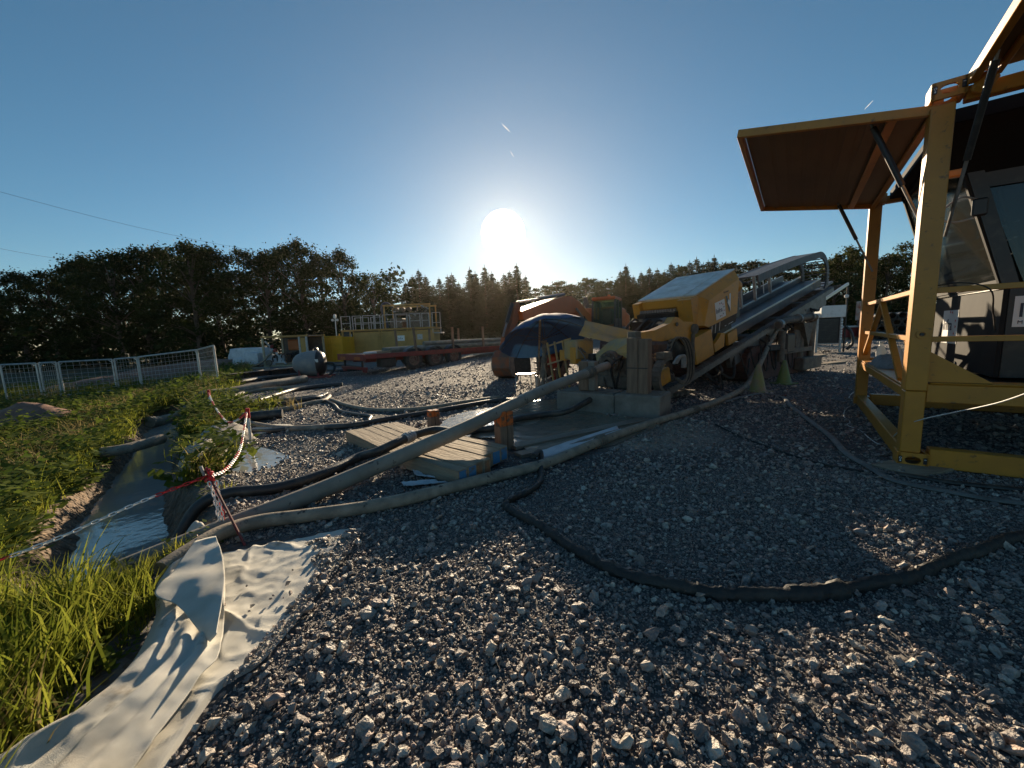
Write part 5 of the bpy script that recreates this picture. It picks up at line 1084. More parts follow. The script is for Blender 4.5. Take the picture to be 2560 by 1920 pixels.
# ---- front wrench, arms, collar
m = MB(); AY = -.14
m.prism([(-.98, AY, 1.02), (-.95, AY, 1.10), (-.55, AY, 1.13), (-.2, AY, 1.22), (-.09, AY, 1.31), (.02, AY, 1.30), (.12, AY, 1.24), (.40, AY, 1.23), (.47, AY, 1.15), (.40, AY, .92), (.22, AY, .88), (.05, AY, 1.0), (-.4, AY, .96)], Vector((0, .12, 0))); m.build('clamp_arm', m_yel, RIG)
m = MB(); m.tube([(-.05, AY - .01, 1.20), (-.05, AY - .02, 1.20)], .03, 12); m.tube([(.42, AY - .04, 1.12), (.42, AY + .2, 1.12)], .08, 14); m.build('pivot_pin', m_mudsteel, RIG, True)
m = MB(); m.box((-.95, AY + .06, 1.05), (.14, .13, .14), bev=.01); m.build('arm_end_block', m_mudsteel, RIG)
m = MB(); m.tube([(.36, AY - .03, 1.05), (.34, AY - .03, .55)], .028, 10); m.tube([(.34, AY - .03, .8), (.34, AY - .03, .45)], .045, 10); m.build('cylinder', m_mudsteel, RIG, True)
m = MB(); m.prism([(.0, 1.55, 1.26), (-.22, 1.55, 1.30), (-.30, 1.55, 1.22), (.1, 1.2, 1.08), (.35, .9, .98), (.40, .9, 1.06)], Vector((-.16, -.05, -.14))); m.build('clamp_arm', m_yelmud, RIG)
m = MB(); m.bar((-.2, 1.62, 1.24), (.42, .86, .98), .12, .22); m.build('clamp_arm_lower', m_yelmud, RIG)
m = MB(); m.box((-.28, 1.68, .82), (.46, .34, .36), bev=.03); m.build('operator_box', m_yelmud, RIG)
m = MB(); m.box((-.44, 1.60, .72), (.16, .14, .30), bev=.01); m.build('junction_box', m_yel, RIG)
# wrench plate: arch with opening
m = MB(); m.prism([(-.42, .30, .80), (-.32, .52, .93), (-.2, .66, 1.0), (-.12, .95, 1.0), (-.16, 1.08, .94), (-.36, 1.2, .74), (-.42, 1.1, .62), (-.40, .95, .72), (-.36, .75, .78), (-.40, .5, .70)], Vector((.16, .08, 0))); m.build('wrench_plate', m_yelmud, RIG)
cc = Vector((-0.46, 0.8, 0.63)); ax_ = Vector((-.80, -.22, -.16)).normalized()
m = MB(); m.ring(cc, ax_, .17, .06, .05, 26); m.ring(cc - ax_ * .075, ax_, .175, .06, .055, 26); m.ring(cc + ax_ * .05, ax_, .115, .06, .05, 22); m.build('pipe_flange', m_mudsteel, RIG, 30)
b = MB(); X = ax_.cross(Vector((0, 0, 1))).normalized(); Yv = ax_.cross(X)
for k in range(10): p_ = cc + (X * math.cos(.628 * k) + Yv * math.sin(.628 * k)) * .14; b.tube([p_ - ax_ * .12, p_ + ax_ * .06], .014, 6)
b.build('flange_bolts', m_steel, RIG)
m = MB(); m.tube([cc - ax_ * .08, cc - ax_ * .55], .085, 14); m.build('pipe_stub', m_mudsteel, RIG, True)
m = MB(); m.box((-.05, .85, .52), (.5, .9, .32), bev=.03); m.box((.1, .85, .28), (.8, 1.3, .24), bev=.03); m.build('vise_body', m_mudsteel, RIG)
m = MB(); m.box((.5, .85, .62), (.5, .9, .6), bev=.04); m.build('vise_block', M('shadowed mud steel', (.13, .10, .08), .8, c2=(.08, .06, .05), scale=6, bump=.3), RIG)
for k, (x, y, z) in enumerate(((-.2, .55, .42), (-.2, 1.1, .42), (-.3, .8, .36), (-.25, 1.3, .5))): MB().tube(smooth_path([(x, y, z), (x - .12, y - .05, z - .1), (x - .1, y - .1, .16), (x + .1, y - .12, .1)], 5), .018, 6).build('vise_hose', m_mudsteel, RIG, True)
# spill guard arc and hoses on the near side
m = MB(); P = [Vector((-.36 + .26 * math.cos(t), -.20, .46 + .26 * math.sin(t))) for t in np.linspace(R_(80), R_(262), 14)]
for i in range(13): m.bar(P[i], P[i + 1], .12, .05, up=(P[i] - Vector((-.36, -.20, .46))))
m.build('guard_arc', m_mudsteel, RIG)
m = MB(); m.box((-.26, -.06, .42), (.30, .1, .24), bev=.02, ry=-.25); m.build('yellow_guard', m_yel, RIG)
m = MB(); m.box((-.42, -.19, .76), (.2, .14, .1), bev=.01); m.build('guard_block', m_mudsteel, RIG)
for k in range(5):
    o_ = .035 * k; MB().tube(smooth_path([(-.32, -.2, .82 + o_), (-.22 + o_, -.24, 1.0), (-.02 + o_, -.24, .95), (.14 + o_, -.22, .72), (.18 + o_, -.2, .42), (.05 + o_, -.2, .30), (-.1, -.18, .40)], 6), .017, 7).build('hydraulic_hose', m_rubber if k % 2 else m_mudsteel, RIG, True)
for k in range(3): MB().tube(smooth_path([(-.20 + .04 * k, -.2, .62), (-.15 + .04 * k, -.24, .72), (-.05 + .04 * k, -.24, .72), (.0 + .04 * k, -.22, .55)], 5), .018, 7).build('elbow_fitting', m_grey, RIG, True)
m = MB(); m.lathe((.12, -.05, .78), [(0, -.05), (.2, -.05), (.22, 0), (.2, .05), (0, .05)], 22, 'Y'); m.build('hose_reel', m_black, RIG, True)
m = MB()
for k in range(9): m.box((-.5 + .16 * k, .35, .06 + .0 * k), (.1, .6, .05), rz=.1 * (k % 3))
m.build('grating', m_mudsteel, RIG)
# grimy fittings crowded round the vise and behind the collar
r = random.Random(31)
for k in range(22):
    x, y, z = r.uniform(-.45, .45), r.uniform(.15, 1.55), r.uniform(.25, .85); d = (r.uniform(.05, .16), r.uniform(.05, .2), r.uniform(.05, .16))
    MB().box((x, y, z), d, rz=r.uniform(-.4, .4), bev=.012).build('vise_fitting', (m_mudsteel, m_yelmud, m_black, m_mudsteel)[k % 4], RIG)
for k in range(16):
    x, y, z = r.uniform(-.4, .6), r.uniform(.05, 1.5), r.uniform(.35, .95); P = [(x, y, z), (x - r.uniform(.05, .2), y + r.uniform(-.15, .15), z + r.uniform(.05, .2)), (x - r.uniform(.1, .3), y + r.uniform(-.2, .2), z - r.uniform(.0, .2)), (x - r.uniform(.0, .2), y + r.uniform(-.1, .1), max(.1, z - r.uniform(.2, .5)))]
    MB().tube(smooth_path(P, 5), r.uniform(.012, .022), 6).build('grimy_hose', (m_mudsteel, m_rubber)[k % 2], RIG, True)
for k in range(20):
    a = 1.0 + r.random() * 5.5; MB().tube(smooth_path([P3(a, r.uniform(.1, .5), -.12), P3(a + .15, r.uniform(-.02, .3), -.35), P3(a + r.uniform(.2, .6), r.uniform(.0, .4), -.25 - r.random() * .4), P3(a + r.uniform(.4, .8), .2, -.14)], 5), r.uniform(.012, .025), 6).build('under_hose', m_rubber, RIG, True)

# ================================================================ open yellow container frame at the right (local x to the right, y away)
FR = empty('container_frame', (3.14, 2.87, 0), math.atan2(-.595, .804)); tag(FR, 'open yellow steel container frame with raised flaps at the right', 'container frame')
m_fr = M('yellow frame paint', (.57, .245, .03), .4, c2=(.40, .17, .03), scale=2.2, lo=.4, hi=.8, bump=.06, bscale=25, c3=(.17, .085, .035), s3=17, lo3=.6, hi3=.72)
m_flap = M('brown primed flap', (.235, .145, .065), .5, c2=(.15, .09, .04), scale=3, lo=.35, hi=.75, stretch=(1, .35, 1), c3=(.30, .17, .08), s3=7, lo3=.62, hi3=.8)
def fb(nm, x0, x1, y0, y1, z0, z1, mat=None, bev=.006, parent=None): return MB().box(((x0 + x1) / 2, (y0 + y1) / 2, (z0 + z1) / 2), (abs(x1 - x0), abs(y1 - y0), abs(z1 - z0)), bev=bev).build(nm, mat or m_fr, parent or FR)
fb('corner_post', -.115, .0, 0, .14, .112, .595); fb('corner_post', -.118, .003, -.003, .143, .60, 2.63)
fb('corner_post', -.118, .003, 2.86, 2.99, .112, 2.63); fb('corner_post', 5.85, 5.97, 0, .14, .112, 2.63); fb('corner_post', 5.85, 5.97, 2.86, 2.99, .112, 2.63)
def casting(x0, y0, z0, hole=True):
    # block with an oval hole through its faces: four walls round the opening
    w, d, h = .178, .162, .118; e = MB(); sx = 1
    e.box((x0 + .012, y0 + d / 2, z0 + h / 2), (.024, d, h), bev=.004); e.box((x0 + w - .012, y0 + d / 2, z0 + h / 2), (.024, d, h), bev=.004)
    o = None
    def oval(cx, cz, yy, th):
        n = 20; inner = [(cx + .045 * math.copysign(abs(math.cos(6.283 * k / n)) ** .75, math.cos(6.283 * k / n)), cz + .030 * math.sin(6.283 * k / n)) for k in range(n)]
        outer = [(cx + .087 * math.copysign(min(1, abs(math.cos(6.283 * k / n)) * 1.42), math.cos(6.283 * k / n)), cz + .057 * math.copysign(min(1, abs(math.sin(6.283 * k / n)) * 1.42), math.sin(6.283 * k / n))) for k in range(n)]
        vs = [(x, yy, z) for x, z in inner] + [(x, yy, z) for x, z in outer] + [(x, yy + th, z) for x, z in inner] + [(x, yy + th, z) for x, z in outer]; f = []
        for k in range(n):
            q = (k + 1) % n; f += [(k, q, n + q, n + k), (2 * n + k, 3 * n + k, 3 * n + q, 2 * n + q), (k, 2 * n + k, 2 * n + q, q), (n + k, n + q, 3 * n + q, 3 * n + k)]
        e.add(vs, f)
    oval(x0 + w / 2, z0 + h / 2, y0, .022); oval(x0 + w / 2, z0 + h / 2, y0 + d - .022, .022)
    return e.build('corner_casting', m_fr, FR)
c1 = casting(-.128, -.012, -.005); c2 = casting(-.128, -.012, 2.662)
for (z_, cs) in ((.03, c1), (2.70, c2)):
    for x_ in (-.113, .024): MB().box((x_ + .004, -.0145, z_ + .027), (.020, .003, .05), bev=.0005).build('stencil_plate', m_black, cs)
    ring_ = MB(); ring_.ring((-.109, -.017, z_ + .036), (0, 1, 0), .008, .005, .002, 12); ring_.box((-.109, -.017, z_ + .016), (.008, .002, .012)); ring_.build('stencil_mark', m_sticker, cs); MB().box((.028, -.017, z_ + .038), (.012, .002, .004)).build('stencil_mark', m_sticker, cs)
fb('corner_casting', -.128, .04, 2.85, 3.0, -.005, .112); fb('corner_casting', -.128, .04, 2.85, 3.0, 2.632, 2.75); fb('corner_casting', 5.85, 6.0, 0, .16, 0, .112)
fb('bottom_rail', .052, 5.85, .02, .12, .004, .15); fb('bottom_rail', -.10, -.01, .152, 2.85, .004, .135); fb('bottom_rail', .04, 5.85, 2.87, 2.97, .004, .15)
fb('deck_beam', .004, 5.85, .03, .12, .51, .65); fb('deck_beam', .004, 5.85, 2.88, 2.98, .51, .65); fb('deck_beam', -.10, .0, .145, 2.858, .52, .60)
fb('shelf_plate', -.09, .45, .146, 2.855, .602, .618); fb('deck_plate', .46, 5.8, .125, 2.85, .56, .60, m_black)
fb('beam_flange', .02, 5.8, .02, .20, .652, .662)
for nm, z0, z1 in (('middle_rail', .97, 1.01), ('upper_rail', 1.33, 1.37)): fb(nm, .005, 5.85, .04, .08, z0, z1, bev=.003)
for z0 in (.97, 1.345): fb('side_rail', -.075, -.035, .145, 2.858, z0, z0 + .04, bev=.003)
for p0, p1 in (((-.055, 1.80, 1.34), (-.055, 3.0, .62)), ((-.055, 1.80, 1.34), (-.055, .55, .62))): MB().bar(p0, p1, .045, .04).build('side_brace', m_fr, FR)
MB().bar((-.055, .60, 1.0), (-.055, .145, .66), .006, .03).build('side_brace', m_fr, FR)
for p0, p1 in (((.10, .11, .655), (.42, .11, .98)),): pass
g = MB(); g.prism([(.005, .06, .665), (.005, .06, .90), (.34, .06, .665)], (0, .05, 0)); g.build('gusset', m_fr, FR)
fb('top_rail', .052, 5.85, .03, .11, 2.63, 2.72); fb('top_rail', -.10, -.03, .152, 2.85, 2.64, 2.74); fb('cross_rail', -.06, .14, .3, .36, 2.20, 2.25); fb('top_rail', .04, 5.85, 2.88, 2.96, 2.63, 2.72)
MB().ring((-.055, -.008, 1.03), (0, 1, 0), .032, .018, .012, 18).build('tie_ring', m_fr, FR, True); MB().cyl((-.055, -.003, 1.03), (-.055, -.014, 1.03), .012, 12).build('tie_pin', m_black, FR)
for x_ in (1.7, 3.4): fb('corner_post', x_, x_ + .08, 2.88, 2.97, .66, 2.63)
# side flap, raised level to the left
fl = empty('side_flap', (-.06, 0, 2.60)); fl.parent = FR
sl = .045
def fpan(nm, x0, x1, y0, y1, z0, z1, mat, par=fl): return MB().box(((x0 + x1) / 2, (y0 + y1) / 2, (z0 + z1) / 2), (abs(x1 - x0), abs(y1 - y0), abs(z1 - z0)), bev=.003).build(nm, mat, par)
fl.rotation_euler = (0, R_(10.5), 0)
fpan('flap_skin', -1.24, -.01, .06, 2.86, .030, .042, m_flap)
fpan('flap_edge', -1.26, -.01, .035, .075, -.02, .045, m_fr); fpan('flap_edge', -1.26, -.01, 2.845, 2.885, -.02, .045, m_fr); fpan('flap_edge', -1.285, -1.245, .035, 2.885, -.02, .045, m_fr); fpan('flap_edge', -.05, -.01, .08, 2.84, -.025, .029, m_fr)
for x_ in np.linspace(-1.1, -.35, 7): fpan('flap_rib', x_ - .04, x_ + .04, .08, 2.84, .020, .0295, m_flap)
fpan('flap_stiffener', -.28, -.22, .08, 2.84, -.02, .011, m_fr)
# front flap, raised towards the viewer
ff_ = empty('front_flap', (.06, 0.0, 2.73)); ff_.parent = FR; ff_.rotation_euler = (R_(-4), 0, 0)
fpan('flap_skin', .02, 5.75, -1.3, -.02, .030, .042, m_flap, ff_); fpan('flap_edge', -.02, .025, -1.32, -.02, -.03, .045, m_fr, ff_); fpan('flap_edge', 5.75, 5.79, -1.32, -.02, -.03, .045, m_fr, ff_); fpan('flap_edge', .02, 5.75, -1.32, -1.28, -.03, .045, m_fr, ff_)
fpan('flap_edge', .10, .13, -1.28, -.02, -.012, .029, m_fr, ff_)
for x_ in np.linspace(.5, 5.4, 14): fpan('flap_rib', x_ - .04, x_ + .04, -1.27, -.05, .012, .029, m_flap, ff_)
# hinges and gas struts
for y_ in (.35, 2.6): MB().cyl((-.06, y_ - .06, 2.765), (-.06, y_ + .06, 2.765), .022, 10).build('hinge', m_fr, FR, True)
MB().box((.12, -.02, 2.69), (.10, .07, .12), bev=.02, ry=.5).build('hinge', m_fr, FR)
def strut(a, b, nm='gas_strut'):
    a, b = Vector(a), Vector(b); e = MB(); mid = a.lerp(b, .52); o = MB().cyl(a, mid, .021, 10).build(nm, m_black, FR, True); MB().cyl(mid, b, .011, 8).build('strut_rod', m_steel, o, True); MB().cyl(a + (a - b).normalized() * .05, a, .010, 8).build('strut_end', m_steel, o, True)
strut((-.40, .20, 2.66), (-.03, .15, 1.72)); strut((-.44, 2.72, 2.67), (-.05, 2.80, 1.78)); strut((.09, -.30, 2.70), (.045, .16, 1.75))
m_coal = M('matt black', (.008, .008, .009), .8, spec=.15)
# ---- cabin standing inside the frame
CB = empty('control_cabin', (3.14, 2.87, 0), math.atan2(-.595, .804)); tag(CB, 'black control cabin with slanted windows inside the yellow frame', 'cabin')
m_cab = M('dusty black cabin paint', (.014, .0145, .015), .75, c2=(.03, .029, .026), scale=4, lo=.4, hi=.75, c3=(.34, .31, .24), s3=11, lo3=.68, hi3=.74, spec=.2)
X0, Yn, Yf, X1 = .55, .86, 2.78, 2.6; ZB, ZM, ZT = .625, 1.37, 2.62; XT = .19
def cbp(nm, pts_, off, mat=m_cab): return MB().prism(pts_, off).build(nm, mat, CB)
fb('side_panel', X0, X0 + .03, Yn, Yf, ZB, ZM, m_cab, .004, CB); fb('front_panel', X0 + .032, X1, Yn, Yn + .03, ZB, ZM, m_black, .004, CB); fb('rear_panel', X0 + .032, X1, Yf - .03, Yf, ZB, 2.6, m_black, .004, CB); fb('right_panel', X1, X1 + .03, Yn, Yf, ZB, 2.6, m_black, .004, CB)
fb('sill', X0 - .02, X0 + .05, Yn - .01, Yf + .01, ZM + .003, ZM + .03, m_cab, .006, CB)
# slanted window frame on the left face
P = lambda t, y: (X0 + (XT - X0) * t, y, ZM + .03 + (ZT - ZM - .03) * t)
def wbar(t0, y0, t1, y1, w=.05, mat=m_cab): return MB().bar(P(t0, y0), P(t1, y1), w, .045, up=(0, 1, 0) if abs(y1 - y0) < .01 else (0, 0, 1)).build('window_frame', mat, CB)
wbar(0, Yn + .02, 1, Yn + .02, .05); wbar(0, Yf - .02, 1, Yf - .02, .05); wbar(1, Yn, 1, Yf, .06); wbar(.02, Yn, .02, Yf, .04)
m_cglass = m_glass.copy(); m_cglass.name = 'dark cabin glass'; m_cglass.node_tree.nodes['Principled BSDF'].inputs['Base Color'].default_value = (.20, .23, .22, 1); m_cglass.node_tree.nodes['Principled BSDF'].inputs['IOR'].default_value = 1.45
m = MB(); m.add([P(.03, Yn + .05), P(.03, Yf - .05), P(.98, Yf - .05), P(.98, Yn + .05)], [(0, 1, 2, 3)]); o = m.build('window_pane', m_cglass, CB); md = o.modifiers.new('t', 'SOLIDIFY'); md.thickness = .006
# front: slanting jamb, dark header and pane
MB().bar((X0 + .03, Yn + .01, ZM + .03), (XT + .05, Yn + .01, ZT), .09, .05, up=(0, 1, 0)).build('window_frame', m_black, CB)
m = MB(); m.prism([(XT + .16, Yn, 2.20), (X1, Yn, 2.16), (X1, Yn, ZT), (XT + .06, Yn, ZT)], (0, .03, 0)); m.build('header_panel', m_black, CB)
m = MB(); m.prism([(X0 + .11, Yn + .012, ZM + .02), (X1, Yn + .012, ZM + .02), (X1, Yn + .012, 2.158), (XT + .21, Yn + .012, 2.19)], (0, .006, 0)); m.build('window_pane', m_cglass, CB)
MB().bar((1.10, Yn + .01, ZM), (.92, Yn + .01, 2.18), .06, .05, up=(0, 1, 0)).build('window_frame', m_black, CB)
m = MB(); m.prism([(.06, Yn - .32, 2.66), (X1 + .05, Yn - .32, 2.66), (X1 + .05, Yf + .06, 2.66), (.06, Yf + .06, 2.66)], (0, 0, .10)); m.build('roof', m_coal, CB)
m = MB(); m.prism([(.06, Yn - .32, 2.655), (X1, Yn - .32, 2.655), (X1, Yn + .0, 2.30), (.14, Yn + .0, 2.32)], (0, .03, .0)); m.build('sun_visor', m_coal, CB)
fb('cabin_floor', X0 + .04, X1 - .01, Yn + .04, Yf - .04, ZB, ZB + .04, m_black, .004, CB)
# inside: seat, console, joystick arm
fb('seat_base', 1.2, 1.7, 1.5, 2.0, .70, 1.15, m_black, .05, CB); fb('seat_back', 1.62, 1.76, 1.5, 2.0, 1.15, 1.85, m_black, .05, CB); fb('console', .75, 1.05, 1.3, 2.3, .7, 1.25, m_black, .04, CB)
MB().tube(smooth_path([(.45, 1.0, 2.5), (.52, 1.02, 2.1), (.70, 1.05, 1.62), (.74, 1.06, 1.45)], 5), .022, 7).build('wiper_arm', m_black, CB, True); MB().bar((.40, .93, 2.0), (.60, .96, 1.48), .018, .01).build('wiper_blade', m_black, CB)
m = MB(); m.box((.33, .70, 2.02), (.09, .03, .14), bev=.015); m.build('mirror', m_black, CB); MB().tube(smooth_path([(.36, .84, 2.1), (.22, .72, 2.12), (.10, .70, 2.0), (.18, .7, 1.93), (.3, .7, 1.94)], 5), .008, 6).build('mirror_bracket', m_grey, CB, True)
for z_ in (1.55, 1.68, 1.81, 1.94): MB().bar((.62, 1.0, z_ - .02), (.62, 2.2, z_ + .0), .012, .012).build('pane_line', m_grey, CB)  # added bars standing in for the pale stair lines in the pane
# step lines on the grey lower panel and stickers
MB().bar((X0 - .012, Yn, 1.37), (X0 - .012, Yf, 1.385), .008, .012).build('bright_trim', m_grey, CB)
m = MB(); m.add([(X0 - .004, 2.41, .865), (X0 - .004, 1.89, .865), (X0 - .004, 1.89, 1.225), (X0 - .004, 2.41, 1.225)], [(0, 1, 2, 3)]); m.build('sticker', m_sticker, CB)
text('Infra', .17, m_ink, CB, (X0 - .006, 2.38, 1.01), (R_(90), 0, R_(-90)), sx=1.0)
for k, a in enumerate((95, 72, 20, -5, -35, -80)):
    t = R_(a); m = MB(); f3 = lambda q, s: (X0 - .007, 2.14 - .19 * math.cos(t + q) * s, 1.06 + .15 * math.sin(t + q) * s); m.add([f3(-.13, .92), f3(.13, .92), f3(0, 1.12)], [(0, 1, 2)]); m.build('logo_mark', m_inkred, CB)
m = MB(); m.add([(.615, Yn - .004, 1.05), (.98, Yn - .004, 1.05), (.98, Yn - .004, 1.30), (.615, Yn - .004, 1.30)], [(0, 1, 2, 3)]); m.build('sticker', m_sticker, CB)
text('Infra', .165, m_ink, CB, (.635, Yn - .006, 1.13), (R_(90), 0, 0)); text('M', .04, m_ink, CB, (.64, Yn - .006, 1.075), (R_(90), 0, 0))
# ---- things lying on the frame's shelf
def fw(x, y, z): v = FR.matrix_basis @ Vector((x, y, z)); return v
q = fw(.06, 2.55, .62); e = empty('plastic_bottle', q); MB().lathe((0, 0, 0), [(0, 0), (.045, 0), (.05, .03), (.045, .07), (.05, .11), (.045, .15), (.03, .19), (.018, .21), (.018, .235)], 14).build('bottle_body', M('milky plastic', (.7, .72, .72), .3, transl=.4), e, True); MB().cyl((0, 0, .235), (0, 0, .26), .021, 12).build('bottle_cap', m_white, e, True); tag(e, 'white plastic bottle standing on the frame shelf', 'bottle')
q = fw(.08, 2.0, .62); rows = []
for i in range(25):
    row = []
    for j in range(25):
        a, b = i / 24 * 2 - 1, j / 24 * 2 - 1; rr2 = max(0, 1 - a * a - b * b) ; row.append((a * .16 + .02 * noise.noise(Vector((a * 3, b * 3, 4))), b * .46, .11 * rr2 ** .45 * (1 + .5 * noise.noise(Vector((a * 2.5, b * 3.5, 7)))) + .004))
    rows.append(row)
o = MB().grid(rows).build('folded_tarp', M('grey tarp', (.22, .22, .215), .8, c2=(.13, .13, .13), scale=9, bump=.5, bscale=20), None, 60); o.location = q; o.rotation_euler = FR.rotation_euler; tag(o, 'crumpled grey tarp heaped on the frame shelf', 'tarp')
q = fw(.05, 1.35, .62); o = MB().tube(smooth_path([(0, -.1, .02), (.02, 0, .04), (0, .15, .20), (.02, .22, .24), (.04, .18, .14), (.03, .1, .05), (.06, .3, .18), (.02, .38, .12), (0, .42, .03)], 6), .012, 7).build('hose_loop', m_white, None, True); o.location = q; o.rotation_euler = FR.rotation_euler; tag(o, 'looped pale hose on the frame shelf beside the tarp', 'hose')
o = MB().tube(smooth_path([tuple(fw(.0, .06, 1.385) - fw(0, 0, 0)), tuple(fw(.12, -.01, 1.39) - fw(0, 0, 0)), tuple(fw(.25, -.02, 1.33) - fw(0, 0, 0)), tuple(fw(.36, .3, 1.18) - fw(0, 0, 0)), tuple(fw(.52, .82, 1.02) - fw(0, 0, 0))], 6), .005, 6).build('cable', m_rubber, None, True); o.location = fw(0, 0, 0); tag(o, 'thin black cable slung from the front post to the cabin', 'cable')
q = fw(-.05, -.05, 0); e = tag(MB().box((0, 0, .02), (.42, .3, .04), rz=.3, bev=.004).build('wooden_pad', m_wood), 'flat wooden pad under the near corner of the yellow frame', 'wooden pad'); e.location = (q.x, q.y, -.022)

# ================================================================ machinery in the background
# ---- red flatbed trailer (local x forward, y away)
TR = empty('flatbed_trailer', (-4.45, 17.57, hz(-4.45, 17.57)), math.atan2(.724, .69)); tag(TR, 'dark red flatbed trailer with stakes and three axles', 'trailer')
def tb(nm, x0, x1, y0, y1, z0, z1, mat, bev=.01, parent=None, ry=0): return MB().box(((x0 + x1) / 2, (y0 + y1) / 2, (z0 + z1) / 2), (abs(x1 - x0), abs(y1 - y0), abs(z1 - z0)), bev=bev, ry=ry).build(nm, mat, parent or TR)
tb('deck', -2.35, 10, -.08, 2.42, .74, .80, m_conc, .005); tb('side_rail', -2.36, 10, -.12, -.082, .62, .82, m_red); tb('side_rail', -2.36, 10, 2.42, 2.46, .62, .82, m_red); tb('rear_beam', -2.40, -2.362, -.12, 2.46, .56, .83, m_red)
tb('chassis_beam', -2.0, 10, .55, .70, .45, .735, m_red); tb('chassis_beam', -2.0, 10, 1.65, 1.80, .45, .735, m_red)
tb('underrun_bar', -2.3, -2.2, .0, 2.35, .16, .28, m_red); 
for y_ in (.3, 2.0): tb('underrun_bracket', -2.3, -2.22, y_, y_ + .08, .28, .56, m_black)
tb('reflector_board', -2.408, -2.401, .2, .75, .58, .72, m_orange, .001); tb('reflector_board', -2.408, -2.401, 1.6, 2.15, .58, .72, m_orange, .001)
tb('tool_box', -1.6, -.9, -.05, .4, .22, .60, m_black, .03); tb('tail_lamp', -2.27, -2.2, .05, .35, .06, .16, m_red, .01); tb('tail_lamp', -2.27, -2.2, 2.0, 2.3, .06, .16, m_red, .01)
m_rim = M('dusty wheel rim', (.16, .07, .05), .6, c2=(.25, .2, .15), scale=8)
def wheel(x, y0, R1=.46, par=TR, z=None):
    z = R1 if z is None else z
    w = MB(); w.lathe((x, y0, z), [(R1 * .60, .02), (R1 * .66, 0), (R1 * .93, .01), (R1, .05), (R1, .22), (R1 * .93, .27), (R1 * .6, .27)], 28, 'Y'); t = w.build('wheel', m_rubber, par, 30)
    m = MB(); m.lathe((x, y0, z), [(0, .10), (R1 * .18, .10), (R1 * .22, .06), (R1 * .45, .11), (R1 * .5, .03), (R1 * .61, .02)], 24, 'Y'); m.build('rim', m_rim, t, True)
    b = MB()
    for k in range(8): b.cyl((x + R1 * .33 * math.cos(k * .785), y0 + .05, z + R1 * .33 * math.sin(k * .785)), (x + R1 * .33 * math.cos(k * .785), y0 + .09, z + R1 * .33 * math.sin(k * .785)), .018, 6)
    b.build('wheel_nuts', m_steel, t)
for x in (0, 1.18, 2.30):
    wheel(x, -.10); wheel(x, 2.15)
    m = MB(); P = [Vector((x + .56 * math.cos(t), .06, .46 + .56 * math.sin(t))) for t in np.linspace(R_(15), R_(165), 10)]
    for i in range(9): m.bar(P[i], P[i + 1], .32, .012, up=P[i] - Vector((x, .06, .46)))
    m.build('mudguard', m_black, TR)
    MB().cyl((x, .1, .46), (x, 2.2, .46), .06, 10).build('axle', m_black, TR)
for x, y_, t_ in ((.15, -.05, -.08), (2.27, -.05, 0), (4.3, -.05, 0), (6.2, -.05, 0), (.6, 2.38, -.06), (2.6, 2.38, 0), (4.6, 2.38, 0)):
    MB().bar((x, y_, .80), (x + t_, y_, 1.88), .09, .09).build('stake', m_sleeper, TR)
tb('landing_leg', 7.8, 7.95, .3, .45, .02, .7, m_black); tb('landing_leg', 7.8, 7.95, 2.0, 2.15, .02, .7, m_black)
trw = lambda x, y, z: TR.matrix_basis @ Vector((x, y, z))
m_lpipe = M('greenish pipe', (.13, .14, .115), .5, c2=(.22, .21, .17), scale=4)
for i, (y_, z_, x0, r_) in enumerate(((.45, .92, .4, .12), (.75, .92, -.7, .12), (1.05, .92, -.9, .12), (1.35, .92, -.5, .12), (1.7, .92, .6, .12), (.6, 1.13, 1.0, .11), (.9, 1.13, 1.2, .11))):
    o = MB().tube([(0, 0, 0), (9 - x0, 0, 0)], r_, 14).build('steel_pipe', m_lpipe, None, True); o.location = trw(x0, y_, z_); o.rotation_euler = TR.rotation_euler; tag(o, 'long grey green pipe in the load on the flatbed trailer', 'pipe', 'pipes on the trailer')
o = MB().box((.6, 0, 0), (1.6, .5, .10), bev=.01).build('timber_bundle', m_wood); o.location = trw(-1.2, 1.0, .855); o.rotation_euler = TR.rotation_euler; tag(o, 'bundle of grey boards at the rear of the trailer deck', 'timber')
o = MB().box((0, 0, .05), (.5, .35, .1), bev=.04).build('white_sack', m_bag); o.location = trw(-1.75, .6, .80); o.rotation_euler = TR.rotation_euler; tag(o, 'white sack lying on the rear of the trailer deck', 'sack')

# ---- shaker container with railed platform
SC = empty('mud_container', (-13.0, 30.0, hz(-13, 30)), R_(-3)); tag(SC, 'tan steel mud container with railed platform and shaker on top', 'container')
m_tan = M('tan container paint', (.50, .28, .07), .5, c2=(.34, .19, .05), scale=2, lo=.4, hi=.75, bump=.04)
def sb(nm, x0, x1, y0, y1, z0, z1, mat=m_tan, bev=.01, parent=None): return MB().box(((x0 + x1) / 2, (y0 + y1) / 2, (z0 + z1) / 2), (x1 - x0, y1 - y0, z1 - z0), bev=bev).build(nm, mat, parent or SC)
sb('body', .9, 7.1, .06, 2.4, .12, 2.12); sb('base_frame', 0, 7.2, 0, 2.5, 0, .118, m_black)
for x in (0, .62, .88, 2.9, 3.1, 5.1, 7.1): sb('post', x, x + .12, 0, .058, .12, 2.2)
for x0, x1 in ((1.1, 2.85), (3.25, 5.05), (5.25, 7.05)): sb('wall_panel', x0, x1, .03, .059, .25, 2.05)
sb('top_rail', 0, 7.25, -.02, 2.5, 2.2, 2.32); sb('end_wall', .0, .05, .06, 2.4, .12, 2.19); sb('dark_locker', .13, .61, .1, 1.2, .15, 2.18, m_black)
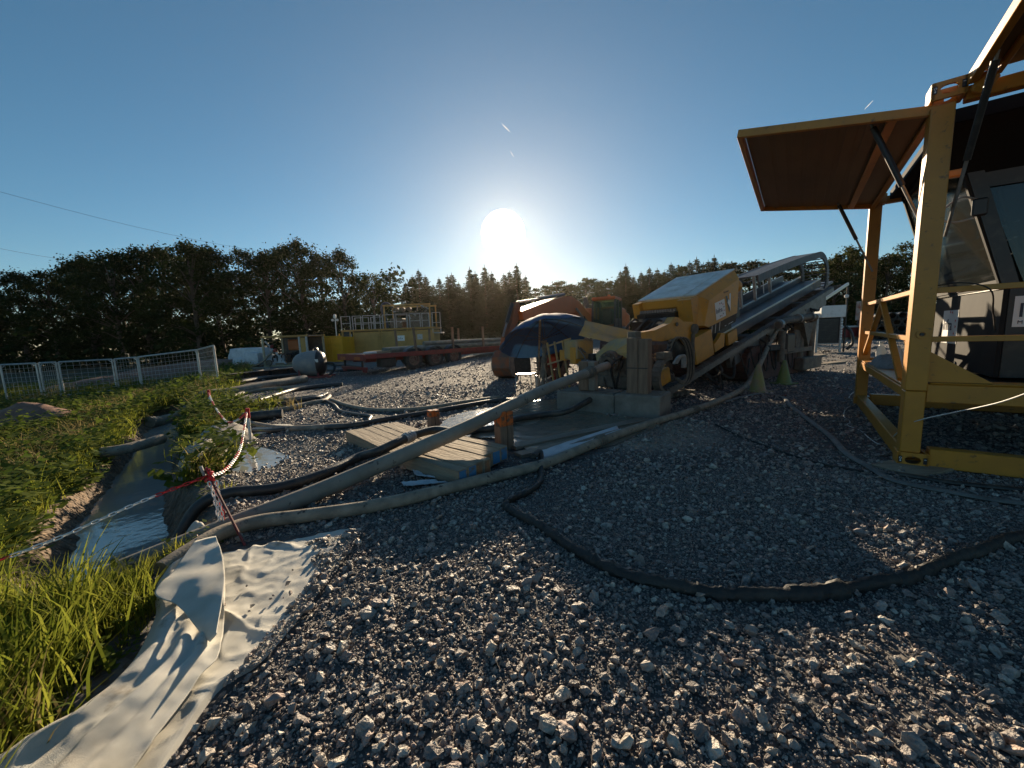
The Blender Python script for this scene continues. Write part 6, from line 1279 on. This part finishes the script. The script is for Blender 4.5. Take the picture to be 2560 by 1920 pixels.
for k, (x, z0, z1) in enumerate(((.2, .3, 1.9), (.35, .3, 1.6), (.75, .4, 2.0))): MB().tube(smooth_path([(x, .04, z0), (x + .06, .0, (z0 + z1) / 2), (x - .02, .05, z1)], 5), .05, 8).build('pipe', m_grey if k == 2 else m_black, SC, True)
m = MB(); m.add([(4.35, .025, 1.35), (4.9, .025, 1.35), (4.9, .025, 1.75), (4.35, .025, 1.75)], [(0, 1, 2, 3)]); m.build('sign', m_sticker, SC); text('Infra', .2, m_ink, SC, (4.40, .022, 1.47), (R_(90), 0, 0)); m = MB(); m.add([(5.9, .025, 1.4), (6.3, .025, 1.4), (6.3, .025, 1.8), (5.9, .025, 1.8)], [(0, 1, 2, 3)]); m.build('sign', m_grey, SC)
def railing(x0, x1, y, z0, h_=1.05, mid=True, par=SC):
    for x in (x0, x1): MB().bar((x, y, z0), (x, y, z0 + h_), .05, .05).build('rail_post', m_grey, par)
    for z in (.5, 1.0): MB().bar((x0, y, z0 + h_ * z - .02), (x1, y, z0 + h_ * z - .02), .04, .04).build('rail', m_grey, par)
for x0, x1 in ((.05, .75), (.95, 1.6), (1.75, 2.6), (2.7, 3.1), (3.3, 4.2), (4.35, 5.2), (5.4, 6.2), (6.35, 6.9)): railing(x0, x1, .02, 2.32)
for x0, x1 in ((.05, 1.2), (1.4, 2.6)): railing(x0, x1, 2.4, 2.32)
railing(7.15, 7.75, .02, 1.9, 1.5); sb('end_platform', 7.1, 7.8, .0, 1.0, 1.82, 1.9, m_grey)
# shaker assembly in its upper frame
for x, y_ in ((3.3, .3), (6.85, .3), (3.3, 2.2), (6.85, 2.2)): sb('shaker_post', x, x + .1, y_, y_ + .1, 2.325, 4.0)
sb('shaker_beam', 3.28, 6.97, .28, .42, 4.0, 4.12); sb('shaker_beam', 3.28, 6.97, 2.18, 2.32, 4.0, 4.12)
sb('shaker_tank', 4.9, 6.6, .6, 2.0, 2.36, 3.25, m_mudsteel, .05); sb('shaker_deck', 4.0, 6.6, .6, 2.0, 3.35, 3.5, m_mudsteel, .03); sb('feed_box', 3.6, 4.6, .7, 1.9, 2.36, 3.1, m_mudsteel, .05)
r = random.Random(2)
for k in range(16): x = r.uniform(3.5, 6.6); z = r.uniform(2.6, 3.9); MB().bar((x, .5, z), (x + r.uniform(-.5, .6), .5 + r.uniform(0, .6), z + r.uniform(-.3, .4)), .09, .09).build('shaker_strut', m_mudsteel if k % 3 else m_grey, SC)
m = MB()
for k in range(3): m.cyl((4.2 + k * .5, .6, 3.75), (4.2 + k * .5, 1.0, 3.75), .16, 14)
m.build('hydrocyclones', m_mudsteel, SC, True)
for k in range(2): MB().tube(smooth_path([(3.4 + .12 * k, .5, 2.4), (3.25 + .1 * k, .5, 3.2), (3.1 + .05 * k, .5, 3.9), (3.3 + .1 * k, .5, 4.25), (3.7, .5, 4.2), (3.9 + .1 * k, .5, 3.9)], 6), .09, 9).build('slurry_hose', M('dark blue hose', (.03, .045, .07), .5), SC, True)
e = empty('lamp_mast', (-13.25, 29.6, hz(-13.25, 29.6))); MB().tube([(0, 0, 0), (.05, 0, 3.2)], .035, 8).build('mast', m_white, e); 
for dx in (-.16, .2): MB().lathe((dx, 0, 3.0), [(0, 0), (.09, .03), (.1, .12), (.05, .18), (0, .19)], 10).build('lamp_head', m_white, e, True)
MB().lathe((.03, 0, 3.2), [(0, 0), (.1, .04), (.11, .2), (.06, .32), (0, .34)], 10).build('lamp_head', m_white, e, True); MB().bar((-.18, 0, 3.05), (.22, 0, 3.05), .03, .03).build('lamp_bracket', m_white, e); tag(e, 'white mast with lamp heads at the left corner of the tan container', 'lamp mast')
# ---- bright yellow tank container
TK = empty('yellow_tank', (-14.55, 28.0, hz(-14.5, 28)), R_(-2)); tag(TK, 'bright yellow ribbed tank container left of the tan container', 'tank container')
m_by = M('bright yellow paint', (.85, .40, .012), .5, c2=(.68, .30, .012), scale=3, lo=.45, hi=.8); kk = hz(-14.5, 28)
def kb(nm, x0, x1, y0, y1, z0, z1, mat=m_by, bev=.01): return MB().box(((x0 + x1) / 2, (y0 + y1) / 2, (z0 + z1) / 2), (x1 - x0, y1 - y0, z1 - z0), bev=bev).build(nm, mat, TK)
kb('body', 0, 2.42, .05, 2.2, .1, 1.78)
for k in range(9): kb('wall_rib', .06 + .17 * k, .14 + .17 * k, 0, .049, .16, 1.72)
kb('end_frame', 1.58, 1.66, -.02, .049, .1, 1.8); kb('end_frame', 2.36, 2.44, -.02, .049, .1, 1.8)
for z in (.55, .95, 1.35): kb('door_bar', 1.66, 2.36, .0, .049, z, z + .05)
kb('door_panel', 1.67, 2.35, .025, .048, .14, 1.74); kb('top_rail', 0, 2.44, -.03, .06, 1.79, 1.86); kb('lower_rail', 0, 2.44, -.03, .049, .0, .098)
for x in (.5, 1.1, 2.2): kb('lifting_lug', x, x + .06, .1, .16, 1.865, 2.0)
# ---- open pump unit
PU = empty('pump_unit', (-16.05, 25.0, hz(-15, 25)), R_(-3)); tag(PU, 'open sided pump unit with engine inside a pale steel frame', 'pump unit')
m_cream = M('cream frame paint', (.50, .42, .28), .5, c2=(.35, .27, .17), scale=4)
def pb(nm, x0, x1, y0, y1, z0, z1, mat, bev=.01): return MB().box(((x0 + x1) / 2, (y0 + y1) / 2, (z0 + z1) / 2), (x1 - x0, y1 - y0, z1 - z0), bev=bev).build(nm, mat, PU)
for x in (0, 2.45, 2.92): pb('post', x, x + .12, 0, .1, .1, 1.86, m_cream if x < 1 else m_grey)
for x in (0, 2.92): pb('post', x, x + .12, 2.0, 2.1, .1, 1.86, m_cream)
pb('top_rail', -.03, 3.06, -.01, .12, 1.86, 1.97, m_tan); pb('top_rail', -.03, 3.06, 2.0, 2.12, 1.86, 1.97, m_tan); pb('roof_sheet', 0, 3.04, .12, 2.0, 1.9, 1.94, m_black); pb('base_frame', -.03, 3.06, 0, 2.1, 0, .098, m_cream); pb('rear_wall', .12, 2.9, 2.05, 2.09, .1, 1.86, m_black); pb('side_door', 2.58, 2.91, .02, .05, .15, 1.8, m_tan)
pb('engine_block', .5, 1.5, .5, 1.3, .12, .75, m_black, .06); pb('radiator', 1.6, 2.3, .5, 1.3, .12, .85, m_black, .08); pb('fuel_tank', 1.15, 1.9, .9, 1.5, 1.0, 1.7, m_orange, .05); pb('tool_tray', .7, 2.1, .1, .5, .12, .22, m_wood, .01)
for k in range(6): MB().tube(smooth_path([(.4 + .3 * k, .35, .3), (.5 + .3 * k, .25, .6 + .05 * k), (.8 + .25 * k, .4, .8), (1.0 + .25 * k, .6, .5)], 5), .04, 7).build('engine_hose', m_black, PU, True)
MB().tube([(.3, -.05, 1.65), (1.6, -.15, .15)], .055, 9).build('boom_pipe', m_grey, PU); MB().tube(smooth_path([(.85, -.1, 1.0), (.5, -.25, .7), (.1, -.4, .3), (-.5, -.8, .08), (-1.4, -1.6, .06)], 6), .07, 9).build('discharge_hose', m_hose, PU, True)
m = MB(); m.ring((.95, -.12, 1.05), (1, 0, -.5), .13, .05, .12); m.ring((.75, -.12, 1.3), (1, 0, -.5), .11, .05, .1); m.build('red_valve', m_red, PU); MB().lathe((.45, -.1, .28), [(0, -.06), (.18, -.06), (.2, 0), (.18, .06), (0, .06)], 18, 'Y').build('hand_wheel', m_mudsteel, PU, True); pb('white_gauge', .95, 1.1, -.14, -.1, .78, .92, m_white)
# ---- grey rounded tank on a skid
GT = empty('grey_skid_tank', (-8.35, 16.0, hz(-8.3, 16)), R_(12)); tag(GT, 'rounded grey tank with dark end on a red skid in front of the yellow tank', 'tank')
m_gt = M('dusty grey plastic', (.20, .21, .22), .55, c2=(.30, .28, .25), scale=3)
m = MB(); prof = []
for x, r_ in ((-.66, .02), (-.62, .22), (-.5, .36), (-.3, .46), (0, .52), (.3, .55), (.33, .53)): prof.append((r_, x))
m.lathe((0, 0, .60), prof, 26, 'X'); o = m.build('tank_shell', m_gt, GT, True); 
MB().lathe((0, 0, .60), [(.53, .331), (.50, .42), (.40, .55), (.2, .60), (0, .60)], 22, 'X').build('fan_housing', m_black, GT, True); MB().ring((.25, 0, 1.14), (0, 1, 0), .12, .08, .14, 16).build('lifting_handle', m_black, GT)
for x in (-.35, .35): MB().box((x, -.32, .22), (.07, .07, .44), bev=.01).build('skid_leg', m_red, GT); MB().box((x, .32, .22), (.07, .07, .44), bev=.01).build('skid_leg', m_red, GT)
for y_ in (-.38, .38): MB().box((.1, y_, .04), (1.5, .08, .08), bev=.01).build('skid_runner', m_red, GT)
m = MB(); m.box((.36, -.50, .72), (.16, .02, .12)); m.build('plate', m_white, GT); MB().tube(smooth_path([(.75, -.3, .1), (.95, -.2, .3), (.9, 0, .55), (.6, 0, .6)], 5), .05, 8).build('outlet_hose', m_black, GT, True)
# ---- white bulk bags
for i, (x, y_, w, h_, lb) in enumerate(((-18.0, 26.8, 2.9, 1.25, 'long white wrapped pallet at the left of the white bags'), (-17.2, 25.8, 1.05, .95, 'square white bulk bag in front of the wrapped pallet'), (-17.9, 25.6, .8, .66, 'small white bulk bag at the left end of the row'), (-15.75, 25.7, .85, .52, 'low white bulk bag beside the pump unit'))):
    q = Vector((x, y_, hz(x, y_))); bag('bulk_bag', q, (w, .85, h_), lb, 10 + i, 'white bulk bags', .1 * i, 'bulk bag')
o = bag('beige_sack', Vector((-15.1, 25.5, hz(-15.1, 25.5))), (.5, .5, .8), 'dirty beige sack leaning at the left post of the pump unit', 31, cat='sack')
# ---- excavator (local x towards its bucket)
EX = empty('excavator', (3.9, 18.0, 0), math.atan2(9.6 - 18.0, -.35 - 3.9)); tag(EX, 'orange excavator behind the parasol with its arm reaching left', 'excavator')
def eb(nm, c, d, mat, bev=.03, ry=0, parent=None): return MB().box(c, d, bev=bev, ry=ry).build(nm, mat, parent or EX)
for y_ in (-1.0, 1.0):
    m = MB(); ol = [(1.9 * math.copysign(1, math.cos(t)) * .78 + .4 * math.cos(t), .42 + .4 * math.sin(t)) for t in np.linspace(0, 2 * math.pi, 26)[:-1]]; m.prism([(x, y_ - .28, z) for x, z in ol], (0, .56, 0)); m.build('crawler_track', m_track, EX)
eb('slew_deck', (-.6, 0, 1.15), (3.2, 2.4, .3), m_black); eb('engine_cover', (-1.3, -.1, 1.75), (1.9, 2.3, .95), m_orange, .1); eb('counterweight', (-2.3, 0, 1.5), (.5, 2.4, 1.0), m_orange, .15); eb('side_locker', (.2, -.85, 1.5), (1.3, .65, .5), m_orange, .05)
m = MB(); m.add([(-2.0, -1.255, 1.6), (-1.2, -1.255, 1.6), (-1.2, -1.255, 1.95), (-2.0, -1.255, 1.95)], [(0, 1, 2, 3)]); m.build('company_panel', m_red, EX)
# cab
cx0, cx1, cy0, cy1, cz0, cz1 = -.15, 1.25, .25, 1.2, 1.1, 2.45
m_gg = bpy.data.materials.new('green cab glass'); m_gg.use_nodes = True; _p = m_gg.node_tree.nodes['Principled BSDF']; _p.inputs['Base Color'].default_value = (.62, .92, .70, 1); _p.inputs['Transmission Weight'].default_value = .95; _p.inputs['Roughness'].default_value = .08; _p.inputs['IOR'].default_value = 1.05
eb('cab_floor', ((cx0 + cx1) / 2, (cy0 + cy1) / 2, cz0), (cx1 - cx0, cy1 - cy0, .1), m_black); eb('cab_roof', ((cx0 + cx1) / 2 - .05, (cy0 + cy1) / 2, cz1 + .05), (cx1 - cx0 + .05, cy1 - cy0 + .05, .14), m_orange, .04)
for x, y_ in ((cx0, cy0), (cx1 - .02, cy0), (cx0, cy1), (cx1 - .02, cy1), (.55, cy0), (.55, cy1)): MB().bar((x, y_, cz0), (x - (.12 if x > 1 else 0), y_, cz1), .08, .08).build('cab_pillar', m_black, EX)
for y_ in (cy0, cy1): eb('cab_sill', ((cx0 + cx1) / 2, y_, cz0 + .3), (cx1 - cx0, .05, .5), m_black, .01)
for pts_ in ([(cx1, cy0, cz0 + .1), (cx1, cy1, cz0 + .1), (cx1 - .12, cy1, cz1), (cx1 - .12, cy0, cz1)], [(cx0, cy0, cz0 + .55), (.55, cy0, cz0 + .55), (.55, cy0, cz1), (cx0, cy0, cz1)], [(.55, cy0, cz0 + .55), (cx1 - .05, cy0, cz0 + .55), (cx1 - .12, cy0, cz1), (.55, cy0, cz1)], [(cx0, cy1, cz0 + .55), (cx1 - .05, cy1, cz0 + .55), (cx1 - .12, cy1, cz1), (cx0, cy1, cz1)], [(cx0, cy0, cz0 + .55), (cx0, cy1, cz0 + .55), (cx0, cy1, cz1), (cx0, cy0, cz1)]):
    m = MB(); m.add(pts_, [(0, 1, 2, 3)]); o = m.build('cab_window', m_gg, EX); md = o.modifiers.new('t', 'SOLIDIFY'); md.thickness = .01
eb('cab_seat', (.3, .7, 1.75), (.5, .5, .7), m_black, .08); MB().lathe((.0, .7, cz1 + .12), [(0, 0), (.07, 0), (.08, .06), (.06, .16), (0, .18)], 12).build('beacon', m_orange, EX, True)
MB().tube([(-1.7, -.8, 2.2), (-1.7, -.8, 2.75)], .06, 8).build('exhaust', m_black, EX); MB().tube([(1.3, cy0 - .1, 2.2), (1.25, cy0 - .25, 2.6), (1.2, cy0 - .1, 2.75)], .02, 6).build('mirror_rail', m_black, EX); eb('mirror', (1.28, cy0 - .28, 2.45), (.04, .16, .3), m_black, .01)
# boom, stick, bucket
def arm(nm, pts_, w, mat): 
    m = MB(); m.prism([(x, -w / 2, z) for x, z in pts_], (0, w, 0)); return m.build(nm, mat, EX)
arm('boom', [(.9, 1.3), (1.2, 1.15), (3.2, 1.88), (4.8, 1.80), (7.0, 1.58), (8.2, 1.52), (8.3, 1.75), (7.0, 2.0), (4.9, 2.36), (4.0, 2.44), (3.0, 2.32), (1.0, 1.7)], .42, m_orange)
arm('stick', [(8.1, 1.9), (8.26, 2.0), (8.42, 1.9), (8.98, 1.05), (8.98, .8), (8.84, .8), (8.55, 1.3), (8.15, 1.6)], .18, M('haze dulled orange', (.24, .075, .025), .7, c2=(.15, .06, .03), scale=4))  # duller than the boom, its hazy look put into the paint
for p0, p1, r_ in (((1.4, .28, 1.2), (3.6, .28, 2.0), .08), ((1.4, -.28, 1.2), (3.6, -.28, 2.0), .08), ((4.2, 0, 2.5), (8.2, 0, 2.0), .06), ((8.45, 0, 1.95), (9.05, 0, 1.1), .05)):
    a, b = Vector(p0), Vector(p1); o = MB().cyl(a, a.lerp(b, .6), r_, 12).build('hydraulic_cylinder', m_black, EX, True); MB().cyl(a.lerp(b, .6), b, r_ * .5, 10).build('piston_rod', m_steel, o, True)
MB().bar((8.98, .0, 1.05), (9.12, 0, .75), .14, .06).build('bucket_link', m_orange, EX)
bk = lambda L_: [(9.0 + (x - 8.5) * .58, z * .60) for x, z in L_]
m = MB(); m.prism([(x, -.24, z) for x, z in bk([(8.15, 1.0), (8.55, 1.25), (8.9, .95), (8.95, .5), (8.7, .15), (8.2, .0), (8.05, .06), (8.45, .22), (8.7, .5), (8.65, .85), (8.45, 1.0), (8.2, .85)])], (0, .48, 0)); m.build('bucket', M('worn haze dimmed bucket', (.28, .085, .03), .65, c2=(.12, .085, .065), scale=3.5, lo=.42, hi=.6, bump=.2), EX)  # worn paint, also dimmed in colour so the bucket looks hazy
for y_ in (-.262, .242): m = MB(); m.prism([(x, y_, z) for x, z in bk([(8.15, 1.0), (8.55, 1.25), (8.9, .95), (8.95, .5), (8.7, .15), (8.2, .0), (8.05, .06), (8.3, .5)])], (0, .02, 0)); m.build('bucket_cheek', m_mudsteel, EX)
for k in range(4): MB().box((8.72, -.19 + .127 * k, .03), (.14, .05, .04), bev=.008).build('bucket_tooth', m_steel, EX)
# ---- parasol, chair, stand, tyre
PS = empty('parasol', (.55, 8.3, hz(.55, 8.3)), 0); tag(PS, 'open blue parasol on a tilted pole left of the drill rig', 'parasol')
m_par = M('blue parasol cloth', (.02, .075, .18), .8, c2=(.03, .09, .20), scale=2, transl=.12)
tilt = Matrix.Translation((.12, 0, 1.42)) @ Matrix.Rotation(R_(-10), 4, 'Y') @ Matrix.Rotation(R_(-24), 4, 'X'); nn = 8; R1 = 1.0; ribs = []
m = MB(); rows = []
for j in range(9):
    q = j / 8; row = []
    for k in range(nn * 4 + 1):
        a = 2 * math.pi * k / (nn * 4); s = 1 - .07 * q * (1 - abs(math.cos(a * nn / 2))); row.append(tuple(tilt @ Vector((R1 * q * s * math.cos(a), R1 * q * s * math.sin(a), .06 - .52 * q ** 1.7 + .03 * q * abs(math.cos(a * nn / 2))))))
    rows.append(row)
m.grid(rows); m.build('canopy', m_par, PS, True)
for k in range(nn):
    a = 2 * math.pi * k / nn; P = [tilt @ Vector((R1 * q * math.cos(a), R1 * q * math.sin(a), .03 - .52 * q ** 1.7 )) for q in (.02, .3, .6, .8, .97)]; o = MB().tube(P, .008, 5).build('rib', m_black, PS); MB().tube([tilt @ Vector((0, 0, -.42)), P[2]], .006, 5).build('strut', m_black, o)
MB().tube([(0, 0, 0), (.06, 0, .8), tuple(tilt @ Vector((0, 0, .1)))], .022, 8).build('pole', m_wood, PS, True); MB().tube([(0, 0, -.02), (0, 0, .25)], .04, 10).build('pole_sleeve', m_grey, PS, True)
CH = empty('chair', (.30, 8.25, hz(.3, 8.25)), R_(160)); tag(CH, 'small black plastic chair under the parasol', 'chair')
MB().box((0, 0, .30), (.36, .34, .03), bev=.01).build('seat', m_black, CH); MB().box((0, .18, .50), (.36, .03, .32), bev=.012, rx=-.15).build('backrest', m_black, CH)
for x, y_ in ((-.16, -.15), (.16, -.15), (-.16, .15), (.16, .15)): MB().tube([(x, y_, .29), (x * 1.15, y_ * 1.15, 0)], .010, 6).build('leg', m_grey, CH)
ST = empty('tool_rack', (.92, 7.4, hz(.9, 7.4)), R_(-35)); tag(ST, 'muddy steel rack with slanting bars between parasol and rig', 'rack')
for x in (-.16, .0, .17): MB().bar((x, .12, 0), (x - .06, -.05, .98 + .1 * x), .03, .03).build('upright_bar', m_yelmud, ST)
for z in (.25, .62, .97): MB().bar((-.25, .0, z - .08), (.26, -.0, z + .06), .028, .03).build('cross_bar', m_yelmud, ST)
MB().bar((-.2, .25, 0), (-.02, .0, .6), .025, .025).build('back_brace', m_mudsteel, ST); MB().box((.12, -.04, .72), (.14, .05, .2), bev=.01).build('label_plate', m_yel, ST)
PO = empty('wrapped_post', (.62, 7.75, hz(.62, 7.75)), 0); m = MB(); m.tube(smooth_path([(0, 0, 0), (.02, 0, .3), (.05, 0, .6), (.06, 0, .85), (.05, 0, 1.0)], 4), [.05 + .018 * math.sin(i * 1.7) for i in range(17)], 10); m.build('wrapped_core', m_mudsteel, PO, True); MB().tube([(.10, -.05, 0), (.02, -.02, .75)], .018, 6).build('leaning_bar', m_wood, PO); MB().tube([(-.08, .05, 0), (.03, .02, .7)], .018, 6).build('leaning_bar', m_wood, PO); tag(PO, 'muddy wrapped post with leaning bars in front of the parasol pole', 'post')
TY = empty('tractor_tyre', (1.05, 9.6, hz(1, 9.6) + .42), R_(20)); m = MB(); m.lathe((0, 0, 0), [(.22, -.1), (.38, -.14), (.43, -.08), (.43, .08), (.38, .14), (.22, .1), (.22, -.1)], 26, 'Y'); m.build('tyre', m_rubber, TY, True)
for k in range(18):
    a = k * .349
    for s_ in (-1, 1): MB().box((.44 * math.cos(a), s_ * .06, .44 * math.sin(a)), (.04, .13, .05), ry=-a, rz=.0).build('tread_lug', m_rubber, TY)
MB().lathe((0, 0, 0), [(0, .02), (.1, .02), (.2, .08), (.22, .1)], 18, 'Y').build('hub', m_red, TY, True); tag(TY, 'lugged wheel with red hub behind the muddy rack', 'wheel')
WA = empty('warning_triangle', (.82, 8.6, hz(.8, 8.6)), .4); MB().bar((-.2, 0, .06), (.12, 0, .2), .03, .02).build('reflector_bar', m_white, WA); MB().bar((-.2, 0, .04), (.2, 0, .03), .03, .02).build('reflector_bar', m_white, WA); MB().bar((.2, 0, .03), (.12, 0, .3), .04, .02).build('red_bar', m_red, WA); tag(WA, 'folded red and white warning sign on the ground behind the post', 'sign')
# ---- grey generator cabinet at the tail of the rig
GC = empty('generator_cabinet', (11.6, 14.6, 0), R_(-12)); tag(GC, 'pale grey cabinet with dark grille at the tail of the drill rig', 'cabinet')
def cb_(nm, x0, x1, y0, y1, z0, z1, mat, bev=.015): return MB().box(((x0 + x1) / 2, (y0 + y1) / 2, (z0 + z1) / 2), (x1 - x0, y1 - y0, z1 - z0), bev=bev).build(nm, mat, GC)
cb_('body', 0, .82, .06, 1.4, .35, 1.28, m_black); cb_('frame_post', -.04, .04, 0, .06, 0, 1.3, m_grey); cb_('frame_post', .74, .82, 0, .06, 0, 1.3, m_grey); cb_('top_cover', .1, .9, 0, 1.4, 1.31, 1.75, m_white); cb_('top_cover', -.6, .08, 0, .8, 1.31, 1.48, m_white)
for k in range(10): cb_('grille_slat', .05, .73, .03, .055, .4 + .085 * k, .43 + .085 * k, m_rubber, .002)
for z in (.12, .22, .32): cb_('step', -.03, .8, .0, .05, z, z + .03, m_grey, .004)
for z in np.linspace(.5, 1.2, 8): MB().lathe((.78, -.01, z), [(0, -.02), (.03, -.02), (.035, .01), (0, .012)], 10, 'Y').build('connector', m_white, GC, True)
MB().tube([(.95, .1, .0), (.95, .1, 2.4)], .03, 8).build('mast', m_black, GC); MB().lathe((.9, .05, 2.0), [(0, 0), (.06, .02), (.07, .1), (0, .14)], 10).build('lamp', m_white, GC, True); MB().tube(smooth_path([(1.0, 0, .1), (1.15, -.05, .35), (1.1, 0, .75), (.95, .05, .95)], 5), .05, 8).build('cable_bundle', m_black, GC, True)
# fallen sunlit boards and rocks behind the cones
for i, (q, lb) in enumerate((((8.86, 10.69, 0), 'pale board lying on the gravel behind the cones'), ((10.36, 13.05, 0), 'pale board near the tail of the rig'))):
    o = MB().box((0, 0, .02), (1.2, .3, .04), rz=.4 + .2 * i, bev=.005).build('loose_board', m_wood); o.location = (q[0], q[1], hz(q[0], q[1])); tag(o, lb, 'board')
# ---- far right: pipe stack, small excavator, stacked boards
PK = empty('pipe_stack', (25.0, 24.0, 0), R_(55)); tag(PK, 'stack of dark pipes seen end on through the yellow frame', 'pipe stack'); k = 0
for row in range(4):
    for c in range(6 - row % 2): MB().ring((0, c * .42 + .21 * (row % 2), .25 + row * .37), (1, 0, 0), .2, .16, 6, 14).build('pipe', m_black, PK); k += 1
for y_ in (-.3, 2.5): MB().box((0, y_, .9), (.12, .12, 1.8)).build('stack_post', m_red, PK)
RP = empty('sign_pillar', (21.7, 24.0, 0), 0); MB().box((0, 0, 1.75), (.5, .25, 1.15), bev=.03).build('sign_board', M('orange white board', (.62, .42, .33), .6, c2=(.5, .12, .05), scale=3), RP); MB().tube([(0, 0, 0), (0, 0, 1.2)], .05, 8).build('post', m_grey, RP); tag(RP, 'orange and white board on a post just left of the yellow frame', 'sign')
CR = empty('crate', (21.3, 24.5, 0), .2); MB().box((0, 0, .45), (1.0, .8, .6), bev=.02).build('crate_body', m_red, CR); MB().box((0, 0, .80), (1.05, .85, .1), bev=.02).build('crate_lid', m_white, CR); 
for x in (-.4, .4): MB().box((x, 0, .07), (.15, .8, .14)).build('runner', m_wood, CR)
tag(CR, 'dark red crate with white lid in the far yard at the right', 'crate')
DG = empty('mini_dumper', (18.2, 24.0, 0), 1.0)
for x, y_ in ((-.5, -.4), (.5, -.4), (-.5, .4), (.5, .4)): MB().lathe((x, y_, .28), [(.1, -.1), (.26, -.1), (.28, 0), (.26, .1), (.1, .1)], 16, 'Y').build('wheel', m_rubber, DG, True)
MB().box((0, 0, .55), (1.4, .7, .3), bev=.05).build('chassis', m_black, DG); m = MB(); m.prism([(.1, -.45, .7), (.9, -.45, .8), (1.0, -.45, 1.35), (-.1, -.45, 1.25)], (0, .9, 0)); m.build('skip', m_by, DG); MB().box((-.5, 0, .95), (.3, .5, .5), bev=.06).build('seat_box', m_by, DG); tag(DG, 'small yellow site dumper in the far yard at the right', 'dumper')

# ---------------------------------------------------------------- haze added for the sun's warm glow over the trees
hm = bpy.data.materials.new('added glow haze'); hm.use_nodes = True; n = hm.node_tree.nodes; n.clear()
o_ = n.new('ShaderNodeOutputMaterial'); v = n.new('ShaderNodeVolumePrincipled'); v.inputs['Color'].default_value = (1, .88, .70, 1); v.inputs['Density'].default_value = .0001; v.inputs['Anisotropy'].default_value = .76
hm.node_tree.links.new(v.outputs[0], o_.inputs['Volume'])
zlo = float(GZ.min()) - 1.0
hb = MB().box((0, 280, (zlo + 40) / 2), (1100, 800, 40 - zlo)).build('haze', hm); struct(hb, 'stuff'); hb['label'] = 'thin added glow haze filling the air over the yard'; hb['category'] = 'haze'
